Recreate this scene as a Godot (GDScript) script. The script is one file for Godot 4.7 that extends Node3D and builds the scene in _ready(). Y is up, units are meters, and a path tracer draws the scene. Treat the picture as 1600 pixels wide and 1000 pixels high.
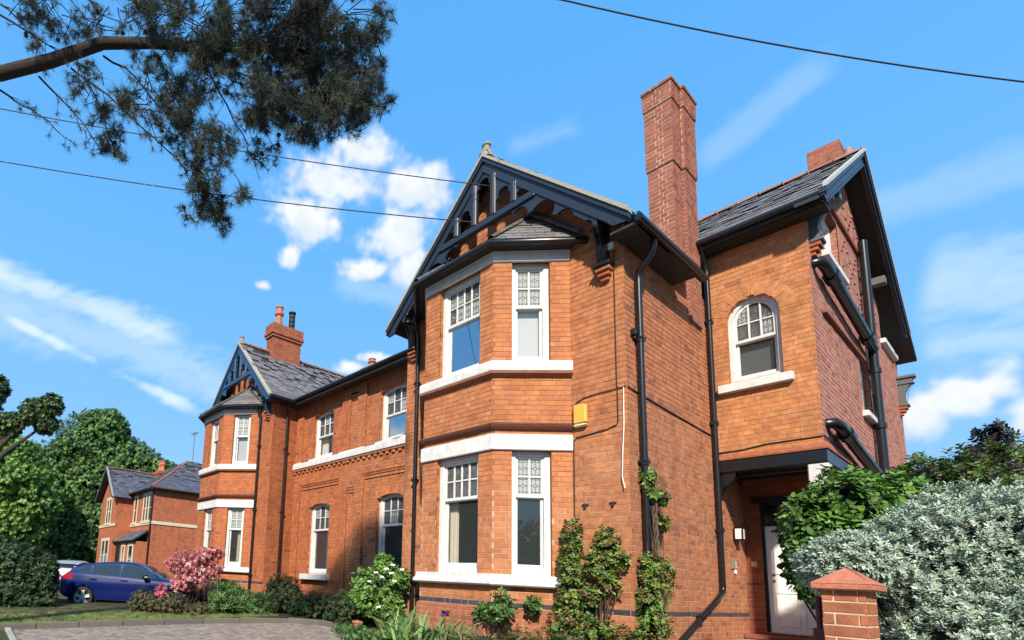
extends Node3D
# A pair of red brick Victorian houses seen from the road, under a blue sky with thin cloud.

const UP := Vector3.UP
const CRS := 0.0815          # brick course height

class MB:
	var v := PackedVector3Array()
	var n := PackedVector3Array()
	var c := PackedColorArray()
	var ix := PackedInt32Array()
	func quad(a: Vector3, b: Vector3, d: Vector3, e: Vector3, col := Color.WHITE) -> void:
		var nn := (b - a).cross(e - a)
		if nn.length_squared() < 1e-14:
			nn = (d - b).cross(e - b)
		nn = nn.normalized()
		var k := v.size()
		v.append(a); v.append(b); v.append(d); v.append(e)
		for i in 4:
			n.append(nn)
			c.append(col)
		ix.append(k); ix.append(k + 2); ix.append(k + 1)
		ix.append(k); ix.append(k + 3); ix.append(k + 2)
	func tri(a: Vector3, b: Vector3, d: Vector3, col := Color.WHITE) -> void:
		var nn := (b - a).cross(d - a).normalized()
		var k := v.size()
		v.append(a); v.append(b); v.append(d)
		for i in 3:
			n.append(nn)
			c.append(col)
		ix.append(k); ix.append(k + 2); ix.append(k + 1)
	# a box from lo to hi in the frame t, edges chamfered by b
	func box(t: Transform3D, lo: Vector3, hi: Vector3, col := Color.WHITE, b := 0.0) -> void:
		var m := (lo + hi) * 0.5
		var h := (hi - lo).abs() * 0.5
		b = minf(b, minf(h.x, minf(h.y, h.z)) * 0.8)
		for ax in 3:
			var p := (ax + 1) % 3
			var q := (ax + 2) % 3
			for s in [-1.0, 1.0]:
				var pts := []
				for w in [[-1, -1], [1, -1], [1, 1], [-1, 1]]:
					var x := Vector3()
					x[ax] = s * h[ax]
					x[p] = w[0] * (h[p] - b)
					x[q] = w[1] * (h[q] - b)
					pts.append(t * (m + x))
				if s > 0:
					quad(pts[0], pts[1], pts[2], pts[3], col)
				else:
					quad(pts[3], pts[2], pts[1], pts[0], col)
			if b > 0.0:
				for s in [-1.0, 1.0]:
					for r in [-1.0, 1.0]:
						var e := []
						for w in [[0, -1], [0, 1], [1, 1], [1, -1]]:
							var x := Vector3()
							x[ax] = w[1] * (h[ax] - b)
							x[p] = s * (h[p] if w[0] == 0 else h[p] - b)
							x[q] = r * (h[q] - b if w[0] == 0 else h[q])
							e.append(t * (m + x))
						if s * r > 0:
							quad(e[3], e[2], e[1], e[0], col)
						else:
							quad(e[0], e[1], e[2], e[3], col)
	func ring_tube(rings: Array, closed: bool, col: Color) -> void:
		# smooth skin over rings of equal point count
		var k0 := v.size()
		var m: int = rings[0].size()
		for i in rings.size():
			for j in m:
				var along: Vector3 = rings[mini(i + 1, rings.size() - 1)][j] - rings[maxi(i - 1, 0)][j]
				var round_: Vector3 = rings[i][(j + 1) % m if closed else mini(j + 1, m - 1)] - rings[i][(j - 1 + m) % m if closed else maxi(j - 1, 0)]
				v.append(rings[i][j])
				n.append(round_.cross(along).normalized())
				c.append(col)
		for i in rings.size() - 1:
			for j in (m if closed else m - 1):
				var a := k0 + i * m + j
				var b := k0 + i * m + (j + 1) % m
				ix.append(a); ix.append(a + m); ix.append(b)
				ix.append(b); ix.append(a + m); ix.append(b + m)
	func tube(pts: Array, rads, seg := 8, col := Color.WHITE, caps := true) -> void:
		var rings := []
		var side := Vector3()
		for i in pts.size():
			var dir: Vector3 = (pts[mini(i + 1, pts.size() - 1)] - pts[maxi(i - 1, 0)]).normalized()
			if i == 0:
				side = dir.cross(Vector3(0.31, 0.9, 0.21)).normalized()
			else:
				side = (side - dir * side.dot(dir)).normalized()
			var up := dir.cross(side)
			var r: float = rads[i] if rads is Array else rads
			var ring := []
			for j in seg:
				var a := TAU * j / seg
				ring.append(pts[i] + (side * cos(a) + up * sin(a)) * r)
			rings.append(ring)
		ring_tube(rings, true, col)
		if caps:
			for e in [0, rings.size() - 1]:
				for j in seg:
					var p: Vector3 = rings[e][j]
					var q: Vector3 = rings[e][(j + 1) % seg]
					if e == 0:
						tri(pts[e], q, p, col)
					else:
						tri(pts[e], p, q, col)
	# turned profile [radius, y] round the local y axis
	func lathe(t: Transform3D, prof: Array, seg := 16, col := Color.WHITE) -> void:
		for i in prof.size() - 1:
			for j in seg:
				var a := TAU * j / seg
				var b := TAU * (j + 1) / seg
				var p: Array = prof[i]
				var q: Array = prof[i + 1]
				quad(t * Vector3(p[0] * cos(b), p[1], p[0] * sin(b)), t * Vector3(p[0] * cos(a), p[1], p[0] * sin(a)), t * Vector3(q[0] * cos(a), q[1], q[0] * sin(a)), t * Vector3(q[0] * cos(b), q[1], q[0] * sin(b)), col)
	# polygon in the frame's xy plane, from depth d0 (back) to d1 (front)
	func prism(poly: PackedVector2Array, t: Transform3D, d0: float, d1: float, col := Color.WHITE, back := false) -> void:
		if Geometry2D.is_polygon_clockwise(poly):
			poly = poly.duplicate()
			poly.reverse()
		var id := Geometry2D.triangulate_polygon(poly)
		for i in range(0, id.size(), 3):
			var a := poly[id[i]]
			var b := poly[id[i + 1]]
			var d := poly[id[i + 2]]
			if (b - a).cross(d - a) < 0:
				var w := b
				b = d
				d = w
			tri(t * Vector3(a.x, a.y, d1), t * Vector3(b.x, b.y, d1), t * Vector3(d.x, d.y, d1), col)
			if back:
				tri(t * Vector3(a.x, a.y, d0), t * Vector3(d.x, d.y, d0), t * Vector3(b.x, b.y, d0), col)
		for i in poly.size():
			var a := poly[i]
			var b := poly[(i + 1) % poly.size()]
			quad(t * Vector3(a.x, a.y, d0), t * Vector3(b.x, b.y, d0), t * Vector3(b.x, b.y, d1), t * Vector3(a.x, a.y, d1), col)
	func mesh() -> ArrayMesh:
		var m := ArrayMesh.new()
		if v.is_empty():
			return m
		var a := []
		a.resize(Mesh.ARRAY_MAX)
		a[Mesh.ARRAY_VERTEX] = v
		a[Mesh.ARRAY_NORMAL] = n
		a[Mesh.ARRAY_COLOR] = c
		a[Mesh.ARRAY_INDEX] = ix
		m.add_surface_from_arrays(Mesh.PRIMITIVE_TRIANGLES, a)
		return m

var M := {}
var rng := RandomNumberGenerator.new()
var singles_left := 0
var single_meshes := {}
var taken := {}

func numbered(s: String) -> String:
	if not taken.has(s):
		taken[s] = 0
		return s
	taken[s] += 1
	return "%s_%03d" % [s, taken[s]]

func rnd(a: float, b: float) -> float:
	return rng.randf_range(a, b)

func part(par: Node, nm: String, mb: MB, mat: Material, kind := "") -> MeshInstance3D:
	var o := MeshInstance3D.new()
	o.name = nm
	o.mesh = mb.mesh()
	o.material_override = mat
	if kind != "":
		o.set_meta("kind", kind)
	par.add_child(o, true)
	return o

func thing(nm: String, label: String, cat: String, at := Vector3.ZERO, group := "") -> Node3D:
	var o := Node3D.new()
	o.name = numbered(nm)
	o.position = at
	tag(o, label, cat, group)
	add_child(o, true)
	return o

func tag(o: Node, label: String, cat := "", group := "") -> void:
	o.set_meta("label", label)
	if cat != "":
		o.set_meta("category", cat)
	if group != "":
		o.set_meta("group", group)

func structure(nm: String, label: String, mb: MB, mat: Material, kind := "structure") -> MeshInstance3D:
	var o := MeshInstance3D.new()
	o.name = numbered(nm)
	o.mesh = mb.mesh()
	o.material_override = mat
	if kind != "":
		o.set_meta("kind", kind)
	o.set_meta("label", label)
	add_child(o, true)
	return o

func frame(o: Vector3, u: Vector3) -> Transform3D:
	u = u.normalized()
	return Transform3D(Basis(u, UP, u.cross(UP)), o)

func noise_tex(freq: float, lo: float, hi: float, sd: int, size := 512, oct := 4, as_n := false, bump := 2.0) -> NoiseTexture2D:
	var f := FastNoiseLite.new()
	f.seed = sd
	f.frequency = freq
	f.fractal_octaves = oct
	var t := NoiseTexture2D.new()
	t.width = size
	t.height = size
	t.seamless = true
	t.noise = f
	if as_n:
		t.as_normal_map = true
		t.bump_strength = bump
	else:
		var g := Gradient.new()
		g.set_color(0, Color(lo, lo, lo))
		g.set_color(1, Color(hi, hi, hi))
		t.color_ramp = g
	return t

func lin(r: float, g: float, b: float) -> Color:
	return Color(r, g, b).linear_to_srgb()

func mat(nm: String, col: Color, rough: float, opts := {}) -> StandardMaterial3D:
	var m := StandardMaterial3D.new()
	m.resource_name = nm
	m.albedo_color = col
	m.roughness = rough
	m.vertex_color_use_as_albedo = opts.get("vc", true)
	m.metallic_specular = opts.get("spec", 0.5)
	m.metallic = opts.get("metal", 0.0)
	if opts.has("tex"):
		m.albedo_texture = opts.tex
		m.uv1_triplanar = true
		m.uv1_world_triplanar = true
		m.uv1_scale = Vector3.ONE * opts.get("scale", 1.0)
	if opts.has("bump"):
		m.heightmap_enabled = true
		m.heightmap_texture = opts.bump
		m.heightmap_scale = opts.get("bump_scale", 0.3)
		m.uv1_triplanar = true
		m.uv1_world_triplanar = true
		m.uv1_scale = Vector3.ONE * opts.get("scale", 1.0)
	if opts.has("back"):
		m.backlight_enabled = true
		m.backlight = opts.back
	if opts.has("wear"):
		m.detail_enabled = true
		m.detail_blend_mode = BaseMaterial3D.BLEND_MODE_MUL
		m.detail_albedo = opts.wear
		m.detail_uv_layer = BaseMaterial3D.DETAIL_UV_2
		m.uv2_triplanar = true
		m.uv2_world_triplanar = true
		m.uv2_scale = opts.get("wear_scale", Vector3(0.35, 0.16, 0.35))
	if opts.has("coat"):
		m.clearcoat_enabled = true
		m.clearcoat = opts.coat
		m.clearcoat_roughness = 0.04
	M[nm] = m
	return m

func pane_mat(nm: String, col: Color, alpha: float) -> void:
	var m := StandardMaterial3D.new()
	m.resource_name = nm
	m.transparency = BaseMaterial3D.TRANSPARENCY_ALPHA
	m.albedo_color = Color(col.r, col.g, col.b, alpha)
	m.roughness = 0.0
	m.metallic_specular = 0.5
	M[nm] = m

func materials() -> void:
	var grain := noise_tex(0.02, 0.8, 1.0, 3, 512, 6)
	var fine := noise_tex(0.06, 0.75, 1.0, 5, 512, 5)
	var rough := noise_tex(0.09, 0.0, 1.0, 9, 512, 5)
	var streak := noise_tex(0.012, 0.88, 1.08, 77, 512, 6)
	mat("brick", Color.WHITE, 0.86, {"wear": streak, "tex": grain, "scale": 0.7, "bump": rough, "bump_scale": 0.25, "spec": 0.35})
	mat("mortar", Color.WHITE, 0.95, {"tex": grain, "scale": 0.5, "spec": 0.2})
	mat("white", lin(0.66, 0.66, 0.645), 0.45, {"wear": noise_tex(0.02, 0.92, 1.03, 78, 512, 6), "wear_scale": Vector3(0.8, 0.3, 0.8), "tex": noise_tex(0.015, 0.93, 1.0, 12, 512, 5), "scale": 0.6})
	mat("door_white", lin(0.78, 0.78, 0.77), 0.4)
	mat("cream", lin(0.72, 0.63, 0.46), 0.5, {"tex": fine, "scale": 0.6})
	mat("black", lin(0.012, 0.012, 0.014), 0.28, {"tex": fine, "scale": 1.0})
	mat("soot", lin(0.02, 0.02, 0.021), 0.7, {"tex": fine, "scale": 1.0})
	mat("navy", lin(0.022, 0.031, 0.052), 0.42, {"tex": fine, "scale": 1.2})
	mat("blue", lin(0.022, 0.075, 0.16), 0.42, {"tex": fine, "scale": 1.2})
	mat("slate", Color.WHITE, 0.58, {"tex": noise_tex(0.03, 0.6, 1.0, 22, 512, 5), "scale": 1.1, "bump": rough, "bump_scale": 0.3})
	mat("stone", Color.WHITE, 0.9, {"tex": fine, "scale": 0.9, "bump": rough, "bump_scale": 0.5})
	mat("terracotta", lin(0.5, 0.17, 0.095), 0.8, {"tex": grain, "scale": 1.3, "bump": rough, "bump_scale": 0.3})
	mat("lead", lin(0.10, 0.10, 0.105), 0.6)
	mat("came", lin(0.06, 0.06, 0.062), 0.6)
	mat("bark", Color.WHITE, 0.95, {"tex": noise_tex(0.05, 0.4, 1.0, 31, 512, 6), "scale": 2.0, "bump": rough, "bump_scale": 2.0})
	mat("leaf", Color.WHITE, 0.5, {"back": Color(0.5, 0.6, 0.25), "spec": 0.4})
	mat("leaf_matt", Color.WHITE, 0.85, {"back": Color(0.35, 0.4, 0.3), "spec": 0.2})
	mat("petal", Color.WHITE, 0.8, {"back": Color(0.5, 0.4, 0.4)})
	mat("soil", Color.WHITE, 1.0, {"tex": noise_tex(0.05, 0.45, 1.0, 41, 512, 6), "scale": 1.5, "bump": rough, "bump_scale": 3.0})
	mat("paver", Color.WHITE, 0.92, {"tex": grain, "scale": 1.1, "bump": rough, "bump_scale": 0.4})
	mat("cloth", Color.WHITE, 0.95, {"back": Color(0.5, 0.5, 0.45)})
	mat("room", lin(0.30, 0.26, 0.22), 0.9)
	mat("plastic", Color.WHITE, 0.45)
	mat("rubber", lin(0.015, 0.015, 0.015), 0.8)
	mat("alloy", lin(0.6, 0.61, 0.62), 0.35, {"metal": 0.25})
	mat("metal", lin(0.3, 0.3, 0.3), 0.35, {"metal": 0.9})
	mat("car_paint", lin(0.003, 0.010, 0.085), 0.4, {"coat": 0.6, "spec": 0.3})
	mat("car_silver", lin(0.55, 0.56, 0.58), 0.35, {"coat": 1.0, "metal": 0.3})
	mat("car_glass", lin(0.02, 0.03, 0.035), 0.03, {"spec": 0.9})
	mat("red_lens", lin(0.28, 0.012, 0.015), 0.12)
	mat("lens", lin(0.6, 0.62, 0.65), 0.08, {"metal": 0.4})
	pane_mat("pane", Color(0.5, 0.55, 0.55), 0.06)
	var mir := mat("coated", lin(0.44, 0.47, 0.5), 0.03, {"metal": 1.0})
	mir.vertex_color_use_as_albedo = false
	mat("pebbled", lin(0.33, 0.36, 0.36), 0.25, {"bump": rough, "bump_scale": 0.5, "scale": 6.0, "spec": 0.6})
	mat("pebbled_dark", lin(0.05, 0.055, 0.055), 0.15, {"bump": rough, "bump_scale": 0.4, "scale": 6.0, "spec": 0.7})

# ---------------------------------------------------------------- brick walls
const BRICK := Color(0.52, 0.205, 0.092)
const TONES := [[1.0, 1.0, 1.0], [1.05, 1.05, 1.0], [0.95, 0.95, 0.98], [1.0, 1.08, 1.12], [0.88, 0.86, 0.9], [1.03, 0.97, 0.9], [0.66, 0.66, 0.8]]

func cut(iv: Array, a: float, b: float) -> Array:
	var r := []
	for s in iv:
		if b <= s[0] or a >= s[1]:
			r.append(s)
			continue
		if a > s[0]:
			r.append([s[0], a])
		if b < s[1]:
			r.append([b, s[1]])
	return r

func hole_span(h: Array, y: float) -> Array:
	# h = [u0, u1, y0, y1, rise]: rectangle to y1 with an arch of that rise on top
	if y < h[2] or y > h[3] + h[4]:
		return []
	if y <= h[3]:
		return [h[0], h[1]]
	var k: float = sqrt(maxf(0.0, 1.0 - pow((y - h[3]) / h[4], 2.0)))
	if h[4] < 0.2:
		k = sqrt(maxf(0.0, 1.0 - (y - h[3]) / h[4]))
	var m: float = (h[0] + h[1]) * 0.5
	return [m - (h[1] - h[0]) * 0.5 * k, m + (h[1] - h[0]) * 0.5 * k]

func spans(y: float, u0: float, u1: float, holes: Array, o: Dictionary) -> Array:
	var iv := [[u0, u1]]
	if o.has("gable"):       # [u of apex, y of apex, rise per metre]
		var g: Array = o.gable
		var w: float = (g[1] - y) / g[2]
		if w <= 0.0:
			return []
		iv = [[maxf(u0, g[0] - w), minf(u1, g[0] + w)]]
		if iv[0][0] >= iv[0][1]:
			return []
	for h in holes:
		var s := hole_span(h, y)
		if s.size():
			iv = cut(iv, s[0], s[1])
	return iv

func brick_col(o: Dictionary, header: bool) -> Color:
	var base: Color = o.get("tone", BRICK)
	var t: Array = TONES[rng.randi() % 6]
	if rng.randf() < o.get("dark", 0.03) + (o.get("hdark", 0.08) if header else 0.0):
		t = TONES[6] if rng.randf() < 0.5 else TONES[4]
	var k := rnd(0.93, 1.07)
	return Color(base.r * t[0] * k, base.g * t[1] * k, base.b * t[2] * k)

func one_brick(mb: MB, t: Transform3D, u: float, y: float, l: float, h: float, d: float, col: Color) -> void:
	var e := minf(0.0018, l * 0.2)
	var b := -0.014
	var p := [Vector3(u + e, y + e, d), Vector3(u + l - e, y + e, d), Vector3(u + l - e, y + h - e, d), Vector3(u + e, y + h - e, d)]
	var q := [Vector3(u, y, d - e), Vector3(u + l, y, d - e), Vector3(u + l, y + h, d - e), Vector3(u, y + h, d - e)]
	var r := [Vector3(u, y, b), Vector3(u + l, y, b), Vector3(u + l, y + h, b), Vector3(u, y + h, b)]
	mb.quad(t * p[0], t * p[1], t * p[2], t * p[3], col)
	for i in 4:
		var j := (i + 1) % 4
		mb.quad(t * q[i], t * q[j], t * p[j], t * p[i], col)
		mb.quad(t * r[i], t * r[j], t * q[j], t * q[i], col)

func single_brick(par: Node, t: Transform3D, u: float, y: float, l: float, h: float, d: float, col: Color, o: Dictionary) -> void:
	var tone := rng.randi() % 7
	l = roundf(l * 100.0) / 100.0
	var key := "%d_%d_%s" % [roundi(l * 100.0), tone, o.get("set", "")]
	if not single_meshes.has(key):
		var mb := MB.new()
		one_brick(mb, Transform3D(), -l / 2, -h / 2, l, h, 0.0, col)
		single_meshes[key] = mb.mesh()
	var b := MeshInstance3D.new()
	b.name = "brick"
	b.mesh = single_meshes[key]
	b.material_override = M.brick
	b.transform = Transform3D(t.basis, t * Vector3(u + l / 2, y + h / 2, d))
	par.add_child(b, true)
	singles_left -= 1

# a brick wall in the frame t: face at depth 0, inside at depth -thick
func brick_wall(par: Node, t: Transform3D, u0: float, u1: float, y0: float, y1: float, holes := [], o := {}) -> MeshInstance3D:
	var core := MB.new()
	var face := MB.new()
	var jobs := []
	var thick: float = o.get("thick", 0.26)
	var lo := floori(y0 / CRS + 0.01)
	var hi := ceili(y1 / CRS - 0.01)
	var joint: float = o.get("joint", 0.008)
	var low_m: Color = o.get("mortar_low", Color(0.55, 0.38, 0.28))
	var high_m: Color = o.get("mortar", Color(0.39, 0.145, 0.066))
	var my: float = o.get("mortar_y", 3.3)
	var sing: Array = o.get("singles", [])          # [u0, u1, y0, y1] of bricks that are parts of their own
	var cx := (u0 + u1) * 0.5
	for k in range(lo, hi):
		var ya := maxf(k * CRS, y0)
		var yb := minf((k + 1) * CRS, y1)
		if yb - ya < 0.012:
			continue
		var ym := (ya + yb) * 0.5
		var iv := spans(ym, u0, u1, holes, o)
		var wob := my + sin(k * 1.7) * 0.25
		var mc := low_m if ym < wob else high_m
		for s in iv:
			core.quad(t * Vector3(s[0], ya, -0.004), t * Vector3(s[1], ya, -0.004), t * Vector3(s[1], yb, -0.004), t * Vector3(s[0], yb, -0.004), mc)
			if thick > 0.0:
				core.quad(t * Vector3(s[1], ya, -thick), t * Vector3(s[0], ya, -thick), t * Vector3(s[0], yb, -thick), t * Vector3(s[1], yb, -thick), Color(0.30, 0.27, 0.24))
		# bricks of the course: three stretcher courses, then headers mixed in
		var headers: bool = posmod(k, o.get("bond", 4)) == 0
		var u := u0 - (0.116 if posmod(k, 2) == 0 else 0.0) - (0.058 if headers else 0.0)
		if o.has("start"):
			u += o.start
		var band: Color = Color(-1, 0, 0)
		for bd in o.get("bands", []):
			if ym > bd[0] and ym < bd[1]:
				band = bd[2]
		var alt := 0
		while u < u1:
			var isheader: bool = headers and (alt % 2 == 0 or not o.get("flemish", true))
			alt += 1
			var w := 0.118 if isheader else 0.235
			for s in iv:
				var a := maxf(u, s[0])
				var b := minf(u + w, s[1])
				if b - a < 0.03:
					continue
				var col := brick_col(o, isheader)
				var plain := band.r < 0.0
				for so in o.get("soot", []):       # old smoke and damp stains
					var inside := minf(minf(a - so[0], so[1] - a) * 1.6, minf(ym - so[2], so[3] - ym) * 1.6)
					if inside > -0.25:
						var kk := clampf(inside + rnd(-0.25, 0.35), 0.0, 1.0)
						col = col.lerp(Color(0.115, 0.068, 0.052) * rnd(0.7, 1.3), kk * so[4])
						plain = plain and kk < 0.05
				if not plain:
					col = band * rnd(0.85, 1.15)
				var au := a + (joint * 0.5 if a > s[0] + 0.001 else 0.0)
				var bu := b - (joint * 0.5 if b < s[1] - 0.001 else 0.0)
				jobs.append([au, ya + joint * 0.5, bu - au, yb - ya - joint, rnd(-0.0015, 0.002), col, plain])
			u += w
	# jambs, heads and cills of the openings
	for h in holes:
		if h.size() > 5:
			continue
		var k0 := floori(h[2] / CRS)
		var k1 := ceili((h[3] + h[4]) / CRS)
		var dep: float = o.get("reveal", thick)
		for k in range(k0, k1):
			var ya := maxf(k * CRS, h[2])
			var yb := minf((k + 1) * CRS, h[3] + h[4])
			if yb <= ya:
				continue
			var sa := hole_span(h, ya)
			var sb := hole_span(h, yb)
			if sa.is_empty() or sb.is_empty():
				continue
			var j := minf(0.008, (yb - ya) * 0.2)
			var c1 := brick_col(o, k % 2 == 0)
			var y2 := ya + j
			core.quad(t * Vector3(sa[0], y2, 0), t * Vector3(sb[0], yb, 0), t * Vector3(sb[0], yb, -dep), t * Vector3(sa[0], y2, -dep), c1)
			core.quad(t * Vector3(sa[1], y2, -dep), t * Vector3(sb[1], yb, -dep), t * Vector3(sb[1], yb, 0), t * Vector3(sa[1], y2, 0), brick_col(o, k % 2 == 0))
			core.quad(t * Vector3(sa[0] - 0.004, ya, 0), t * Vector3(sa[0] - 0.004, y2, 0), t * Vector3(sa[0] - 0.004, y2, -dep), t * Vector3(sa[0] - 0.004, ya, -dep), low_m)
			core.quad(t * Vector3(sa[1] + 0.004, ya, -dep), t * Vector3(sa[1] + 0.004, y2, -dep), t * Vector3(sa[1] + 0.004, y2, 0), t * Vector3(sa[1] + 0.004, ya, 0), low_m)
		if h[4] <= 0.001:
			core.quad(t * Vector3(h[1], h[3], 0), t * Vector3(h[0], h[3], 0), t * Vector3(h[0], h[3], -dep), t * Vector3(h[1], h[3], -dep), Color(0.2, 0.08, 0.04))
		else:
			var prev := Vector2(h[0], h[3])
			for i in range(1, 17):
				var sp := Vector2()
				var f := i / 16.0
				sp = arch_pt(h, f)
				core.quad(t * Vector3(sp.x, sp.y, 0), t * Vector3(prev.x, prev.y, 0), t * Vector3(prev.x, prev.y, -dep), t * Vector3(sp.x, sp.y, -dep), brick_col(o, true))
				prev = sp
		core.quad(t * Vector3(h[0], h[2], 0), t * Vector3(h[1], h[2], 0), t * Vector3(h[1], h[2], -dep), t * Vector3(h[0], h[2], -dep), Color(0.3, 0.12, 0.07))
	var wall := part(par, o.get("name", "wall"), core, M.mortar)
	var mine := []
	if sing.size() and singles_left > 0:
		for j in jobs:
			for s in sing:
				if j[0] >= s[0] - 0.01 and j[0] + j[2] <= s[1] + 0.01 and j[1] >= s[2] and j[1] + j[3] <= s[3] + 0.02 and j[3] > 0.06 and j[2] > 0.09 and j[6] and singles_left > 0:
					single_brick(wall, t, j[0], j[1], j[2], j[3], j[4], j[5], o)
					j[2] = -1.0
					break
	for j in jobs:
		if j[2] > 0.0:
			one_brick(face, t, j[0], j[1], j[2], j[3], j[4], j[5])
	# arches of bricks on edge
	for h in holes:
		if h[4] > 0.001 and h.size() <= 5:
			arch_bricks(face, t, h, o)
	part(wall, "brickwork", face, M.brick, "stuff")
	return wall

func arch_pt(h: Array, f: float) -> Vector2:
	# f from 0 (left springing) to 1 (right springing)
	var m: float = (h[0] + h[1]) * 0.5
	var w: float = (h[1] - h[0]) * 0.5
	if h[4] < 0.2:
		var x := f * 2.0 - 1.0
		return Vector2(m + w * x, h[3] + h[4] * (1.0 - x * x))
	var a := PI * (1.0 - f)
	return Vector2(m + w * cos(a), h[3] + h[4] * sin(a))

func arch_bricks(mb: MB, t: Transform3D, h: Array, o: Dictionary) -> void:
	var steps := roundi((h[1] - h[0]) * (1.35 if h[4] > 0.2 else 1.0) / 0.082)
	var deep: float = o.get("arch", 0.225)
	for i in steps:
		var f0 := (i + 0.05) / steps
		var f1 := (i + 0.95) / steps
		var p := arch_pt(h, f0)
		var q := arch_pt(h, f1)
		var m := Vector2((h[0] + h[1]) * 0.5, h[3] - (0.0 if h[4] > 0.2 else (h[1] - h[0]) * 0.9))
		var a := p + (p - m).normalized() * deep
		var b := q + (q - m).normalized() * deep
		var col := brick_col(o, false)
		mb.prism(PackedVector2Array([p, q, b, a]), t, -0.01, 0.004, col)

# moulded course: a run of rectangular section along u at height y0..y1, proud by d
func course(par: Node, nm: String, t: Transform3D, u0: float, u1: float, y0: float, y1: float, d: float, m: Material, col := Color.WHITE, bev := 0.008) -> void:
	var mb := MB.new()
	mb.box(t, Vector3(u0, y0, -0.03), Vector3(u1, y1, d), col, bev)
	part(par, nm, mb, m)

# the same section carried round the corners of a plan polyline (x, z pairs, outside on the right-hand normal)
func plan_course(par: Node, nm: String, plan: Array, prof: Array, m: Material, col := Color.WHITE) -> MeshInstance3D:
	# prof: [out, y] pairs from the bottom round to the top
	var mb := MB.new()
	var offs := []
	for i in plan.size():
		var p: Vector2 = plan[i]
		var d0: Vector2 = (p - plan[maxi(i - 1, 0)]).normalized() if i > 0 else (plan[1] - p).normalized()
		var d1: Vector2 = (plan[mini(i + 1, plan.size() - 1)] - p).normalized() if i < plan.size() - 1 else d0
		var n0 := Vector2(-d0.y, d0.x)
		var n1 := Vector2(-d1.y, d1.x)
		var nn := (n0 + n1).normalized()
		nn /= maxf(0.3, nn.dot(n0))
		offs.append(nn)
	for i in plan.size() - 1:
		for k in prof.size() - 1:
			var a: Array = prof[k]
			var b: Array = prof[k + 1]
			var p0: Vector2 = plan[i] + offs[i] * a[0]
			var p1: Vector2 = plan[i + 1] + offs[i + 1] * a[0]
			var q0: Vector2 = plan[i] + offs[i] * b[0]
			var q1: Vector2 = plan[i + 1] + offs[i + 1] * b[0]
			mb.quad(Vector3(p0.x, a[1], p0.y), Vector3(p1.x, a[1], p1.y), Vector3(q1.x, b[1], q1.y), Vector3(q0.x, b[1], q0.y), col)
	for e in [0, plan.size() - 1]:
		var pts := []
		for a in prof:
			var p: Vector2 = plan[e] + offs[e] * a[0]
			pts.append(Vector3(p.x, a[1], p.y))
		for k in range(1, pts.size() - 1):
			if e == 0:
				mb.tri(pts[0], pts[k], pts[k + 1], col)
			else:
				mb.tri(pts[0], pts[k + 1], pts[k], col)
	return part(par, nm, mb, m)

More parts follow.
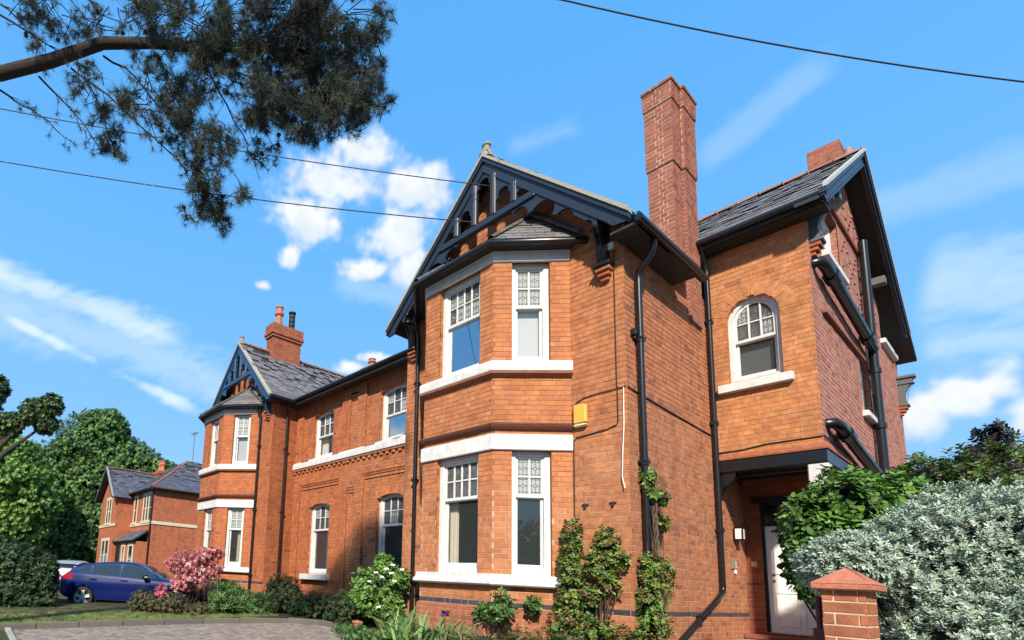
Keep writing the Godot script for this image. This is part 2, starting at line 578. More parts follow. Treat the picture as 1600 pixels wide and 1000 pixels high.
# ---------------------------------------------------------------- sash windows
# h = opening [u0, u1, y0, y1, rise] in the wall frame t; small panes cols x rows above the meeting rail at yt
func sash_window(par: Node, t: Transform3D, h: Array, cols: int, rows: int, yt: float, o := {}) -> Node3D:
	var dp: float = o.get("depth", -0.085)
	var fw: float = o.get("frame", 0.075)
	var trim: StandardMaterial3D = o.get("trim", M.white)
	var u0: float = h[0]
	var u1: float = h[1]
	var y0: float = h[2]
	var top: float = h[3] + h[4]
	var win := MB.new()
	var inn := [u0 + fw, u1 - fw, y0, h[3] - (fw if h[4] < 0.001 else fw * 0.4), h[4] * 0.9]
	# outer box frame: jambs, head, cill
	win.box(t, Vector3(u0 - 0.02, y0, dp - 0.09), Vector3(u0 + fw, h[3], dp), Color.WHITE, 0.006)
	win.box(t, Vector3(u1 - fw, y0, dp - 0.09), Vector3(u1 + 0.02, h[3], dp), Color.WHITE, 0.006)
	if h[4] < 0.001:
		win.box(t, Vector3(u0 + fw, h[3] - fw, dp - 0.09), Vector3(u1 - fw, h[3] + 0.03, dp - 0.002), Color.WHITE, 0.006)
	else:
		var poly := PackedVector2Array()
		for i in 17:
			poly.append(arch_pt([u0 - 0.0, u1 + 0.0, y0, h[3], h[4] + 0.01], i / 16.0))
		for i in 17:
			poly.append(arch_pt(inn, 1.0 - i / 16.0))
		win.prism(poly, t, dp - 0.09, dp - 0.001, Color.WHITE)
	var cill: float = o.get("cill", 0.09)
	win.box(t, Vector3(u0 + fw, y0, dp - 0.09), Vector3(u1 - fw, y0 + cill, dp + 0.012), Color.WHITE, 0.006)
	# staff bead inside the jambs
	for s in [u0 + fw, u1 - fw]:
		win.box(t, Vector3(s - 0.012, y0 + cill, dp - 0.05), Vector3(s + 0.012, h[3], dp - 0.018), Color.WHITE, 0.004)
	var w := part(par, "window", win, trim)
	# upper sash
	var sd := dp - 0.035
	var us := MB.new()
	var a := u0 + fw
	var b := u1 - fw
	var st := 0.045
	var ytop: float = inn[3] + inn[4]
	us.box(t, Vector3(a, yt, sd - 0.04), Vector3(a + st, inn[3], sd), Color.WHITE, 0.005)
	us.box(t, Vector3(b - st, yt, sd - 0.04), Vector3(b, inn[3], sd), Color.WHITE, 0.005)
	us.box(t, Vector3(a, yt - 0.035, sd - 0.04), Vector3(b, yt + 0.02, sd + 0.004), Color.WHITE, 0.005)
	var gin := [a + st, b - st, yt, inn[3] - (st if h[4] < 0.001 else st * 0.5), inn[4] * 0.92]
	if h[4] < 0.001:
		us.box(t, Vector3(a, inn[3] - st, sd - 0.04), Vector3(b, inn[3], sd - 0.001), Color.WHITE, 0.005)
	else:
		var poly := PackedVector2Array()
		for i in 17:
			poly.append(arch_pt(inn, i / 16.0))
		for i in 17:
			poly.append(arch_pt(gin, 1.0 - i / 16.0))
		us.prism(poly, t, sd - 0.04, sd - 0.001, Color.WHITE)
	part(w, "sash", us, trim)
	# lower sash, set further in
	var ld := sd - 0.04
	var ls := MB.new()
	var yb: float = y0 + cill
	ls.box(t, Vector3(a, yb, ld - 0.04), Vector3(a + 0.05, yt, ld), Color.WHITE, 0.005)
	ls.box(t, Vector3(b - 0.05, yb, ld - 0.04), Vector3(b, yt, ld), Color.WHITE, 0.005)
	ls.box(t, Vector3(a + 0.05, yb, ld - 0.04), Vector3(b - 0.05, yb + 0.08, ld), Color.WHITE, 0.005)
	ls.box(t, Vector3(a + 0.05, yt - 0.045, ld - 0.04), Vector3(b - 0.05, yt, ld), Color.WHITE, 0.005)
	part(w, "sash", ls, trim)
	var gm: StandardMaterial3D = o.get("glass", M.pane)
	for k in (2 if gm == M.pane else 1):
		var lp := MB.new()
		var gd := ld - 0.012 - 0.016 * k
		lp.quad(t * Vector3(a + 0.045, yb + 0.07, gd), t * Vector3(b - 0.045, yb + 0.07, gd), t * Vector3(b - 0.045, yt - 0.04, gd), t * Vector3(a + 0.045, yt - 0.04, gd))
		part(w, "pane", lp, gm)
	# small leaded panes
	var g0: float = gin[0]
	var g1: float = gin[1]
	var gy0 := yt + 0.02
	var gy1: float = gin[3] + gin[4]
	var bars := MB.new()
	for i in range(1, cols):
		var u := g0 + (g1 - g0) * i / cols
		bars.box(t, Vector3(u - 0.014, gy0, sd - 0.035), Vector3(u + 0.014, arch_y(gin, u), sd - 0.003), Color.WHITE, 0.004)
	for j in range(1, rows):
		var y := gy0 + (gy1 - gy0) * j / rows
		if h[4] > 0.2:
			y = gy0 + (gy1 - gy0) * (0.47)
		var sp := hole_span(gin, y)
		if sp.size():
			bars.box(t, Vector3(sp[0], y - 0.013, sd - 0.036), Vector3(sp[1], y + 0.013, sd - 0.002), Color.WHITE, 0.004)
	part(w, "glazing_bar", bars, trim)
	var lead := MB.new()
	var deco: int = o.get("deco", 1)
	for i in cols:
		for j in rows:
			var c0 := g0 + (g1 - g0) * i / cols + (0.014 if i > 0 else 0.0)
			var c1 := g0 + (g1 - g0) * (i + 1) / cols - (0.014 if i < cols - 1 else 0.0)
			var f0 := float(j) / rows
			var f1 := float(j + 1) / rows
			if h[4] > 0.2 and rows == 2:
				f0 = 0.0 if j == 0 else 0.47
				f1 = 0.47 if j == 0 else 1.0
			var r0 := gy0 + (gy1 - gy0) * f0
			var r1 := gy0 + (gy1 - gy0) * f1
			var poly := PackedVector2Array([Vector2(c0, r0), Vector2(c1, r0)])
			for k in 7:
				var u := c1 + (c0 - c1) * k / 6.0
				poly.append(Vector2(u, maxf(r0 + 0.005, minf(r1, arch_y(gin, u)))))
			var pm := MB.new()
			var zz := sd - 0.022
			for k in range(1, poly.size() - 1):
				pm.tri(t * Vector3(poly[0].x, poly[0].y, zz), t * Vector3(poly[k].x, poly[k].y, zz), t * Vector3(poly[k + 1].x, poly[k + 1].y, zz))
			var mm: StandardMaterial3D = o.get("small_glass", M.pebbled)
			if o.has("odd_glass") and rng.randf() < o.get("odd", 0.3):
				mm = o.odd_glass
			part(w, "pane", pm, mm)
			if deco > 0:
				leading(lead, t, c0, c1, r0, minf(r1, arch_y(gin, (c0 + c1) * 0.5)), zz + 0.004, deco)
	if deco > 0:
		part(w, "leading", lead, o.get("came", M.came), "stuff")
	# what hangs behind the glass
	var cu: Array = o.get("curtains", [])
	for q in cu:       # [from, to] as shares of the width
		var cm := MB.new()
		var n := 22
		for i in n:
			var s0: float = lerpf(a, b, q[0] + (q[1] - q[0]) * i / n)
			var s1: float = lerpf(a, b, q[0] + (q[1] - q[0]) * (i + 1) / n)
			var z0 := ld - 0.14 + 0.025 * sin(i * 1.9)
			var z1 := ld - 0.14 + 0.025 * sin((i + 1) * 1.9)
			cm.quad(t * Vector3(s0, y0 - 0.1, z0), t * Vector3(s1, y0 - 0.1, z1), t * Vector3(s1, top, z1), t * Vector3(s0, top, z0), o.get("cloth", Color(0.62, 0.58, 0.48)))
		part(w, "curtain", cm, M.cloth)
	if o.has("blind"):
		var bm := MB.new()
		bm.box(t, Vector3(a - 0.02, y0, ld - 0.10), Vector3(b + 0.02, top - 0.02, ld - 0.095), o.blind)
		part(w, "blind", bm, M.cloth)
	return w

func arch_y(g: Array, u: float) -> float:
	if g[4] < 0.001:
		return g[3]
	var m: float = (g[0] + g[1]) * 0.5
	var x: float = clampf((u - m) / ((g[1] - g[0]) * 0.5), -1.0, 1.0)
	return g[3] + g[4] * (sqrt(1.0 - x * x) if g[4] > 0.2 else 1.0 - x * x)

func leading(mb: MB, t: Transform3D, a: float, b: float, y0: float, y1: float, z: float, deco: int) -> void:
	var w := 0.0045
	var m := Vector2((a + b) * 0.5, (y0 + y1) * 0.5)
	var r := minf(b - a, y1 - y0) * 0.17
	var segs := []
	var i0 := (b - a) * 0.14
	var j0 := (y1 - y0) * 0.14
	if y1 - y0 < 0.06:
		return
	segs.append([Vector2(a, y0 + j0), Vector2(b, y0 + j0)])
	segs.append([Vector2(a, y1 - j0), Vector2(b, y1 - j0)])
	segs.append([Vector2(a + i0, y0), Vector2(a + i0, y1)])
	segs.append([Vector2(b - i0, y0), Vector2(b - i0, y1)])
	segs.append([Vector2(m.x, y0), m - Vector2(0, r)])
	segs.append([m + Vector2(0, r), Vector2(m.x, y1)])
	segs.append([Vector2(a, m.y), m - Vector2(r, 0)])
	segs.append([m + Vector2(r, 0), Vector2(b, m.y)])
	for k in 8:
		var p := m + Vector2.from_angle(TAU * k / 8) * r
		var q := m + Vector2.from_angle(TAU * (k + 1) / 8) * r
		segs.append([p, q])
	for s in segs:
		var d: Vector2 = (s[1] - s[0]).normalized()
		var nn := Vector2(-d.y, d.x) * w
		var p := [s[0] - nn, s[1] - nn, s[1] + nn, s[0] + nn]
		mb.quad(t * Vector3(p[0].x, p[0].y, z), t * Vector3(p[1].x, p[1].y, z), t * Vector3(p[2].x, p[2].y, z), t * Vector3(p[3].x, p[3].y, z))

# ---------------------------------------------------------------- roofs, gables, gutters
# slates in the frame t (x along the eave, y up the slope, z out of it); outline: polygon
func slate_roof(par: Node, nm: String, t: Transform3D, poly: PackedVector2Array, gauge := 0.21, wide := 0.26, apart := false, tone := Color(0.22, 0.21, 0.215)) -> Node3D:
	var deck := MB.new()
	deck.prism(poly, t, -0.10, -0.012, Color(0.05, 0.045, 0.045), true)
	var roof := part(par, nm, deck, M.slate)
	var all := MB.new()
	var lo := INF
	var hi := -INF
	var l := INF
	var r := -INF
	for p in poly:
		lo = minf(lo, p.y)
		hi = maxf(hi, p.y)
		l = minf(l, p.x)
		r = maxf(r, p.x)
	var row := 0
	var y := lo
	while y < hi - 0.02:
		var x := l - (wide * 0.5 if row % 2 == 1 else 0.0)
		while x < r:
			var g := 0.003
			var sq := PackedVector2Array([Vector2(x + g, y), Vector2(x + wide - g, y), Vector2(x + wide - g, y + gauge), Vector2(x + g, y + gauge)])
			for c in Geometry2D.intersect_polygons(sq, poly):
				if c.size() < 3 or Geometry2D.is_polygon_clockwise(c) and c.size() < 3:
					continue
				var k := rnd(0.75, 1.25)
				var col := Color(tone.r * k * rnd(0.95, 1.08), tone.g * k, tone.b * k * rnd(0.95, 1.1))
				if rng.randf() < 0.04:
					col = Color(0.2, 0.2, 0.17)
				var lift := rnd(0.0, 0.0025)
				var tilt := t * Transform3D(Basis(Vector3.RIGHT, rnd(-0.012, 0.012)), Vector3(0, 0, lift))
				var mb := MB.new() if apart else all
				var pts := []
				var area := 0.0
				for i in c.size():
					area += c[i].cross(c[(i + 1) % c.size()])
				for i in c.size():
					var p: Vector2 = c[i] if area > 0 else c[c.size() - 1 - i]
					pts.append(Vector3(p.x, p.y, 0.008 - 0.008 * (p.y - y) / gauge))
				for i in range(1, pts.size() - 1):
					mb.tri(tilt * pts[0], tilt * pts[i], tilt * pts[i + 1], col)
				for i in pts.size():
					var p: Vector3 = pts[i]
					var q: Vector3 = pts[(i + 1) % pts.size()]
					if absf(p.y - y) < 0.001 and absf(q.y - y) < 0.001 or apart:
						mb.quad(tilt * (p - Vector3(0, 0, 0.007)), tilt * (q - Vector3(0, 0, 0.007)), tilt * q, tilt * p, col * 0.9)
				if apart:
					part(roof, "slate", mb, M.slate)
			x += wide
		y += gauge
		row += 1
	if not apart:
		part(roof, "slating", all, M.slate, "stuff")
	return roof

func slope_frame(o: Vector3, along: Vector3, up_slope: Vector3) -> Transform3D:
	var x := along.normalized()
	var y := (up_slope - x * up_slope.dot(x)).normalized()
	return Transform3D(Basis(x, y, x.cross(y)), o)

func ridge_tiles(par: Node, a: Vector3, b: Vector3, n: int, col := Color(0.33, 0.12, 0.07), r := 0.11) -> void:
	var d := (b - a).normalized()
	var side := d.cross(UP).normalized()
	var up := side.cross(d)
	for i in n:
		var mb := MB.new()
		var p := a.lerp(b, (i + 0.02) / n)
		var q := a.lerp(b, (i + 0.99) / n)
		var rings := []
		for e in [p, q]:
			var ring := []
			for k in 7:
				var an := PI * k / 6.0
				ring.append(e + (side * cos(an) + up * (sin(an) * 0.9 - 0.25)) * r * (1.0 if e == p else 0.94))
			rings.append(ring)
		mb.ring_tube(rings, false, col * rnd(0.75, 1.15))
		part(par, "ridge_tile", mb, M.stone)

func gutter(par: Node, pts: Array, r := 0.06, m: Material = null) -> void:
	var mb := MB.new()
	mb.tube(pts, r, 10)
	part(par, "gutter", mb, m if m else M.black)

func pipe(par: Node, nm: String, pts: Array, r := 0.042, collars := true, m: Material = null) -> MeshInstance3D:
	var mb := MB.new()
	mb.tube(pts, r, 12)
	var o := part(par, nm, mb, m if m else M.black)
	if collars:
		for i in pts.size() - 1:
			var a: Vector3 = pts[i]
			var b: Vector3 = pts[i + 1]
			var n := int((b - a).length() / 1.75)
			for k in n:
				var cb := MB.new()
				var c := a.lerp(b, (k + 0.5) / n)
				var d := (b - a).normalized()
				cb.tube([c - d * 0.05, c + d * 0.05], r * 1.28, 12)
				cb.box(Transform3D(Basis(), c), Vector3(-r * 1.6, -0.02, -r * 1.6), Vector3(r * 1.2, 0.02, r * 1.2))
				part(o, "collar", cb, m if m else M.black)
	return o

func circle(c: Vector2, r: float, n := 20) -> PackedVector2Array:
	var p := PackedVector2Array()
	for i in n:
		p.append(c + Vector2.from_angle(TAU * i / n) * r)
	return p

# decorated barge boards in the frame t: x across (0 = middle), y height, z out
func barge(par: Node, t: Transform3D, ya: float, k: float, half: float, m: StandardMaterial3D, verge: Color, tracery := true, vback := 0.0) -> void:
	var deep := 0.31
	for s in [-1.0, 1.0]:
		var b := MB.new()
		var yb := ya - k * half
		b.prism(PackedVector2Array([Vector2(0, ya), Vector2(s * half, yb), Vector2(s * half, yb - 0.13), Vector2(s * (half - 0.2), yb - deep + 0.2 * k), Vector2(0, ya - deep)]), t, -0.03, 0.025, Color.WHITE, true)
		var o := part(par, "barge_board", b, m)
		var f := MB.new()
		f.prism(PackedVector2Array([Vector2(0, ya + 0.005), Vector2(s * (half + 0.02), yb - 0.02), Vector2(s * (half + 0.02), yb - 0.10), Vector2(0, ya - 0.085)]), t, -0.03, 0.062, Color.WHITE, true)
		f.prism(PackedVector2Array([Vector2(0, ya - 0.255), Vector2(s * (half - 0.25), yb + 0.25 * k - 0.255), Vector2(s * (half - 0.25), yb + 0.25 * k - 0.30), Vector2(0, ya - 0.30)]), t, -0.03, 0.045, Color.WHITE, true)
		part(o, "moulding", f, m)
		# mortar fillet and tile undercloak along the verge
		var v := MB.new()
		v.prism(PackedVector2Array([Vector2(0, ya + 0.075), Vector2(s * (half + 0.03), yb + 0.055), Vector2(s * (half + 0.03), yb - 0.018), Vector2(0, ya + 0.008)]), t, -0.06 + vback * 2.4, 0.085, verge, true)
		part(par, "verge", v, M.stone)
	if not tracery:
		return
	var yc := ya - 1.40      # underside of the collar
	var wc := (1.40 - deep) / k
	var cb := MB.new()
	cb.prism(PackedVector2Array([Vector2(-wc, yc), Vector2(wc, yc), Vector2(wc - 0.10 / k, yc + 0.12), Vector2(-wc + 0.10 / k, yc + 0.12)]), t, -0.04, 0.04, Color.WHITE, true)
	cb.box(t, Vector3(-wc + 0.02, yc - 0.015, -0.05), Vector3(wc - 0.02, yc + 0.03, 0.058), Color.WHITE, 0.006)
	part(par, "collar_beam", cb, m)
	for x in [-0.63, -0.21, 0.21, 0.63]:
		var pb := MB.new()
		var yt: float = ya - deep - k * absf(x) + 0.06
		pb.box(t, Vector3(x - 0.058, yc + 0.11, -0.05), Vector3(x + 0.058, yt, 0.05), Color.WHITE, 0.012)
		pb.box(t, Vector3(x - 0.025, yc + 0.12, 0.05), Vector3(x + 0.025, yt, 0.058), Color.WHITE, 0.004)
		part(par, "post", pb, m)
	# foiled heads between the posts
	for sp in [[-1.05, -0.63], [-0.63, -0.21], [-0.21, 0.21], [0.21, 0.63], [0.63, 1.05]]:
		var x0: float = sp[0]
		var x1: float = sp[1]
		var top := func(x: float) -> float: return ya - deep - k * absf(x)
		var pl := PackedVector2Array([Vector2(x0, top.call(x0)), Vector2(x1, top.call(x1))])
		if x0 * x1 < 0:
			pl = PackedVector2Array([Vector2(x0, top.call(x0)), Vector2(0, top.call(0.0)), Vector2(x1, top.call(x1))])
		var low := maxf(yc + 0.13, minf(top.call(x0), top.call(x1)) - 0.20)
		pl.append(Vector2(x1, low))
		pl.append(Vector2(x0, low))
		var res := [pl]
		var mx := (x0 + x1) * 0.5
		var ty: float = minf(top.call(x0), top.call(x1)) - 0.02
		var lobes := [[mx, low - 0.02, 0.155], [mx, (ty + top.call(mx)) * 0.5 - 0.10, 0.11], [mx - 0.085, low + 0.07, 0.085], [mx + 0.085, low + 0.07, 0.085]]
		for q in lobes:
			var nx := []
			for p in res:
				nx.append_array(Geometry2D.clip_polygons(p, circle(Vector2(q[0], q[1]), q[2])))
			res = nx
		var tb := MB.new()
		for p in res:
			if p.size() > 2:
				tb.prism(p, t, -0.02, 0.018, Color.WHITE, true)
		part(par, "tracery_panel", tb, m)
	# scalloped braces under the ends of the collar and along the foot of the boards
	for s in [-1.0, 1.0]:
		var tri := PackedVector2Array([Vector2(s * (wc - 0.55), yc + 0.01), Vector2(s * wc, yc + 0.01), Vector2(s * (wc + 0.55), yc - 0.55 * k), Vector2(s * (wc + 0.40), yc - 0.55 * k - 0.02), Vector2(s * (wc - 0.1), yc - 0.34)])
		var res := [tri]
		for q in [[wc - 0.33, yc - 0.22, 0.17], [wc + 0.10, yc - 0.40, 0.22], [wc - 0.62, yc - 0.08, 0.08], [wc + 0.45, yc - 0.66, 0.12], [wc - 0.12, yc - 0.31, 0.06]]:
			var nx := []
			for p in res:
				nx.append_array(Geometry2D.clip_polygons(p, circle(Vector2(s * q[0], q[1]), q[2])))
			res = nx
		var xb := half - 0.42
		var foot := PackedVector2Array([Vector2(s * (xb - 0.42), ya - deep - k * (xb - 0.42) + 0.02), Vector2(s * xb, ya - deep - k * xb + 0.02), Vector2(s * (xb - 0.02), ya - deep - k * xb - 0.10), Vector2(s * (xb - 0.35), ya - deep - k * (xb - 0.42) - 0.16)])
		for p in Geometry2D.clip_polygons(foot, circle(Vector2(s * (xb - 0.2), ya - deep - k * xb - 0.04), 0.13)):
			res.append(p)
		var tb := MB.new()
		for p in res:
			if p.size() > 2:
				tb.prism(p, t, -0.025, 0.02, Color.WHITE, true)
		part(par, "brace", tb, m)

# carved bracket under the foot of a barge board, in a wall frame at (u, y top)
func bracket(par: Node, t: Transform3D, u: float, ytop: float, m: StandardMaterial3D, proud := 0.34) -> void:
	var side := Transform3D(t.basis * Basis(Vector3(0, 0, 1), Vector3(0, 1, 0), Vector3(-1, 0, 0)), t * Vector3(u, ytop, 0))
	var b := MB.new()
	var prof := PackedVector2Array([Vector2(0, 0), Vector2(proud, 0), Vector2(proud, -0.07), Vector2(proud - 0.03, -0.10), Vector2(proud - 0.03, -0.17), Vector2(proud - 0.10, -0.25), Vector2(proud - 0.16, -0.40), Vector2(proud - 0.17, -0.52), Vector2(0.13, -0.66), Vector2(0.10, -0.70), Vector2(0, -0.70)])
	b.prism(prof, side, -0.062, 0.062, Color.WHITE, true)
	for z in [-0.035, 0.035]:
		b.prism(PackedVector2Array([Vector2(proud - 0.06, -0.18), Vector2(proud + 0.005, -0.18), Vector2(proud - 0.075, -0.28), Vector2(proud - 0.13, -0.42), Vector2(0.15, -0.63), Vector2(0.12, -0.63)]), side, z - 0.013, z + 0.013, Color.WHITE, true)
	b.box(t, Vector3(u - 0.1, ytop - 0.05, 0.0), Vector3(u + 0.1, ytop + 0.02, proud + 0.03), Color.WHITE, 0.01)
	b.box(t, Vector3(u - 0.085, ytop - 0.20, 0.0), Vector3(u + 0.085, ytop - 0.16, proud - 0.01), Color.WHITE, 0.01)
	b.box(t, Vector3(u - 0.12, ytop - 0.75, 0.0), Vector3(u + 0.12, ytop - 0.69, 0.17), Color.WHITE, 0.012)
	part(par, "bracket", b, m)
	var c := MB.new()
	c.box(t, Vector3(u - 0.105, ytop - 0.82, -0.02), Vector3(u + 0.105, ytop - 0.752, 0.135), Color(0.45, 0.14, 0.06), 0.01)
	c.box(t, Vector3(u - 0.085, ytop - 0.89, -0.02), Vector3(u + 0.085, ytop - 0.822, 0.10), Color(0.45, 0.14, 0.06), 0.01)
	c.box(t, Vector3(u - 0.06, ytop - 0.96, -0.02), Vector3(u + 0.06, ytop - 0.892, 0.06), Color(0.45, 0.14, 0.06), 0.01)
	part(par, "corbel", c, M.brick)

# ---------------------------------------------------------------- houses
const PINKW := Color(0.74, 0.74, 0.72)

func tf(z: float) -> Transform3D:      # wall facing the road, u = x
	return frame(Vector3(0, 0, z), Vector3.RIGHT)

func ts(x: float) -> Transform3D:      # wall facing +x, u = -z
	return frame(Vector3(x, 0, 0), Vector3(0, 0, -1))

func cill_block(par: Node, t: Transform3D, u0: float, u1: float, y0: float, y1: float, d: float, m: Material) -> void:
	var b := MB.new()
	b.box(t, Vector3(u0, y0, -0.1), Vector3(u1, y1, d), Color.WHITE, 0.012)
	part(par, "window_sill", b, m)

# the gabled block with its two-storey bay
func gable_block(par: Node3D, g: Dictionary) -> void:
	var zw: float = g.zw
	var zb: float = g.zb
	var plan := [Vector2(g.el, zw), Vector2(g.bl, zb), Vector2(g.br, zb), Vector2(g.er, zw)]
	var k := 1.03
	var ay: float = g.ay
	var main := {"gable": [g.ax, ay - 0.12, k], "name": "wall", "singles": g.get("sing_main", []), "tone": g.tone, "set": "a", "bands": [[1.28, 1.35, Color(0.07, 0.06, 0.075)]], "dark": 0.03, "mortar_y": g.get("mortar_y", 4.0)}
	brick_wall(par, tf(zw), g.xl, g.xr, 0.3, ay, [[g.el + 0.1, g.er - 0.1, 0.9, 6.95, 0.0, 1]], main)
	# bay walls
	var faces := [[0, g.wl], [1, g.wf], [2, g.wr]]
	var trim: StandardMaterial3D = M.white
	for f in faces:
		var a: Vector2 = plan[f[0]]
		var b: Vector2 = plan[f[0] + 1]
		var t := frame(Vector3(a.x, 0, a.y), Vector3(b.x - a.x, 0, b.y - a.y))
		var l := (b - a).length()
		var w: Array = f[1]
		var lo := [w[0], w[1], 1.80, 3.75, 0.0]
		var hi := [w[0], w[1], 5.19, 6.95, 0.0]
		brick_wall(par, t, 0.0, l, 0.3, 7.0, [lo, hi], {"thick": 0.2, "reveal": 0.09, "tone": g.tone, "singles": ([[0, l, 1.35, 3.75]] if g.get("single_bays", false) else []), "set": "b", "mortar_y": g.get("bay_mortar", 3.3), "joint": 0.008, "start": 0.03, "dark": 0.01, "bands": [[1.28, 1.35, Color(0.07, 0.06, 0.075)]]})
		var ex := 0.05 * tan(0.371)
		brick_wall(par, t.translated(t.basis.z * 0.05), -ex if f[0] > 0 else 0.0, l + (ex if f[0] < 2 else 0.0), 0.3, 1.26, [], {"thick": 0.0, "tone": Color(0.42, 0.145, 0.075), "name": "plinth", "mortar_y": 3.0})
		var broad: bool = f[0] == 1
		var o1 := {"small_glass": M.pebbled_dark if broad else M.pebbled, "deco": 1, "came": M.lead, "glass": g.glass_lo[f[0]]}
		var o2 := {"small_glass": M.pebbled_dark if broad else M.pebbled, "odd_glass": M.pebbled, "odd": 0.5, "deco": 1, "glass": g.glass_hi[f[0]]}
		if g.has("curtain_lo") and g.curtain_lo[f[0]].size():
			o1.curtains = g.curtain_lo[f[0]]
		if g.has("curtain_hi") and g.curtain_hi[f[0]].size():
			o2.curtains = g.curtain_hi[f[0]]
		if g.has("blind_hi") and f[0] == 2:
			o2.blind = g.blind_hi
		sash_window(par, t, lo, 4 if broad else 2, 2, 3.05, o1)
		sash_window(par, t, hi, 4 if broad else 2, 2, 6.21, o2)
	# white bands, cills, moulded brick courses
	plan_course(par, "frieze", plan, [[0.0, 6.93], [0.03, 6.94], [0.03, 7.10], [0.05, 7.12], [0.05, 7.15], [0.0, 7.16]], M.white)
	plan_course(par, "window_sill", plan, [[0.0, 5.02], [0.085, 5.03], [0.09, 5.05], [0.09, 5.16], [0.07, 5.20], [-0.06, 5.21]], M.white)
	plan_course(par, "string_course", plan, [[0.0, 4.94], [0.03, 4.945], [0.085, 4.985], [0.09, 5.02], [0.0, 5.022]], M.brick, Color(0.32, 0.14, 0.085))
	plan_course(par, "string_course", plan, [[0.0, 4.07], [0.04, 4.075], [0.07, 4.11], [0.09, 4.15], [0.06, 4.17], [0.0, 4.20]], M.brick, Color(0.17, 0.065, 0.045))
	plan_course(par, "lintel_band", plan, [[0.0, 3.745], [0.035, 3.75], [0.04, 3.76], [0.04, 3.99], [0.03, 4.0], [0.0, 4.0]], M.white)
	plan_course(par, "window_sill", plan, [[0.0, 1.62], [0.10, 1.63], [0.12, 1.65], [0.12, 1.69], [0.07, 1.735], [0.07, 1.80], [-0.06, 1.81]], M.white)
	plan_course(par, "plinth", plan, [[0.0, 1.262], [0.05, 1.262], [0.048, 1.275], [0.0, 1.30]], M.brick, Color(0.38, 0.135, 0.075))
	# the boxed eaves and gutter of the bay
	plan_course(par, "soffit", plan, [[0.0, 7.10], [0.15, 7.13], [0.17, 7.14], [0.17, 7.22], [0.0, 7.26]], M.soot)
	var off := func(d: float) -> Array:
		var r := []
		var dirs := []
		for i in 3:
			dirs.append((plan[i + 1] - plan[i]).normalized())
		for i in 4:
			var n0 := Vector2(-dirs[maxi(i - 1, 0)].y, dirs[maxi(i - 1, 0)].x)
			var n1 := Vector2(-dirs[mini(i, 2)].y, dirs[mini(i, 2)].x)
			var nn := (n0 + n1).normalized()
			nn /= nn.dot(n0)
			var p: Vector2 = plan[i] + nn * d
			if i == 0:
				p = plan[0] + Vector2(-d / absf(n0.x), 0)
			if i == 3:
				p = plan[3] + Vector2(d / absf(n0.x), 0)
			r.append(p)
		return r
	var gp: Array = off.call(0.215)
	gutter(par, [Vector3(gp[0].x, 7.14, gp[0].y), Vector3(gp[1].x, 7.15, gp[1].y), Vector3(gp[2].x, 7.15, gp[2].y), Vector3(gp[3].x, 7.15, gp[3].y)], 0.055)
	var e: Array = off.call(0.205)
	var tl := Vector3(g.bl - 0.1, 8.12, zw)
	var tr := Vector3(g.br + 0.1, 8.12, zw)
	var ev := []
	for p in e:
		ev.append(Vector3(p.x, 7.22, p.y))
	for f in [[ev[0], ev[1], [tl]], [ev[1], ev[2], [tr, tl]], [ev[2], ev[3], [tr]]]:
		var s := slope_frame(f[0], f[1] - f[0], f[2][0] - f[0])
		var inv := s.affine_inverse()
		var poly := PackedVector2Array()
		for p in [f[0], f[1]] + f[2]:
			var q: Vector3 = inv * p
			poly.append(Vector2(q.x, q.y))
		slate_roof(par, "bay_roof", s, poly, 0.135, 0.25, g.get("single_slates", false), Color(0.23, 0.215, 0.205))
	ridge_tiles(par, ev[2] + Vector3(0, 0.03, 0), tr + Vector3(0, 0.02, 0), 6, Color(0.12, 0.11, 0.11), 0.05)
	ridge_tiles(par, ev[1] + Vector3(0, 0.03, 0), tl + Vector3(0, 0.02, 0), 6, Color(0.12, 0.11, 0.11), 0.05)
	ridge_tiles(par, ev[3] + Vector3(-0.06, 0.06, 0.06), tr + Vector3(0.02, 0.02, 0.05), 13, Color(0.15, 0.13, 0.13), 0.085)
	ridge_tiles(par, ev[0] + Vector3(0.06, 0.06, 0.06), tl + Vector3(-0.02, 0.02, 0.05), 13, Color(0.15, 0.13, 0.13), 0.085)
	# barge boards
	barge(par, frame(Vector3(g.ax, 0, zw + 0.35), Vector3.RIGHT), ay, k, g.half, g.barge, Color(0.42, 0.39, 0.32))
	for s in [g.xl + 0.22, g.xr - 0.25]:
		bracket(par, tf(zw), s, ay - 0.31 - k * absf(s - g.ax) + 0.05, M.black if g.barge == M.navy else g.barge)
	# roof
	var eu: float = g.half + 0.02
	var ls := Vector2(eu, eu * k).length()
	var deep: float = g.deep
	var rs := slope_frame(Vector3(g.ax + eu, ay + 0.06 - eu * k, zw + 0.40), Vector3(0, 0, -1), Vector3(-1, k, 0))
	slate_roof(par, "roof_slope", rs, PackedVector2Array([Vector2(0, 0), Vector2(g.eave_r, 0), Vector2(deep, ls), Vector2(0, ls)]), 0.2, 0.27)
	var lf := slope_frame(Vector3(g.ax - eu, ay + 0.06 - eu * k, zw + 0.40 - deep), Vector3(0, 0, 1), Vector3(1, k, 0))
	slate_roof(par, "roof_slope", lf, PackedVector2Array([Vector2(deep - g.eave_l, 0), Vector2(deep, 0), Vector2(deep, ls), Vector2(0, ls)]), 0.2, 0.27)
	ridge_tiles(par, Vector3(g.ax, ay + 0.08, zw + 0.40), Vector3(g.ax, ay + 0.08, zw + 0.4 - deep), roundi(deep / 0.42), g.get("ridge_col", Color(0.34, 0.15, 0.10)))
	var fin := MB.new()
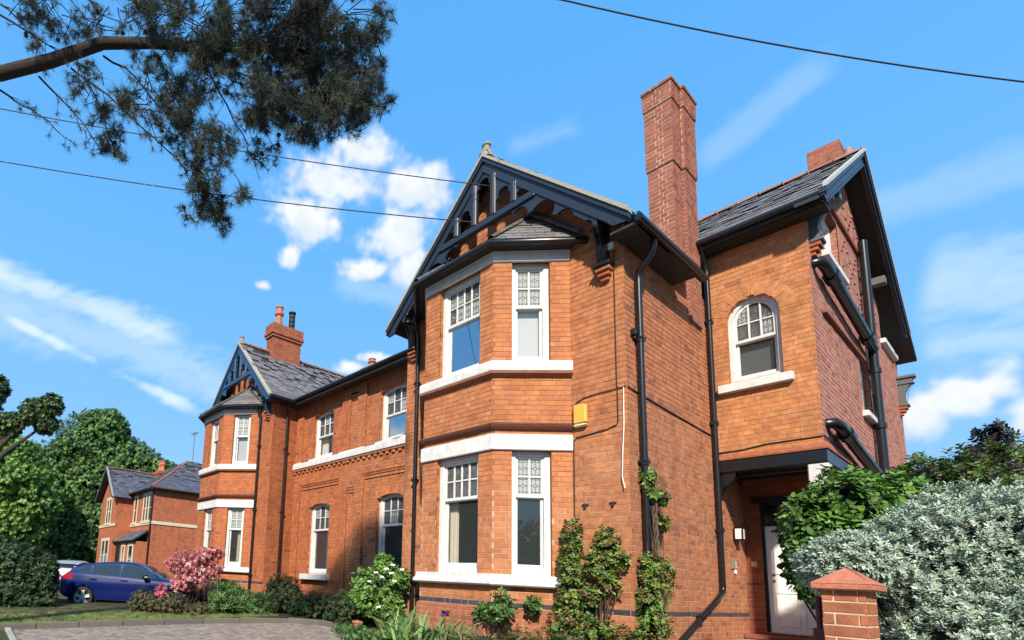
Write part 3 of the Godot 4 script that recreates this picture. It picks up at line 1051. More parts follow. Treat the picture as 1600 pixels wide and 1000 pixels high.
	fin.lathe(Transform3D(Basis(), Vector3(g.ax, ay + 0.08, zw + 0.30)), [[0.13, -0.06], [0.105, 0.06], [0.075, 0.085], [0.065, 0.19], [0.085, 0.205], [0.085, 0.245], [0.0, 0.245]], 10, Color(0.34, 0.29, 0.24))
	part(par, "finial", fin, M.stone)

func box_part(par: Node, nm: String, lo: Vector3, hi: Vector3, m: Material, col := Color.WHITE, bev := 0.0) -> MeshInstance3D:
	var b := MB.new()
	b.box(Transform3D(), lo, hi, col, bev)
	return part(par, nm, b, m)

# half of the wall between the two gables: recessed panels, arched sashes, cill band and dentils
func middle_wall(par: Node3D, ua: float, ub: float, pan: Array, niche: bool, win: Array, o: Dictionary) -> void:
	var zm := -9.18
	var hs := [[pan[0], pan[1], 5.24, 7.12, 0.0], [pan[0], pan[1], 1.2, 4.5, 0.0]]
	if niche:
		hs.append([-11.52, -11.20, 5.24, 6.89, 0.0])
		hs.append([-11.52, -11.20, 1.2, 4.18, 0.0])
	var tone: Color = o.tone
	brick_wall(par, tf(zm), ua, ub, 0.3, 7.3, hs, {"reveal": 0.075, "tone": tone, "thick": 0.3, "mortar_y": o.mortar_y, "joint": 0.008})
	for s in [0, 1]:
		var y0: float = [1.70, 5.25][s]
		var y1: float = [3.72, 6.63][s]
		var h := [win[0], win[1], y0, y1 + 0.03, 0.085]
		var p: Array = hs[1 - s]
		brick_wall(par, tf(zm - 0.072), p[0] - 0.05, p[1] + 0.05, p[2], p[3], [h], {"reveal": 0.11, "tone": tone, "thick": 0.26, "mortar_y": o.mortar_y, "joint": 0.008})
		var op := {"small_glass": M.pebbled_dark, "odd_glass": M.pebbled, "odd": 0.35, "depth": -0.10, "deco": 1, "frame": 0.085}
		op.merge(o.get("win%d" % s, {}))
		sash_window(par, tf(zm - 0.072), h, 3, 2, [3.05, 6.0][s], op)
		# corbelled head of the panel
		if s == 0:
			var c := MB.new()
			c.box(tf(zm - 0.072), Vector3(p[0], 4.42, 0), Vector3(p[1], 4.46, 0.05), tone, 0.004)
			var x: float = p[0]
			while x < p[1] - 0.05:
				c.box(tf(zm - 0.072), Vector3(x, 4.46, 0), Vector3(x + 0.055, 4.5, 0.065), tone * rnd(0.8, 1.1), 0.004)
				x += 0.11
			c.box(tf(zm - 0.072), Vector3(p[0], 4.33, 0), Vector3(p[1], 4.415, 0.028), tone, 0.004)
			part(par, "corbel_course", c, M.brick)
	if niche:
		for q in [[5.24, 6.89], [1.2, 4.18]]:
			brick_wall(par, tf(zm - 0.06), -11.55, -11.17, q[0], q[1], [], {"tone": tone, "thick": 0.0, "mortar_y": o.mortar_y})
			var c := MB.new()
			for i in 2:
				c.box(tf(zm - 0.06), Vector3(-11.52, q[1] - 0.085 * (i + 1), 0), Vector3(-11.20, q[1] - 0.085 * i - 0.01, 0.045 - 0.02 * i), tone, 0.004)
			part(par, "corbel_course", c, M.brick)
	# cill band with raised sections, dentil course
	var band := MB.new()
	band.box(tf(zm), Vector3(ua, 5.02, -0.02), Vector3(ub, 5.20, 0.085), Color.WHITE, 0.012)
	for q in [[ua, pan[0] - 0.0], [pan[1], ub]]:
		band.box(tf(zm), Vector3(q[0], 5.18, -0.02), Vector3(q[1], 5.235, 0.06), Color.WHITE, 0.01)
	band.box(tf(zm), Vector3(win[0] - 0.06, 5.18, -0.22), Vector3(win[1] + 0.06, 5.255, 0.05), Color.WHITE, 0.01)
	part(par, "sill_band", band, M.white)
	cill_block(par, tf(zm - 0.072), win[0] - 0.16, win[1] + 0.16, 1.53, 1.70, 0.16, M.white)
	course(par, "string_course", tf(zm), ua, ub, 4.955, 5.015, 0.06, M.brick, Color(0.36, 0.15, 0.075))
	var x := ua + 0.03
	while x < ub - 0.1:
		var d := MB.new()
		d.box(tf(zm), Vector3(x, 4.875, -0.01), Vector3(x + 0.115, 4.952, 0.045), tone * rnd(0.85, 1.1), 0.005)
		part(par, "dentil_brick", d, M.brick)
		x += 0.232
	# eaves
	var ev := MB.new()
	ev.box(tf(zm), Vector3(ua, 7.12, -0.05), Vector3(ub, 7.16, 0.34), Color.WHITE, 0.0)
	ev.box(tf(zm), Vector3(ua, 7.10, 0.30), Vector3(ub, 7.27, 0.345), Color.WHITE, 0.0)
	part(par, "fascia", ev, M.soot)
	gutter(par, [Vector3(ua, 7.24, zm + 0.38), Vector3(ub, 7.24, zm + 0.38)], 0.055)
	var s := slope_frame(Vector3(ua, 7.30, zm + 0.36), Vector3.RIGHT, Vector3(0, 0.577, -1))
	slate_roof(par, "roof_slope", s, PackedVector2Array([Vector2(0, 0), Vector2(ub - ua, 0), Vector2(ub - ua, 4.3), Vector2(0, 4.3)]), 0.25, 0.4)

func chimney(par: Node3D, nm: String, shafts: Array, levels: Array, o: Dictionary) -> Node3D:
	# shafts: [x0, x1, z0, z1] plan boxes; levels: [y0, y1, out]
	var root := MB.new()
	for s in shafts:
		root.box(Transform3D(), Vector3(s[0] + 0.02, levels[0][0], s[2] + 0.02), Vector3(s[1] - 0.02, levels[-1][1] - 0.02, s[3] - 0.02), Color(0.3, 0.2, 0.14))
	var c := part(par, nm, root, M.mortar)
	for s in shafts:
		for l in levels:
			var x0: float = s[0] - l[2]
			var x1: float = s[1] + l[2]
			var z0: float = s[2] - l[2]
			var z1: float = s[3] + l[2]
			var op := {"tone": o.tone, "thick": 0.0, "mortar_low": o.mortar, "mortar_y": 99.0, "bond": 2, "dark": 0.04, "hdark": 0.10, "name": "shaft", "joint": o.get("joint", 0.008)}
			brick_wall(c, frame(Vector3(0, 0, z1), Vector3.RIGHT), x0, x1, l[0], l[1], [], op)
			brick_wall(c, frame(Vector3(x1, 0, 0), Vector3(0, 0, -1)), -z1, -z0, l[0], l[1], [], op)
			brick_wall(c, frame(Vector3(0, 0, z0), Vector3.LEFT), -x1, -x0, l[0], l[1], [], op)
			brick_wall(c, frame(Vector3(x0, 0, 0), Vector3(0, 0, 1)), z0, z1, l[0], l[1], [], op)
			if l[2] > 0.001:
				var cap := MB.new()
				cap.box(Transform3D(), Vector3(x0 + 0.012, l[0] + 0.002, z0 + 0.012), Vector3(x1 - 0.012, l[1] - 0.002, z1 - 0.012), Color(0.25, 0.12, 0.08))
				part(c, "corbel", cap, M.brick)
	var fl := MB.new()
	var s0: Array = shafts[0]
	fl.box(Transform3D(), Vector3(s0[0], levels[-1][1] - 0.01, shafts[-1][2]), Vector3(s0[1], levels[-1][1] + 0.03, s0[3]), Color(0.4, 0.36, 0.3), 0.02)
	part(c, "flaunching", fl, M.stone)
	return c

func pot(par: Node, at: Vector3, h: float, r: float, m: Material, louvred := false) -> void:
	var b := MB.new()
	var t := Transform3D(Basis(), at)
	if not louvred:
		b.lathe(t, [[r * 1.05, 0], [r * 1.0, h * 0.08], [r * 0.82, h * 0.15], [r * 0.78, h * 0.55], [r * 1.15, h * 0.60], [r * 1.2, h * 0.68], [r * 0.9, h * 0.72], [r * 0.85, h * 0.92], [r * 1.05, h * 0.95], [r * 1.05, h], [r * 0.7, h], [r * 0.6, h * 0.9]], 14)
	else:
		b.lathe(t, [[r, 0], [r, h * 0.2], [r * 0.8, h * 0.24], [r, h * 0.28], [r, h * 0.42], [r * 0.8, h * 0.46], [r, h * 0.5], [r, h * 0.64], [r * 0.8, h * 0.68], [r, h * 0.72], [r, h * 0.86], [r * 0.75, h * 0.9], [r * 1.2, h * 0.95], [r * 1.2, h], [0, h]], 14)
	part(par, "chimney_pot", b, m)

func right_house() -> Node3D:
	var p := thing("brick_house", "nearest red brick house with navy gable, tall chimney and white front door", "house", Vector3.ZERO)
	singles_left = 290
	var tone := BRICK
	gable_block(p, {"xl": -7.88, "xr": -3.43, "zw": -7.8, "zb": -6.92, "el": -7.34, "bl": -6.53, "br": -5.06, "er": -4.25, "ax": -5.66, "ay": 9.56, "half": 2.47,
		"wl": [0.30, 0.89], "wf": [0.34, 1.21], "wr": [0.297, 0.889], "tone": tone, "sing_main": [[-4.25, -3.43, 1.3, 4.0]], "single_bays": true, "curtain_lo": [[], [[0.0, 0.22]], []], "single_slates": true,
		"glass_lo": [M.pane, M.pane, M.pane], "glass_hi": [M.pane, M.coated, M.pane], "blind_hi": Color(0.52, 0.55, 0.56), "barge": M.navy, "ridge_col": Color(0.34, 0.29, 0.24), "deep": 5.5, "eave_r": 2.42, "eave_l": 1.7, "mortar_y": 3.9, "bay_mortar": 3.2})
	# side wall, running on into the porch
	brick_wall(p, ts(-3.43), 7.8, 12.384, 0.3, 7.05, [], {"tone": Color(0.47, 0.185, 0.092), "dark": 0.10, "hdark": 0.3, "singles": [[7.8, 9.4, 3.2, 4.0]], "set": "c", "mortar_y": 4.45, "joint": 0.009, "bands": [[1.28, 1.35, Color(0.09, 0.06, 0.07)]]})
	brick_wall(p, frame(Vector3(-7.88, 0, -9.18), Vector3(0, 0, 1)), 0.0, 1.38, 0.3, 7.0, [], {"tone": tone, "thick": 0.2})
	middle_wall(p, -11.60, -7.88, [-10.83, -8.83], true, [-10.32, -9.30], {"tone": Color(0.49, 0.18, 0.082), "mortar_y": 2.6, "win0": {"glass": M.pane}, "win1": {"glass": M.coated}})
	# stair wing
	var wt := Color(0.585, 0.245, 0.105)
	var ah := [-3.13, -2.40, 5.34, 6.50, 0.39]
	brick_wall(p, tf(-11.0), -3.43, -1.99, 4.06, 8.15, [ah], {"tone": wt, "mortar": Color(0.50, 0.205, 0.085), "mortar_y": 0.0, "dark": 0.02, "reveal": 0.10})
	sash_window(p, tf(-11.0), ah, 3, 2, 6.13, {"small_glass": M.pebbled_dark, "odd_glass": M.pebbled, "odd": 0.35, "blind": Color(0.085, 0.085, 0.085), "frame": 0.07, "depth": -0.07, "deco": 1})
	cill_block(p, tf(-11.0), -3.29, -2.27, 5.19, 5.34, 0.10, M.white)
	var st := Color(0.48, 0.215, 0.16)
	var w1 := [12.05, 13.35, 7.74, 8.85, 0.0]
	var w2 := [17.05, 18.35, 7.70, 8.70, 0.0]
	var w3 := [14.32, 15.25, 5.36, 6.42, 0.33]
	brick_wall(p, ts(-1.99), 11.0, 19.05, 4.06, 10.6, [w1, w2, w3], {"gable": [14.25, 10.55, 0.70], "tone": st, "mortar_low": Color(0.33, 0.145, 0.11), "mortar": Color(0.33, 0.145, 0.11), "dark": 0.05, "reveal": 0.14})
	brick_wall(p, ts(-1.99), 12.384, 19.05, 0.3, 4.06, [], {"tone": st})
	for w in [[w1, 1], [w2, 1], [w3, 1]]:
		sash_window(p, ts(-1.99), w[0], 2, 1, w[0][2] + 0.6, {"deco": 0, "depth": -0.10})
		cill_block(p, ts(-1.99), w[0][0] - 0.12, w[0][1] + 0.12, w[0][2] - 0.12, w[0][2], 0.09, M.white)
	# string courses and the raised lattice of header bricks in the side gable
	course(p, "string_course", ts(-1.99), 11.9, 18.0, 8.96, 9.04, 0.045, M.brick, Color(0.28, 0.09, 0.06))
	var dots := 0
	for i in range(-14, 15):
		for j in range(-9, 10):
			var u := 14.4 + i * 0.16
			var y := 8.3 + j * 0.163
			if posmod(i + j, 6) != 0 and posmod(i - j, 6) != 0:
				continue
			if y > 10.45 - absf(u - 14.25) * 0.70 or y < 7.2 or (y > 8.85 and y < 9.15) or (u > 11.9 and u < 13.6) or (u > 16.8):
				continue
			var b := MB.new()
			b.box(ts(-1.99), Vector3(u - 0.045, y - 0.028, 0), Vector3(u + 0.045, y + 0.028, 0.018), st * rnd(0.7, 1.0), 0.004)
			part(p, "header_brick", b, M.brick)
			dots += 1
	# porch: string course, black beam, bracket, white post, ceiling, door wall
	var corner := [Vector2(-3.43, -11.0), Vector2(-1.99, -11.0), Vector2(-1.99, -12.6)]
	plan_course(p, "string_course", corner, [[-0.05, 4.0], [0.05, 4.0], [0.05, 4.03], [0.02, 4.07], [0.0, 4.10]], M.brick, Color(0.36, 0.12, 0.06))
	plan_course(p, "porch_beam", corner, [[-0.22, 3.79], [0.03, 3.79], [0.035, 3.80], [0.035, 3.985], [0.0, 4.0], [-0.2, 4.0]], M.black)
	var pb := MB.new()
	pb.box(Transform3D(), Vector3(-2.20, 0.9, -11.24), Vector3(-1.955, 3.79, -10.985), Color.WHITE, 0.015)
	part(p, "porch_post", pb, M.white)
	box_part(p, "porch_ceiling", Vector3(-3.42, 3.90, -12.38), Vector3(-2.0, 3.99, -11.05), M.soot)
	for z in [-11.5, -11.95]:
		box_part(p, "ceiling_beam", Vector3(-3.42, 3.78, z - 0.06), Vector3(-2.0, 3.905, z + 0.06), M.soot, Color.WHITE, 0.01)
	var br := MB.new()
	br.prism(PackedVector2Array([Vector2(-3.43, 3.79), Vector2(-3.12, 3.79), Vector2(-3.14, 3.68), Vector2(-3.22, 3.60), Vector2(-3.31, 3.54), Vector2(-3.33, 3.44), Vector2(-3.43, 3.40)]), tf(-11.0), -0.14, 0.0, Color.WHITE, true)
	part(p, "bracket", br, M.black)
	brick_wall(p, tf(-12.384), -3.43, -1.99, 0.9, 4.0, [[-3.19, -2.21, 1.02, 3.42, 0.0]], {"tone": Color(0.40, 0.13, 0.065), "reveal": 0.12, "mortar_y": 2.0})
	box_part(p, "lintel", Vector3(-3.3, 3.42, -12.40), Vector3(-2.1, 3.52, -12.33), M.soot)
	var df := MB.new()
	var td := tf(-12.384)
	df.box(td, Vector3(-3.19, 1.02, -0.14), Vector3(-3.155, 3.42, -0.05), Color.WHITE, 0.006)
	df.box(td, Vector3(-2.245, 1.02, -0.14), Vector3(-2.21, 3.42, -0.05), Color.WHITE, 0.006)
	df.box(td, Vector3(-3.155, 2.99, -0.14), Vector3(-2.245, 3.05, -0.05), Color.WHITE, 0.006)
	df.box(td, Vector3(-3.155, 3.38, -0.14), Vector3(-2.245, 3.42, -0.05), Color.WHITE, 0.006)
	part(p, "door_frame", df, M.soot)
	var fl := MB.new()
	fl.quad(td * Vector3(-3.155, 3.05, -0.1), td * Vector3(-2.245, 3.05, -0.1), td * Vector3(-2.245, 3.38, -0.1), td * Vector3(-3.155, 3.38, -0.1))
	part(p, "fanlight", fl, M.pane)
	door(p, td)
	box_part(p, "threshold", Vector3(-3.43, 0.93, -12.30), Vector3(-1.99, 1.018, -12.0), M.terracotta, Color(0.6, 0.5, 0.5), 0.015)
	box_part(p, "doorstep", Vector3(-3.42, 0.60, -12.25), Vector3(-1.99, 0.925, -11.0), M.stone, Color(0.36, 0.30, 0.22), 0.02)
	# floors, party wall, back wall and ceilings, so that the rooms are closed
	box_part(p, "floor", Vector3(-11.3, 0.8, -18.7), Vector3(-3.75, 0.95, -9.5), M.room)
	box_part(p, "floor", Vector3(-7.6, 0.8, -9.5), Vector3(-3.75, 0.95, -8.1), M.room)
	box_part(p, "floor", Vector3(-11.3, 4.25, -18.7), Vector3(-3.75, 4.5, -9.5), M.room)
	box_part(p, "floor", Vector3(-7.6, 4.25, -9.5), Vector3(-3.75, 4.5, -8.1), M.room)
	box_part(p, "floor", Vector3(-3.65, 4.15, -18.7), Vector3(-2.3, 4.3, -11.3), M.room)
	box_part(p, "ceiling", Vector3(-7.6, 7.1, -9.4), Vector3(-3.75, 7.18, -8.1), M.room)
	box_part(p, "ceiling", Vector3(-11.3, 7.1, -18.7), Vector3(-3.75, 7.18, -9.5), M.room)
	box_part(p, "ceiling", Vector3(-6.8, 7.1, -8.1), Vector3(-4.8, 7.16, -7.3), M.room)
	box_part(p, "floor", Vector3(-6.8, 4.25, -8.1), Vector3(-4.8, 4.5, -7.3), M.room)
	box_part(p, "ceiling", Vector3(-3.6, 8.3, -18.0), Vector3(-2.3, 8.38, -11.3), M.room)
	box_part(p, "party_wall", Vector3(-11.60, 0.3, -18.7), Vector3(-11.38, 7.2, -9.55), M.room)
	box_part(p, "rear_wall", Vector3(-11.36, 0.3, -19.05), Vector3(-2.0, 8.0, -18.8), M.mortar, Color(0.4, 0.14, 0.08))
	box_part(p, "partition", Vector3(-3.74, 0.3, -18.8), Vector3(-3.66, 8.0, -12.6), M.room)
	# roofs of the wing
	var fs := slope_frame(Vector3(-7.2, 8.05, -10.58), Vector3.RIGHT, Vector3(0, 2.70, -3.67))
	slate_roof(p, "roof_slope", fs, PackedVector2Array([Vector2(2.95, 0), Vector2(5.54, 0), Vector2(5.54, 4.556), Vector2(0.2, 4.556), Vector2(1.4, 2.6)]), 0.2, 0.28, true, Color(0.30, 0.285, 0.275))
	var rr := slope_frame(Vector3(-1.66, 7.75, -19.1), Vector3.LEFT, Vector3(0, 3.0, 4.85))
	slate_roof(p, "roof_slope", rr, PackedVector2Array([Vector2(0, 0), Vector2(7.0, 0), Vector2(7.0, 5.70), Vector2(0, 5.70)]), 0.25, 0.4)
	ridge_tiles(p, Vector3(-1.66, 10.76, -14.25), Vector3(-7.0, 10.76, -14.25), 13, Color(0.36, 0.17, 0.12))
	var wb := frame(Vector3(-1.70, 0, -14.25), Vector3(0, 0, -1))
	barge(p, wb, 10.72, 0.715, 3.72, M.navy, Color(0.5, 0.5, 0.5), false, 0.035)
	# soffit under the wing's verge with purlin ends, eaves, gutters
	for s in [-1.0, 1.0]:
		var sf := MB.new()
		sf.prism(PackedVector2Array([Vector2(0, 10.56), Vector2(s * 3.72, 10.56 - 0.70 * 3.72), Vector2(s * 3.72, 10.50 - 0.70 * 3.72), Vector2(0, 10.50)]), wb, -0.33, -0.03, Color.WHITE, true)
		part(p, "soffit", sf, M.soot)
	for u in [-2.0, 2.05]:
		box_part(p, "purlin_end", Vector3(-2.0, 10.3 - 0.70 * absf(u) - 0.17, -14.25 - u - 0.1), Vector3(-1.74, 10.3 - 0.70 * absf(u), -14.25 - u + 0.1), M.lead, Color(1.6, 1.6, 1.7), 0.01)
	for u in [11.22, 18.75]:
		bracket(p, ts(-1.99), u, 10.38 - 0.70 * absf(u - 14.25), M.lead, 0.28)
	var ev := MB.new()
	ev.box(tf(-11.0), Vector3(-3.43, 7.87, -0.02), Vector3(-1.70, 7.91, 0.36), Color.WHITE)
	ev.box(tf(-11.0), Vector3(-3.43, 7.87, 0.33), Vector3(-1.70, 8.03, 0.37), Color.WHITE)
	part(p, "fascia", ev, M.soot)
	gutter(p, [Vector3(-3.43, 7.99, -10.58), Vector3(-1.72, 7.99, -10.58)], 0.05)
	# eaves over the side wall
	var es := MB.new()
	es.box(ts(-3.43), Vector3(7.46, 6.80, -0.02), Vector3(9.55, 6.84, 0.36), Color.WHITE)
	es.box(ts(-3.43), Vector3(7.5, 6.80, 0.33), Vector3(9.78, 7.0, 0.37), Color.WHITE)
	part(p, "fascia", es, M.soot)
	gutter(p, [Vector3(-3.04, 6.86, -7.42), Vector3(-3.04, 6.85, -9.80)], 0.055)
	# chimneys
	var ct := Color(0.360, 0.130, 0.085)
	chimney(p, "chimney", [[-3.85, -3.44, -10.20, -9.83], [-3.85, -3.385, -10.70, -10.20]], [[6.4, 9.33, 0.0], [9.33, 10.57, 0.022], [10.57, 10.93, 0.04], [10.93, 10.985, 0.062]], {"tone": ct, "mortar": Color(0.66, 0.45, 0.34), "joint": 0.012})
	chimney(p, "chimney", [[-2.62, -2.17, -16.5, -15.4]], [[9.8, 11.55, 0.0], [11.55, 12.0, 0.05]], {"tone": Color(0.405, 0.143, 0.088), "mortar": Color(0.5, 0.28, 0.18)})
	var ft := MB.new()
	ft.tube([Vector3(-1.86, 10.70, -14.25), Vector3(-1.86, 10.95, -14.25)], [0.09, 0.05], 8, Color(0.42, 0.25, 0.2))
	part(p, "finial", ft, M.stone)
	# pipes
	var dp := pipe(p, "downpipe", [Vector3(-3.10, 6.80, -8.05), Vector3(-3.14, 6.62, -8.06), Vector3(-3.34, 6.42, -8.09), Vector3(-3.355, 6.30, -8.10), Vector3(-3.355, 0.7, -8.12)], 0.045)
	for y in [5.45]:
		var cb := MB.new()
		cb.box(Transform3D(), Vector3(-3.43, y - 0.05, -8.03), Vector3(-3.36, y + 0.05, -7.95), Color.WHITE, 0.01)
		part(dp, "bracket", cb, M.black)
	pipe(p, "downpipe", [Vector3(-3.33, 7.95, -10.62), Vector3(-3.36, 7.72, -10.80), Vector3(-3.365, 7.55, -10.92), Vector3(-3.365, 1.82, -10.93), Vector3(-3.365, 1.70, -10.88), Vector3(-3.365, 0.9, -9.0)], 0.042)
	var sv := pipe(p, "soil_pipe", [Vector3(-1.88, 9.2, -15.0), Vector3(-1.88, 3.2, -15.05)], 0.075, false)
	for y in [6.35, 5.2]:
		var cb := MB.new()
		cb.tube([Vector3(-1.88, y - 0.05, -15.03), Vector3(-1.88, y + 0.05, -15.03)], 0.10, 12)
		part(sv, "collar", cb, M.black)
	for q in [[7.15, 6.80, -11.2], [4.42, 3.95, -11.25]]:
		var sp := pipe(p, "waste_pipe", [Vector3(-1.99, q[0] + 0.03, q[2]), Vector3(-1.90, q[0] + 0.03, q[2]), Vector3(-1.86, q[0], q[2] - 0.15), Vector3(-1.86, q[1], -14.95)], 0.085, false)
		for s in [0.12, 0.85]:
			var a: Vector3 = Vector3(-1.86, q[0], q[2] - 0.15).lerp(Vector3(-1.86, q[1], -14.95), s)
			var cb := MB.new()
			cb.tube([a + Vector3(0, 0.01, 0.12), a - Vector3(0, 0.01, 0.12)], 0.11, 12)
			part(sp, "collar", cb, M.black)
		var ss := MB.new()
		ss.box(Transform3D(), Vector3(-1.99, q[1] - 0.35, -14.6), Vector3(-1.93, q[1] - 0.28, -11.6), Color(0.34, 0.13, 0.09), 0.01)
		part(p, "string_course", ss, M.brick)
	pipe(p, "downpipe", [Vector3(-7.42, 7.1, -7.5), Vector3(-7.46, 6.9, -7.6), Vector3(-7.50, 6.75, -7.72), Vector3(-7.50, 0.6, -7.73)], 0.042)
	return p

func door(p: Node3D, td: Transform3D) -> void:
	var d := MB.new()
	d.box(td, Vector3(-3.153, 1.03, -0.125), Vector3(-2.247, 2.988, -0.085), Color.WHITE, 0.004)
	# raised mouldings round sunk panels
	for q in [[-3.05, -2.73, 1.18, 1.78], [-2.67, -2.35, 1.18, 1.78], [-3.05, -2.73, 2.10, 2.86], [-2.67, -2.35, 2.10, 2.86]]:
		var w := 0.022
		d.box(td, Vector3(q[0], q[2], -0.085), Vector3(q[1], q[2] + w, -0.072), Color.WHITE, 0.006)
		d.box(td, Vector3(q[0], q[3] - w, -0.085), Vector3(q[1], q[3], -0.072), Color.WHITE, 0.006)
		d.box(td, Vector3(q[0], q[2] + w, -0.085), Vector3(q[0] + w, q[3] - w, -0.072), Color.WHITE, 0.006)
		d.box(td, Vector3(q[1] - w, q[2] + w, -0.085), Vector3(q[1], q[3] - w, -0.072), Color.WHITE, 0.006)
	d.box(td, Vector3(-3.153, 1.03, -0.085), Vector3(-2.247, 1.09, -0.06), Color.WHITE, 0.006)
	var o := part(p, "door", d, M.door_white)
	o.set_meta("label", "white panelled front door with the number 38")
	for y in [1.98, 2.09]:
		var l := MB.new()
		l.tube([td * Vector3(-3.06, y, -0.085), td * Vector3(-3.06, y, -0.065)], 0.022, 12)
		part(o, "lock", l, M.lead)
	var lb := MB.new()
	lb.box(td, Vector3(-2.83, 1.80, -0.085), Vector3(-2.57, 1.86, -0.072), Color.WHITE, 0.004)
	lb.box(td, Vector3(-2.80, 1.815, -0.074), Vector3(-2.60, 1.845, -0.068), Color(0.5, 0.5, 0.5), 0.002)
	part(o, "letter_box", lb, M.white)
	var tm := TextMesh.new()
	tm.text = "38"
	var fnt := SystemFont.new()
	fnt.font_names = PackedStringArray(["Droid Sans"])
	tm.font = fnt
	tm.font_size = 32
	tm.pixel_size = 0.0032
	tm.depth = 0.006
	var n := MeshInstance3D.new()
	n.name = "number"
	n.mesh = tm
	n.material_override = M.lead
	n.position = td * Vector3(-2.72, 1.955, -0.08)
	o.add_child(n, true)

func wall_fittings() -> void:
	var t := tf(-7.8)
	var a := thing("alarm_box", "yellow burglar alarm box on the brick pier right of the bay", "alarm box", Vector3(-4.09, 4.29, -7.8))
	var b := MB.new()
	b.box(Transform3D(), Vector3(-0.10, -0.15, 0.0), Vector3(0.10, 0.16, 0.085), Color(0.62, 0.36, 0.06), 0.02)
	b.box(Transform3D(), Vector3(-0.10, -0.19, 0.0), Vector3(0.10, -0.153, 0.08), Color(0.75, 0.62, 0.38), 0.015)
	part(a, "cover", b, M.plastic)
	var s := thing("vent_cover", "small white box under the eaves beside the carved black bracket", "vent", Vector3(-3.60, 6.84, -7.8))
	var sb := MB.new()
	sb.box(Transform3D(), Vector3(-0.06, -0.055, 0.0), Vector3(0.055, 0.055, 0.06), Color(0.75, 0.75, 0.75), 0.012)
	part(s, "cover", sb, M.plastic)
	var c := MB.new()
	var d := 0.014
	for line in [[[-3.555, 6.78], [-3.56, 5.6], [-3.56, 4.60], [-3.53, 4.57], [-3.44, 4.58]], [[-3.57, 4.57], [-3.85, 4.57], [-4.05, 4.55], [-4.16, 4.51], [-4.205, 4.42], [-4.21, 4.1]], [[-3.555, 4.6], [-3.555, 4.08], [-3.58, 4.03], [-3.72, 3.99], [-4.0, 3.96], [-4.17, 3.95], [-4.215, 3.88], [-4.22, 2.4]]]:
		var pts := []
		for q in line:
			pts.append(t * Vector3(q[0], q[1], d))
		c.tube(pts, 0.008, 6)
	c.tube([Vector3(-3.418, 4.57, -7.81), Vector3(-3.418, 4.54, -8.4), Vector3(-3.418, 4.47, -10.9)], 0.010, 6)
	tag(structure("cable", "dark cables clipped to the brick pier and running back along the side wall", c, M.soot, ""), "dark cables clipped to the brick pier and running back along the side wall", "cable")
	var w := MB.new()
	w.tube([t * Vector3(-3.47, 4.57, 0.012), t * Vector3(-3.475, 4.0, 0.02), t * Vector3(-3.50, 3.55, 0.03), t * Vector3(-3.51, 3.25, 0.035), t * Vector3(-3.47, 3.08, 0.05)], 0.007, 6, Color(0.8, 0.78, 0.75))
	tag(structure("cable", "loose white cable hanging down the corner of the brick pier", w, M.plastic, ""), "loose white cable hanging down the corner of the brick pier", "cable")
	var r := MB.new()
	r.tube([Vector3(-3.36, 4.15, -10.985), Vector3(-3.0, 4.155, -10.985), Vector3(-2.7, 4.20, -10.985), Vector3(-2.0, 4.21, -10.985), Vector3(-1.975, 4.21, -11.02), Vector3(-1.975, 4.17, -12.6)], 0.010, 6)
	tag(structure("cable", "thin dark cable sagging above the black porch beam", r, M.soot, ""), "thin dark cable sagging above the black porch beam", "cable")
	for q in [[-4.06, "left"], [-3.66, "right"]]:
		var e := thing("wall_anchor", "small dark iron wall anchor on the pier, %s one of the two above the climber" % q[1], "wall anchor", Vector3(q[0], 2.89, -7.8), "iron anchors on the pier")
		var eb := MB.new()
		eb.box(Transform3D(), Vector3(-0.05, -0.012, 0), Vector3(0.05, 0.012, 0.02), Color.WHITE, 0.004)
		eb.box(Transform3D(), Vector3(-0.014, -0.06, 0), Vector3(0.014, 0.02, 0.03), Color.WHITE, 0.004)
		part(e, "bracket", eb, M.soot)
	# porch lamp, entry phone, bell
	var l := thing("wall_lamp", "small dark lantern with white glass on the porch side wall", "wall lamp", Vector3(-3.43, 2.80, -11.8))
	var lt := ts(-3.43)
	lt.origin = Vector3.ZERO
	var lm := MB.new()
	lm.box(lt, Vector3(-0.05, -0.06, 0), Vector3(0.05, 0.10, 0.025), Color.WHITE, 0.006)
	lm.box(lt, Vector3(-0.075, 0.09, 0.02), Vector3(0.075, 0.125, 0.16), Color.WHITE, 0.012)
	lm.box(lt, Vector3(-0.075, -0.13, 0.02), Vector3(0.075, -0.10, 0.16), Color.WHITE, 0.012)
	for u in [-0.068, 0.068]:
		for z in [0.03, 0.15]:
			lm.box(lt, Vector3(u - 0.008, -0.10, z - 0.008), Vector3(u + 0.008, 0.09, z + 0.008), Color.WHITE)
	part(l, "lantern_frame", lm, M.black)
	var lg := MB.new()
	lg.box(lt, Vector3(-0.058, -0.098, 0.035), Vector3(0.058, 0.088, 0.142), Color(0.75, 0.72, 0.68))
	part(l, "lamp_glass", lg, M.plastic)
	var ph := thing("entry_phone", "grey entry phone panel with a white strip below the porch lamp", "entry phone", Vector3(-3.43, 2.17, -11.66))
	var pm := MB.new()
	pm.box(lt, Vector3(-0.09, -0.02, 0), Vector3(0.07, 0.14, 0.025), Color(0.22, 0.18, 0.15), 0.006)
	part(ph, "panel", pm, M.plastic)
	var pw := MB.new()
	pw.box(lt, Vector3(0.075, 0.0, 0), Vector3(0.115, 0.13, 0.02), Color(0.75, 0.73, 0.72), 0.004)
	pw.box(lt, Vector3(0.04, -0.10, 0), Vector3(0.10, -0.03, 0.03), Color(0.75, 0.73, 0.72), 0.006)
	part(ph, "handset", pw, M.plastic)
	var bl := thing("door_bell", "small brass bell plate on the brick beside the white door", "door bell", Vector3(-3.31, 2.28, -12.384))
	var bm := MB.new()
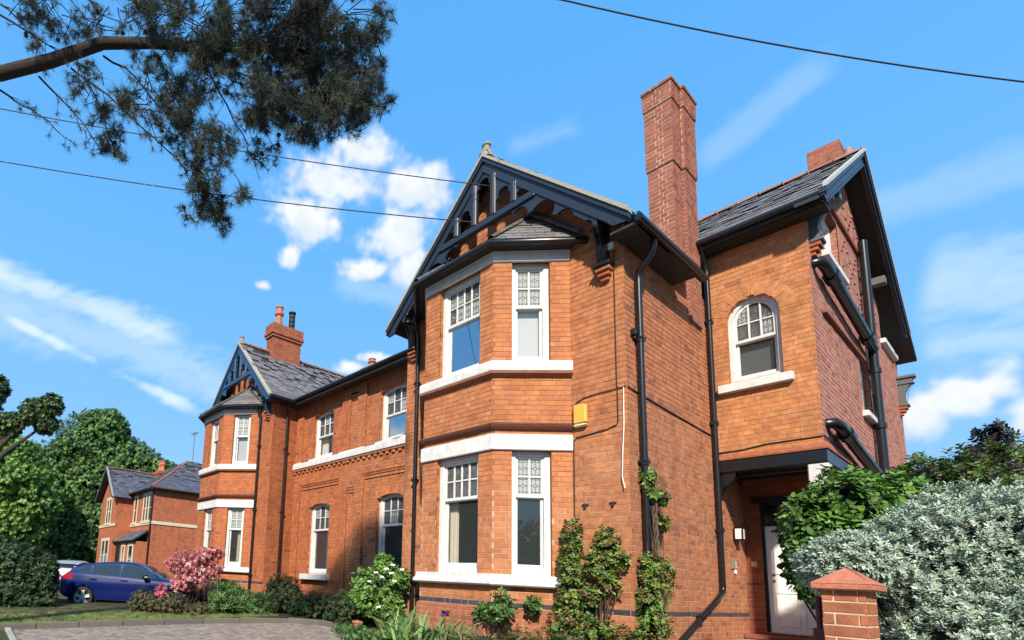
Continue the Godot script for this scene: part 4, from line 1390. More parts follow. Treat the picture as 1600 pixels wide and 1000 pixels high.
	bm.box(Transform3D(), Vector3(-0.045, -0.05, 0), Vector3(0.045, 0.05, 0.02), Color(0.6, 0.42, 0.16), 0.005)
	part(bl, "plate", bm, M.plastic)
	var bb := MB.new()
	bb.tube([Vector3(0, 0, 0.02), Vector3(0, 0, 0.03)], 0.014, 10, Color(0.7, 0.65, 0.5))
	part(bl, "button", bb, M.plastic)

func left_house() -> void:
	var p := thing("brick_house", "matching red brick house with blue gable boards, its bay behind the pink shrub", "house", Vector3.ZERO)
	singles_left = 0
	var tone := Color(0.499, 0.166, 0.072)
	gable_block(p, {"xl": -18.95, "xr": -14.32, "zw": -8.25, "zb": -7.37, "el": -18.69, "bl": -17.69, "br": -16.15, "er": -15.15, "ax": -16.43, "ay": 9.72, "half": 2.42,
		"wl": [0.35, 0.95], "wf": [0.50, 1.20], "wr": [0.39, 0.98], "tone": tone, "glass_lo": [M.pane, M.pane, M.pane], "glass_hi": [M.pane, M.pane, M.pane],
		"curtain_lo": [[], [[0.5, 0.95]], [[0.52, 1.0]]], "curtain_hi": [[], [[0.4, 0.8]], [[0.78, 1.0]]], "blind_hi": Color(0.42, 0.43, 0.43), "barge": M.blue, "deep": 5.3, "eave_r": 0.9, "eave_l": 5.3, "mortar_y": 1.5, "bay_mortar": 1.5})
	brick_wall(p, ts(-14.32), 8.25, 9.18, 0.3, 7.15, [], {"tone": Color(0.390, 0.124, 0.054), "mortar_y": 1.5, "dark": 0.05})
	middle_wall(p, -14.32, -11.60, [-13.92, -11.92], false, [-13.42, -12.40], {"tone": Color(0.499, 0.162, 0.069), "mortar_y": 1.5, "win0": {"glass": M.pane}, "win1": {"glass": M.pane, "curtains": [[0.0, 0.35]], "cloth": Color(0.6, 0.6, 0.58)}})
	box_part(p, "wall", Vector3(-18.95, 0.3, -18.0), Vector3(-18.7, 7.2, -8.3), M.mortar, Color(0.42, 0.14, 0.07))
	box_part(p, "rear_wall", Vector3(-18.9, 0.3, -18.1), Vector3(-11.63, 8.0, -17.9), M.mortar, Color(0.42, 0.14, 0.07))
	box_part(p, "floor", Vector3(-18.6, 0.8, -17.8), Vector3(-11.64, 0.95, -9.6), M.room)
	box_part(p, "floor", Vector3(-18.6, 0.8, -9.6), Vector3(-14.65, 0.95, -8.6), M.room)
	box_part(p, "floor", Vector3(-18.6, 4.25, -17.8), Vector3(-11.64, 4.5, -9.6), M.room)
	box_part(p, "floor", Vector3(-18.6, 4.25, -9.6), Vector3(-14.65, 4.5, -8.6), M.room)
	box_part(p, "ceiling", Vector3(-18.6, 7.1, -17.8), Vector3(-11.64, 7.18, -9.6), M.room)
	box_part(p, "ceiling", Vector3(-18.6, 7.1, -9.6), Vector3(-14.65, 7.18, -8.6), M.room)
	box_part(p, "ceiling", Vector3(-17.9, 7.1, -8.6), Vector3(-15.9, 7.16, -7.75), M.room)
	box_part(p, "partition", Vector3(-14.75, 0.9, -17.8), Vector3(-14.66, 7.1, -9.6), M.room)
	gutter(p, [Vector3(-13.93, 7.20, -7.87), Vector3(-13.93, 7.20, -8.84)], 0.055)
	var es := MB.new()
	es.box(ts(-14.32), Vector3(7.95, 7.12, -0.02), Vector3(8.85, 7.16, 0.36), Color.WHITE)
	es.box(ts(-14.32), Vector3(7.95, 7.12, 0.33), Vector3(8.85, 7.26, 0.37), Color.WHITE)
	part(p, "fascia", es, M.soot)
	var c := chimney(p, "chimney", [[-16.62, -16.15, -10.30, -9.08]], [[8.9, 10.35, 0.0], [10.35, 10.45, 0.05], [10.45, 10.56, 0.09], [10.56, 10.86, 0.06]], {"tone": Color(0.390, 0.124, 0.068), "mortar": Color(0.40, 0.17, 0.10)})
	pot(c, Vector3(-16.40, 10.86, -9.42), 0.82, 0.145, M.terracotta)
	pot(c, Vector3(-16.38, 10.86, -9.98), 0.78, 0.12, M.soot, true)
	var c2 := chimney(p, "chimney", [[-15.35, -14.75, -13.1, -12.6]], [[8.6, 9.78, 0.0]], {"tone": Color(0.44, 0.15, 0.075), "mortar": Color(0.34, 0.15, 0.09)})
	pot(c2, Vector3(-14.92, 9.78, -12.85), 0.36, 0.14, M.terracotta)
	pipe(p, "downpipe", [Vector3(-15.02, 7.12, -7.98), Vector3(-15.03, 6.98, -8.06), Vector3(-15.03, 6.85, -8.18), Vector3(-15.03, 0.5, -8.18)], 0.042)
	pipe(p, "downpipe", [Vector3(-14.0, 7.16, -8.62), Vector3(-14.1, 7.0, -8.66), Vector3(-14.24, 6.85, -8.74), Vector3(-14.25, 6.7, -8.75), Vector3(-14.25, 0.5, -8.75)], 0.042)

func simple_window(p: Node, t: Transform3D, u0: float, u1: float, y0: float, y1: float, n := 1) -> void:
	var b := MB.new()
	b.box(t, Vector3(u0 - 0.18, y0 - 0.2, -0.02), Vector3(u1 + 0.18, y0, 0.10), Color.WHITE, 0.01)
	b.box(t, Vector3(u0 - 0.18, y1, -0.02), Vector3(u1 + 0.18, y1 + 0.24, 0.04), Color.WHITE, 0.01)
	b.box(t, Vector3(u0 - 0.10, y0, -0.02), Vector3(u0 + 0.08, y1, 0.03), Color.WHITE, 0.01)
	b.box(t, Vector3(u1 - 0.08, y0, -0.02), Vector3(u1 + 0.10, y1, 0.03), Color.WHITE, 0.01)
	b.box(t, Vector3(u0 + 0.08, (y0 + y1) * 0.5 - 0.03, -0.02), Vector3(u1 - 0.08, (y0 + y1) * 0.5 + 0.03, 0.012), Color.WHITE)
	for i in range(1, n):
		var u := u0 + (u1 - u0) * i / n
		b.box(t, Vector3(u - 0.1, y0, -0.02), Vector3(u + 0.1, y1, 0.035), Color.WHITE)
	var w := part(p, "window", b, M.cream)
	var g := MB.new()
	g.quad(t * Vector3(u0, y0, 0.004), t * Vector3(u1, y0, 0.004), t * Vector3(u1, y1, 0.004), t * Vector3(u0, y1, 0.004))
	part(w, "pane", g, M.car_glass)

func far_house() -> void:
	var p := thing("brick_house", "distant red brick house with cream stone bands and slate roof, beyond the blue car", "house", Vector3.ZERO)
	var tone := Color(0.481, 0.154, 0.080)
	var o := {"tone": tone, "thick": 0.0, "mortar_y": 0.0, "mortar": Color(0.40, 0.16, 0.08)}
	brick_wall(p, tf(-12.0), -42.0, -36.8, 0.3, 7.3, [], o)
	brick_wall(p, ts(-36.8), 12.0, 20.0, 0.3, 7.3, [], o)
	var g := o.duplicate()
	g.gable = [-44.35, 9.3, 0.95]
	brick_wall(p, tf(-10.8), -46.7, -42.0, 0.3, 9.3, [], g)
	brick_wall(p, ts(-42.0), 10.8, 12.0, 0.3, 7.2, [], o)
	var body := MB.new()
	body.box(Transform3D(), Vector3(-46.6, 0.2, -20), Vector3(-36.9, 7.2, -12.1), Color(0.3, 0.12, 0.07))
	body.box(Transform3D(), Vector3(-46.6, 0.2, -12.1), Vector3(-42.1, 7.0, -10.9), Color(0.3, 0.12, 0.07))
	part(p, "core", body, M.mortar)
	var b := MB.new()
	b.box(tf(-12.0), Vector3(-42.0, 4.72, -0.02), Vector3(-36.74, 4.95, 0.06), Color.WHITE, 0.01)
	b.box(ts(-36.8), Vector3(11.94, 4.72, -0.02), Vector3(20.0, 4.95, 0.06), Color.WHITE, 0.01)
	b.box(tf(-10.8), Vector3(-46.76, 4.72, -0.02), Vector3(-41.94, 4.95, 0.06), Color.WHITE, 0.01)
	part(p, "string_course", b, M.cream)
	simple_window(p, tf(-10.8), -44.9, -43.5, 5.05, 6.9, 2)
	simple_window(p, tf(-10.8), -45.3, -43.2, 1.4, 3.6, 2)
	simple_window(p, tf(-12.0), -41.4, -40.7, 5.05, 6.9)
	simple_window(p, tf(-12.0), -39.2, -37.3, 5.05, 6.9, 3)
	# single-storey bay with a lean-to slate roof and the porch opening
	var bay := MB.new()
	bay.box(Transform3D(), Vector3(-42.0, 0.2, -12.0), Vector3(-37.0, 3.45, -11.0), tone)
	part(p, "bay", bay, M.brick)
	simple_window(p, tf(-10.99), -38.4, -37.4, 1.3, 3.1)
	simple_window(p, tf(-10.99), -40.0, -39.4, 1.3, 3.1)
	var dr := MB.new()
	dr.box(tf(-10.99), Vector3(-41.7, 0.4, -0.02), Vector3(-40.6, 3.2, 0.02), Color(0.08, 0.03, 0.02))
	part(p, "porch_opening", dr, M.soot)
	var lr := slope_frame(Vector3(-42.0, 3.5, -10.7), Vector3.RIGHT, Vector3(0, 0.85, -1.3))
	slate_roof(p, "bay_roof", lr, PackedVector2Array([Vector2(0, 0), Vector2(5.2, 0), Vector2(4.6, 1.55), Vector2(0, 1.55)]), 0.25, 0.4, false, Color(0.15, 0.16, 0.19))
	# roofs
	var sl := Color(0.12, 0.125, 0.16)
	var hw := 2.75
	var rs := slope_frame(Vector3(-44.35 + hw, 6.95, -10.3), Vector3(0, 0, -1), Vector3(-hw, hw * 0.95, 0))
	var ls := Vector2(hw, hw * 0.95).length()
	slate_roof(p, "roof_slope", rs, PackedVector2Array([Vector2(0, 0), Vector2(1.5, 0), Vector2(6.5, ls), Vector2(0, ls)]), 0.28, 0.4, false, sl)
	var lf := slope_frame(Vector3(-44.35 - hw, 6.95, -17.0), Vector3(0, 0, 1), Vector3(hw, hw * 0.95, 0))
	slate_roof(p, "roof_slope", lf, PackedVector2Array([Vector2(0, 0), Vector2(6.7, 0), Vector2(6.7, ls), Vector2(0, ls)]), 0.28, 0.4, false, sl)
	ridge_tiles(p, Vector3(-44.35, 9.62, -10.3), Vector3(-44.35, 9.62, -17), 12)
	barge(p, frame(Vector3(-44.35, 0, -10.35), Vector3.RIGHT), 9.55, 0.95, hw, M.soot, Color(0.3, 0.3, 0.3), false)
	var ca := Vector3(-36.4, 7.35, -11.6)
	var cr := Vector3(-40.0, 10.3, -15.4)
	var ea := slope_frame(ca, Vector3(0, 0, -1), cr - ca)
	var inv := ea.affine_inverse()
	var q := inv * cr
	slate_roof(p, "roof_slope", ea, PackedVector2Array([Vector2(0, 0), Vector2(9, 0), Vector2(9, q.y), Vector2(q.x, q.y)]), 0.28, 0.4, false, sl)
	var fa := slope_frame(Vector3(-42.5, 7.35, -11.6), Vector3.RIGHT, Vector3(0, cr.y - ca.y, cr.z - ca.z))
	slate_roof(p, "roof_slope", fa, PackedVector2Array([Vector2(0, 0), Vector2(6.1, 0), Vector2(2.5, 4.8), Vector2(0, 4.8)]), 0.28, 0.4, false, sl)
	ridge_tiles(p, ca, cr, 10)
	gutter(p, [Vector3(-41.8, 7.28, -11.6), Vector3(-36.4, 7.28, -11.6), Vector3(-36.4, 7.28, -20)], 0.08, M.soot)
	var c := chimney(p, "chimney", [[-43.4, -42.2, -14.6, -14.0]], [[7.5, 9.4, 0.0], [9.4, 9.65, 0.07]], {"tone": tone, "mortar": Color(0.3, 0.12, 0.07)})
	pot(c, Vector3(-43.1, 9.65, -14.3), 0.85, 0.2, M.terracotta)
	pot(c, Vector3(-42.5, 9.65, -14.3), 0.85, 0.2, M.terracotta)
	pipe(p, "downpipe", [Vector3(-36.95, 7.2, -11.9), Vector3(-36.95, 0.5, -11.9)], 0.06, false)
	var an := MB.new()
	an.tube([Vector3(-43.0, 10.0, -17.0), Vector3(-43.0, 13.6, -17.0)], 0.03, 6)
	for i in 5:
		an.tube([Vector3(-43.5 + 0.25 * i, 13.5, -17.25), Vector3(-43.5 + 0.25 * i, 13.5, -16.75)], 0.015, 5)
	an.tube([Vector3(-43.6, 13.5, -17), Vector3(-42.4, 13.5, -17)], 0.02, 5)
	part(p, "aerial", an, M.lead)

# ---------------------------------------------------------------- camera, sky, sun
func camera_and_light() -> void:
	var cam := Camera3D.new()
	cam.name = "camera"
	cam.projection = Camera3D.PROJECTION_FRUSTUM
	cam.near = 0.05
	cam.far = 2000.0
	cam.size = 2.0 * 0.60649 * 0.05
	cam.frustum_offset = Vector2(0.37536, 0.34911) * 0.05
	cam.transform = Transform3D(Basis(Vector3(0.5788, 0.0532, -0.8137), Vector3(0.0816, 0.9891, 0.1228), Vector3(0.8113, -0.1375, 0.5682)).orthonormalized(), Vector3(0, 1.6, 0))
	add_child(cam)
	cam.current = true
	var env := Environment.new()
	env.background_mode = Environment.BG_SKY
	env.tonemap_mode = Environment.TONE_MAPPER_LINEAR
	env.tonemap_exposure = 1.68
	env.sdfgi_enabled = true
	env.ssao_enabled = true
	env.ssil_enabled = true
	var sky := Sky.new()
	var pm := PanoramaSkyMaterial.new()
	pm.panorama = ImageTexture.create_from_image(sky_image())
	pm.energy_multiplier = 0.96
	sky.sky_material = pm
	env.sky = sky
	var we := WorldEnvironment.new()
	we.name = "world_environment"
	we.environment = env
	add_child(we)
	var sun := DirectionalLight3D.new()
	sun.name = "sun"
	sun.light_color = Color(1.0, 0.955, 0.88)
	sun.light_energy = 1.5
	sun.light_angular_distance = 2.5
	sun.shadow_enabled = true
	var az := deg_to_rad(41.0)
	var el := deg_to_rad(37.0)
	var to_sun := Vector3(sin(az) * cos(el), sin(el), cos(az) * cos(el))
	add_child(sun)
	sun.look_at_from_position(to_sun * 50.0, Vector3.ZERO, UP)

func sky_image() -> Image:
	var w := 2400
	var h := 1200
	var im := Image.create(w, h, false, Image.FORMAT_RGBF)
	var f := FastNoiseLite.new()
	f.seed = 11
	f.frequency = 1.0
	f.fractal_octaves = 6
	var cir := FastNoiseLite.new()
	cir.seed = 4
	cir.frequency = 1.0
	cir.fractal_octaves = 5
	# heaped clouds: middle, half width (rad), half height, strength
	var heaps := [[Vector3(-0.634, 0.630, -0.448), 0.098, 0.042, 1.0],[Vector3(-0.587, 0.661, -0.467), 0.050, 0.033, 1.0],[Vector3(-0.553, 0.622, -0.554), 0.060, 0.043, 1.0],[Vector3(-0.685, 0.585, -0.435), 0.062, 0.053, 1.0],[Vector3(-0.602, 0.568, -0.562), 0.074, 0.047, 1.0],[Vector3(-0.724, 0.539, -0.431), 0.018, 0.025, 1.0],[Vector3(-0.592, 0.521, -0.615), 0.053, 0.059, 1.0],[Vector3(-0.768, 0.498, -0.403), 0.016, 0.010, 1.0],[Vector3(-0.656, 0.527, -0.540), 0.044, 0.022, 1.0],[Vector3(-0.054, 0.250, -0.967), 0.042, 0.034, 1.0],[Vector3(-0.026, 0.258, -0.966), 0.026, 0.028, 1.0],[Vector3(-0.086, 0.234, -0.969), 0.025, 0.043, 1.0],[Vector3(-0.728, 0.380, -0.571), 0.033, 0.014, 1.0],[Vector3(-0.688, 0.399, -0.605), 0.034, 0.013, 1.0],[Vector3(-0.003, 0.220, -0.975), 0.025, 0.035, 1.0]]
	for i in 22:     # the rest of the sky carries the same sort of cloud
		var a := 1.0 + i * 0.19
		var k := fposmod(i * 0.618, 1.0)
		var e := 0.14 + 0.5 * k
		heaps.append([Vector3(-sin(a + 0.9) * cos(e), sin(e), -cos(a + 0.9) * cos(e)), 0.06 + 0.08 * fposmod(i * 0.37, 1.0), 0.03 + 0.03 * k, 0.9])
	var hs := []
	for q in heaps:
		var m: Vector3 = q[0].normalized()
		var right := m.cross(UP).normalized()
		hs.append([m, right, right.cross(m), q[1], q[2], q[3]])
	# thin veils: from, to, half width, strength
	var veils := [[Vector3(-0.925, 0.376, -0.051), Vector3(-0.895, 0.296, -0.334), 0.017, 0.80],[Vector3(-0.898, 0.439, 0.026), Vector3(-0.870, 0.400, -0.289), 0.036, 0.60],[Vector3(-0.920, 0.392, -0.014), Vector3(-0.859, 0.350, -0.374), 0.067, 0.30],[Vector3(-0.872, 0.373, -0.316), Vector3(-0.863, 0.319, -0.391), 0.051, 0.28],[Vector3(-0.235, 0.585, -0.776), Vector3(-0.112, 0.625, -0.773), 0.025, 0.16],[Vector3(-0.115, 0.484, -0.868), Vector3(0.027, 0.467, -0.884), 0.037, 0.16],[Vector3(-0.066, 0.381, -0.922), Vector3(0.021, 0.361, -0.932), 0.071, 0.34],[Vector3(-0.426, 0.654, -0.625), Vector3(-0.351, 0.656, -0.668), 0.023, 0.12],[Vector3(-0.072, 0.318, -0.945), Vector3(0.013, 0.305, -0.952), 0.041, 0.30],[Vector3(-0.690, 0.513, -0.511), Vector3(-0.621, 0.486, -0.615), 0.031, 0.20], [Vector3(0.9, 0.4, 0.3), Vector3(0.3, 0.7, 0.8), 0.2, 0.3], [Vector3(-0.8, 0.6, 0.6), Vector3(-0.1, 0.8, 0.7), 0.2, 0.3]]
	var vs := []
	for q in veils:
		var a: Vector3 = q[0].normalized()
		var b: Vector3 = q[1].normalized()
		vs.append([a, (b - a), (b - a).length_squared(), q[2], q[3]])
	var zen := Color(0.066, 0.265, 0.60)
	var mid := Color(0.098, 0.320, 0.655)
	var hor := Color(0.32, 0.50, 0.66)
	for y in h:
		var th := PI * (y + 0.5) / h
		var up := cos(th)
		var s := sin(th)
		if up < -0.05:
			for x in w:
				im.set_pixel(x, y, Color(0.20, 0.19, 0.17))
			continue
		var e := maxf(up, 0.0)
		var base := mid.lerp(zen, smoothstep(0.35, 0.95, e)).lerp(hor, pow(1.0 - e, 4.0))
		for x in w:
			var ph := TAU * (x + 0.5) / w
			var d := Vector3(sin(ph) * s, up, -cos(ph) * s)
			var c := base
			var cov := 0.0
			var v_at := 0.0
			var thin := 0.0
			for q in vs:
				var t: float = clampf((d - q[0]).dot(q[1]) / q[2], -0.15, 1.15)
				var r: float = (d - q[0] - q[1] * t).length() / q[3]
				if r < 1.7:
					var st: float = cir.get_noise_3d(d.x * 6.0 + d.y * 3.0, d.y * 16.0 + d.z * 5.0, d.z * 6.0) * 0.55 + cir.get_noise_3d(d.x * 30.0, d.y * 60.0 + d.z * 20.0, d.z * 30.0) * 0.3
					var fade := smoothstep(-0.15, 0.1, t) * (1.0 - smoothstep(0.85, 1.15, t))
					thin = maxf(thin, q[4] * fade * smoothstep(1.0, 0.0, r + st * 1.1) * clampf(1.0 + st * 0.7, 0.0, 1.3))
			for q in hs:
				var k: float = d.dot(q[0])
				if k < 0.95:
					continue
				var u: float = d.dot(q[1]) / q[3]
				var v: float = d.dot(q[2]) / q[4]
				if v < 0:
					v *= 1.5
				var r := sqrt(u * u + v * v)
				if r < 1.8:
					var nz := f.get_noise_3d(d.x * 13.0, d.y * 15.0, d.z * 13.0) * 0.55 + f.get_noise_3d(d.x * 38, d.y * 42, d.z * 38) * 0.42
					var got: float = q[5] * smoothstep(-0.12, 0.72, 1.08 - r + nz * 0.95)
					if got > cov:
						cov = got
						v_at = v
			if thin > 0.0:
				c = c.lerp(Color(0.50, 0.60, 0.70), clampf(thin * 1.5, 0.0, 0.9))
			if cov > 0.0:
				var lit := 0.5 + 0.5 * f.get_noise_3d(d.x * 22 + 3, d.y * 22, d.z * 22)
				var wc := Color(0.42, 0.50, 0.60).lerp(Color(0.66, 0.665, 0.67), clampf(lit * 0.9 + v_at * 0.35 + 0.15, 0.0, 1.0))
				c = c.lerp(wc, clampf(cov, 0.0, 0.96))
			im.set_pixel(x, y, c)
	return im

# ---------------------------------------------------------------- ground
func drive_y(x: float, z: float) -> float:
	return 0.21 + 0.03 * clampf(-z, -4.0, 12.0)

func ground() -> void:
	var g := MB.new()
	var xs := [-900.0, -300.0, -120.0, -70.0, -50.0, -40.0, -32.0, -26.0, -22.0, -18.0, -15.0, -12.0, -9.0, -6.0, -3.0, 0.0, 3.0, 6.0, 12.0, 30.0, 100.0, 300.0, 900.0]
	var zs := [-900.0, -300.0, -100.0, -60.0, -40.0, -30.0, -24.0, -18.0, -15.0, -12.0, -9.0, -6.0, -3.0, 0.0, 3.0, 6.0, 12.0, 30.0, 100.0, 300.0, 900.0]
	for i in xs.size() - 1:
		for j in zs.size() - 1:
			var p := []
			for q in [[0, 1], [1, 1], [1, 0], [0, 0]]:
				var x: float = xs[i + q[0]]
				var z: float = zs[j + q[1]]
				p.append(Vector3(x, drive_y(x, z) - 0.03, z))
			g.quad(p[0], p[1], p[2], p[3], Color(0.11, 0.12, 0.06))
	structure("ground", "grassy earth round the houses", g, M.soil)
	# block paved drive
	var base := MB.new()
	var dz := [-8.6, -6.0, -4.0, -2.0, 0.0, 2.0, 5.0]
	for j in dz.size() - 1:
		var a: float = dz[j]
		var b: float = dz[j + 1]
		base.quad(Vector3(-12.4, drive_y(0, b) + 0.0, b), Vector3(4.0, drive_y(0, b) + 0.0, b), Vector3(4.0, drive_y(0, a) + 0.0, a), Vector3(-12.4, drive_y(0, a) + 0.0, a), Color(0.30, 0.26, 0.22))
	var dr := structure("driveway", "block paved drive in grey and brown in front of the houses", base, M.paver)
	var blocks := MB.new()
	var row := 0
	var z := -8.4
	while z < -0.4:
		var x := -12.3 - (0.105 if row % 2 == 1 else 0.0)
		while x < -6.0:
			var k := rnd(0.8, 1.2)
			var c := Color(0.30 * k, 0.245 * k, 0.205 * k * rnd(0.9, 1.1))
			if rng.randf() < 0.2:
				c = Color(0.22 * k, 0.19 * k, 0.17 * k)
			var y := drive_y(x, z) + rnd(-0.002, 0.003)
			blocks.quad(Vector3(x + 0.004, y + 0.008, z + 0.101), Vector3(x + 0.206, y + 0.008, z + 0.101), Vector3(x + 0.206, y + 0.011, z + 0.004), Vector3(x + 0.004, y + 0.011, z + 0.004), c)
			blocks.quad(Vector3(x + 0.004, y, z + 0.104), Vector3(x + 0.206, y, z + 0.104), Vector3(x + 0.206, y + 0.008, z + 0.101), Vector3(x + 0.004, y + 0.008, z + 0.101), c * 0.8)
			x += 0.21
		z += 0.105
		row += 1
	part(dr, "paving_block", blocks, M.paver, "stuff")
	# kerb edging the bed, stone by stone
	var line := [Vector2(-12.15, -1.0), Vector2(-12.1, -2.6), Vector2(-12.0, -4.4), Vector2(-11.75, -6.2), Vector2(-11.35, -7.35), Vector2(-10.7, -7.85), Vector2(-9.9, -7.85), Vector2(-9.2, -7.45), Vector2(-8.3, -6.7), Vector2(-7.2, -5.9), Vector2(-5.6, -5.4), Vector2(-4.0, -5.6), Vector2(-2.9, -6.3)]
	var kb := thing("kerb", "low grey concrete kerb round the flower bed beside the drive", "kerb")
	for i in line.size() - 1:
		var a: Vector2 = line[i]
		var b: Vector2 = line[i + 1]
		var n := maxi(1, roundi((b - a).length() / 0.9))
		for k in n:
			var p := a.lerp(b, (k + 0.006) / n)
			var q := a.lerp(b, (k + 0.994) / n)
			var y := drive_y(p.x, (p.y + q.y) * 0.5)
			var t := frame(Vector3(p.x, y, p.y), Vector3(q.x - p.x, 0, q.y - p.y))
			var m := MB.new()
			m.box(t, Vector3(0, -0.1, -0.06), Vector3((q - p).length(), rnd(0.13, 0.14), 0.06), Color(0.15, 0.135, 0.115) * rnd(0.85, 1.1), 0.015)
			part(kb, "kerbstone", m, M.stone)
	# pale stone edging and the strip of grass at the near left
	var ed := thing("edging", "pale stone edging of the drive at the bottom left corner", "edging")
	for i in 12:
		var x0 := -16.2 + i * 0.75
		var t := frame(Vector3(x0, drive_y(0, -1.3), -1.47 + i * 0.032), Vector3(0.74, 0, 0.032))
		var m := MB.new()
		m.box(t, Vector3(0.004, -0.1, -0.05), Vector3(0.738, rnd(0.055, 0.065), 0.05), Color(0.42, 0.40, 0.35) * rnd(0.85, 1.1), 0.012)
		part(ed, "edging_stone", m, M.stone)
	var gs := MB.new()
	gs.quad(Vector3(-16.5, 0.262, 0.6), Vector3(-6.5, 0.262, 0.6), Vector3(-7.5, 0.262, -1.1), Vector3(-16.5, 0.262, -1.4), Color(0.10, 0.13, 0.05))
	structure("lawn", "strip of lawn at the bottom left corner beside the drive", gs, M.soil)
	# bed between kerb and walls
	var wall_l := [Vector2(-20.0, -1.0), Vector2(-19.5, -3.0), Vector2(-18.5, -5.6), Vector2(-16.2, -7.3), Vector2(-15.1, -8.2), Vector2(-13.0, -9.2), Vector2(-11.0, -9.2), Vector2(-9.2, -9.2), Vector2(-7.9, -9.2), Vector2(-6.6, -6.92), Vector2(-5.06, -6.92), Vector2(-4.2, -7.8), Vector2(-3.43, -8.2)]
	var bed := MB.new()
	var n := 10
	var rows := []
	for i in line.size():
		for sub in (4 if i < line.size() - 1 else 1):
			var f := sub / 4.0
			var a: Vector2 = line[i].lerp(line[mini(i + 1, line.size() - 1)], f)
			var b: Vector2 = wall_l[i].lerp(wall_l[mini(i + 1, line.size() - 1)], f)
			var r := []
			for k in n + 1:
				var s := float(k) / n
				var p := a.lerp(b, s)
				r.append(Vector3(p.x, bed_y(p.x, p.y, s) + rnd(-0.015, 0.015), p.y))
			rows.append(r)
	for i in rows.size() - 1:
		for k in n:
			bed.quad(rows[i][k], rows[i + 1][k], rows[i + 1][k + 1], rows[i][k + 1], Color(0.075, 0.055, 0.035) * rnd(0.8, 1.2))
	structure("flower_bed", "dark soil of the flower bed along the house walls", bed, M.soil)
	# earth on the other side of the wing
	var sd := MB.new()
	sd.quad(Vector3(-3.43, 0.55, -8.0), Vector3(4, 0.45, -6.4), Vector3(4, 0.85, -30), Vector3(-1.9, 0.9, -30), Color(0.34, 0.30, 0.25))
	structure("path", "pale paved path leading to the porch beside the hedge", sd, M.paver)
	var rd := MB.new()
	rd.quad(Vector3(-60, 0.20, 12.0), Vector3(40, 0.20, 12.0), Vector3(40, 0.215, 5.0), Vector3(-60, 0.215, 5.0), Color(0.12, 0.12, 0.12))
	structure("road", "grey asphalt road in front of the houses", rd, M.paver)

func bed_y(x: float, z: float, s: float) -> float:
	var w := smoothstep(-9.5, -6.5, x)
	return drive_y(x, z) + 0.09 + (0.05 + 0.30 * w) * smoothstep(0.0, 0.9, s)

# ---------------------------------------------------------------- plants
func leaf_mesh(mb: MB, t: Transform3D, l: float, w: float, col: Color, fold := 0.25, droop := 0.15) -> void:
	# a folded leaf along the frame's y axis
	var b := Vector3(0, 0, 0)
	var m1 := Vector3(0, l * 0.35, -fold * w * 0.4)
	var m2 := Vector3(0, l * 0.7, -fold * w * 0.3 - droop * l * 0.2)
	var e := Vector3(0, l, -droop * l * 0.5)
	for s in [-1.0, 1.0]:
		var o1 := Vector3(s * w * 0.5, l * 0.38, 0.0)
		var o2 := Vector3(s * w * 0.42, l * 0.68, -droop * l * 0.15)
		if s > 0:
			mb.tri(t * b, t * o1, t * m1, col)
			mb.quad(t * m1, t * o1, t * o2, t * m2, col)
			mb.tri(t * m2, t * o2, t * e, col)
		else:
			mb.tri(t * b, t * m1, t * o1, col)
			mb.quad(t * m1, t * m2, t * o2, t * o1, col)
			mb.tri(t * m2, t * e, t * o2, col)

func rot_to(dir: Vector3, spin: float) -> Basis:
	# y axis along dir
	var y := dir.normalized()
	var x := y.cross(Vector3(0.2, 0.4, 0.9)).normalized()
	var z := x.cross(y)
	return Basis(x, y, z) * Basis(UP, spin)

# a sprig: n leaves round a short stem, unit size
func sprig(n: int, l: float, w: float, spread: float, cols: Array, stem := 0.5, flat := 0.0) -> ArrayMesh:
	var mb := MB.new()
	for i in n:
		var h := stem * (i + 0.5) / n
		var a := i * 2.4 + rnd(-0.3, 0.3)
		var dir := Vector3(cos(a), spread * (0.3 + 1.2 * float(i) / n) - flat, sin(a))
		var out := Transform3D(rot_to(dir, 0.0), Vector3(0, h, 0))
		# face the leaf upward
		var y := dir.normalized()
		var x := y.cross(UP).normalized()
		out.basis = Basis(x, y, x.cross(y))
		if out.basis.z.y < 0:
			out.basis = Basis(-x, y, -x.cross(y))
		var c: Color = cols[i % cols.size()]
		leaf_mesh(mb, out, l * rnd(0.75, 1.15), w * rnd(0.8, 1.1), c * rnd(0.85, 1.15))
	return mb.mesh()

var lumps := FastNoiseLite.new()

func blob_point(blobs: Array, shell: float) -> Array:
	# a point near the surface of one of the ellipsoids [centre, radii], and the way out of it
	for tries in 12:
		var b: Array = blobs[rng.randi() % blobs.size()]
		var d := Vector3(rng.randfn(), rng.randfn(), rng.randfn()).normalized()
		var r := (1.0 - shell * pow(rng.randf(), 1.6)) * (1.0 + 0.34 * lumps.get_noise_3d(b[0].x * 40.0 + d.x * 90.0, b[0].y * 40.0 + d.y * 90.0, d.z * 90.0 + b[0].z * 40.0))
		var p: Vector3 = b[0] + d * b[1] * r
		var inside := false
		for o in blobs:
			if o != b and ((p - o[0]) / o[1]).length() < 1.0 - shell * 1.1:
				inside = true
				break
		if not inside:
			return [p, (d / b[1]).normalized()]
	return [blobs[0][0], UP]

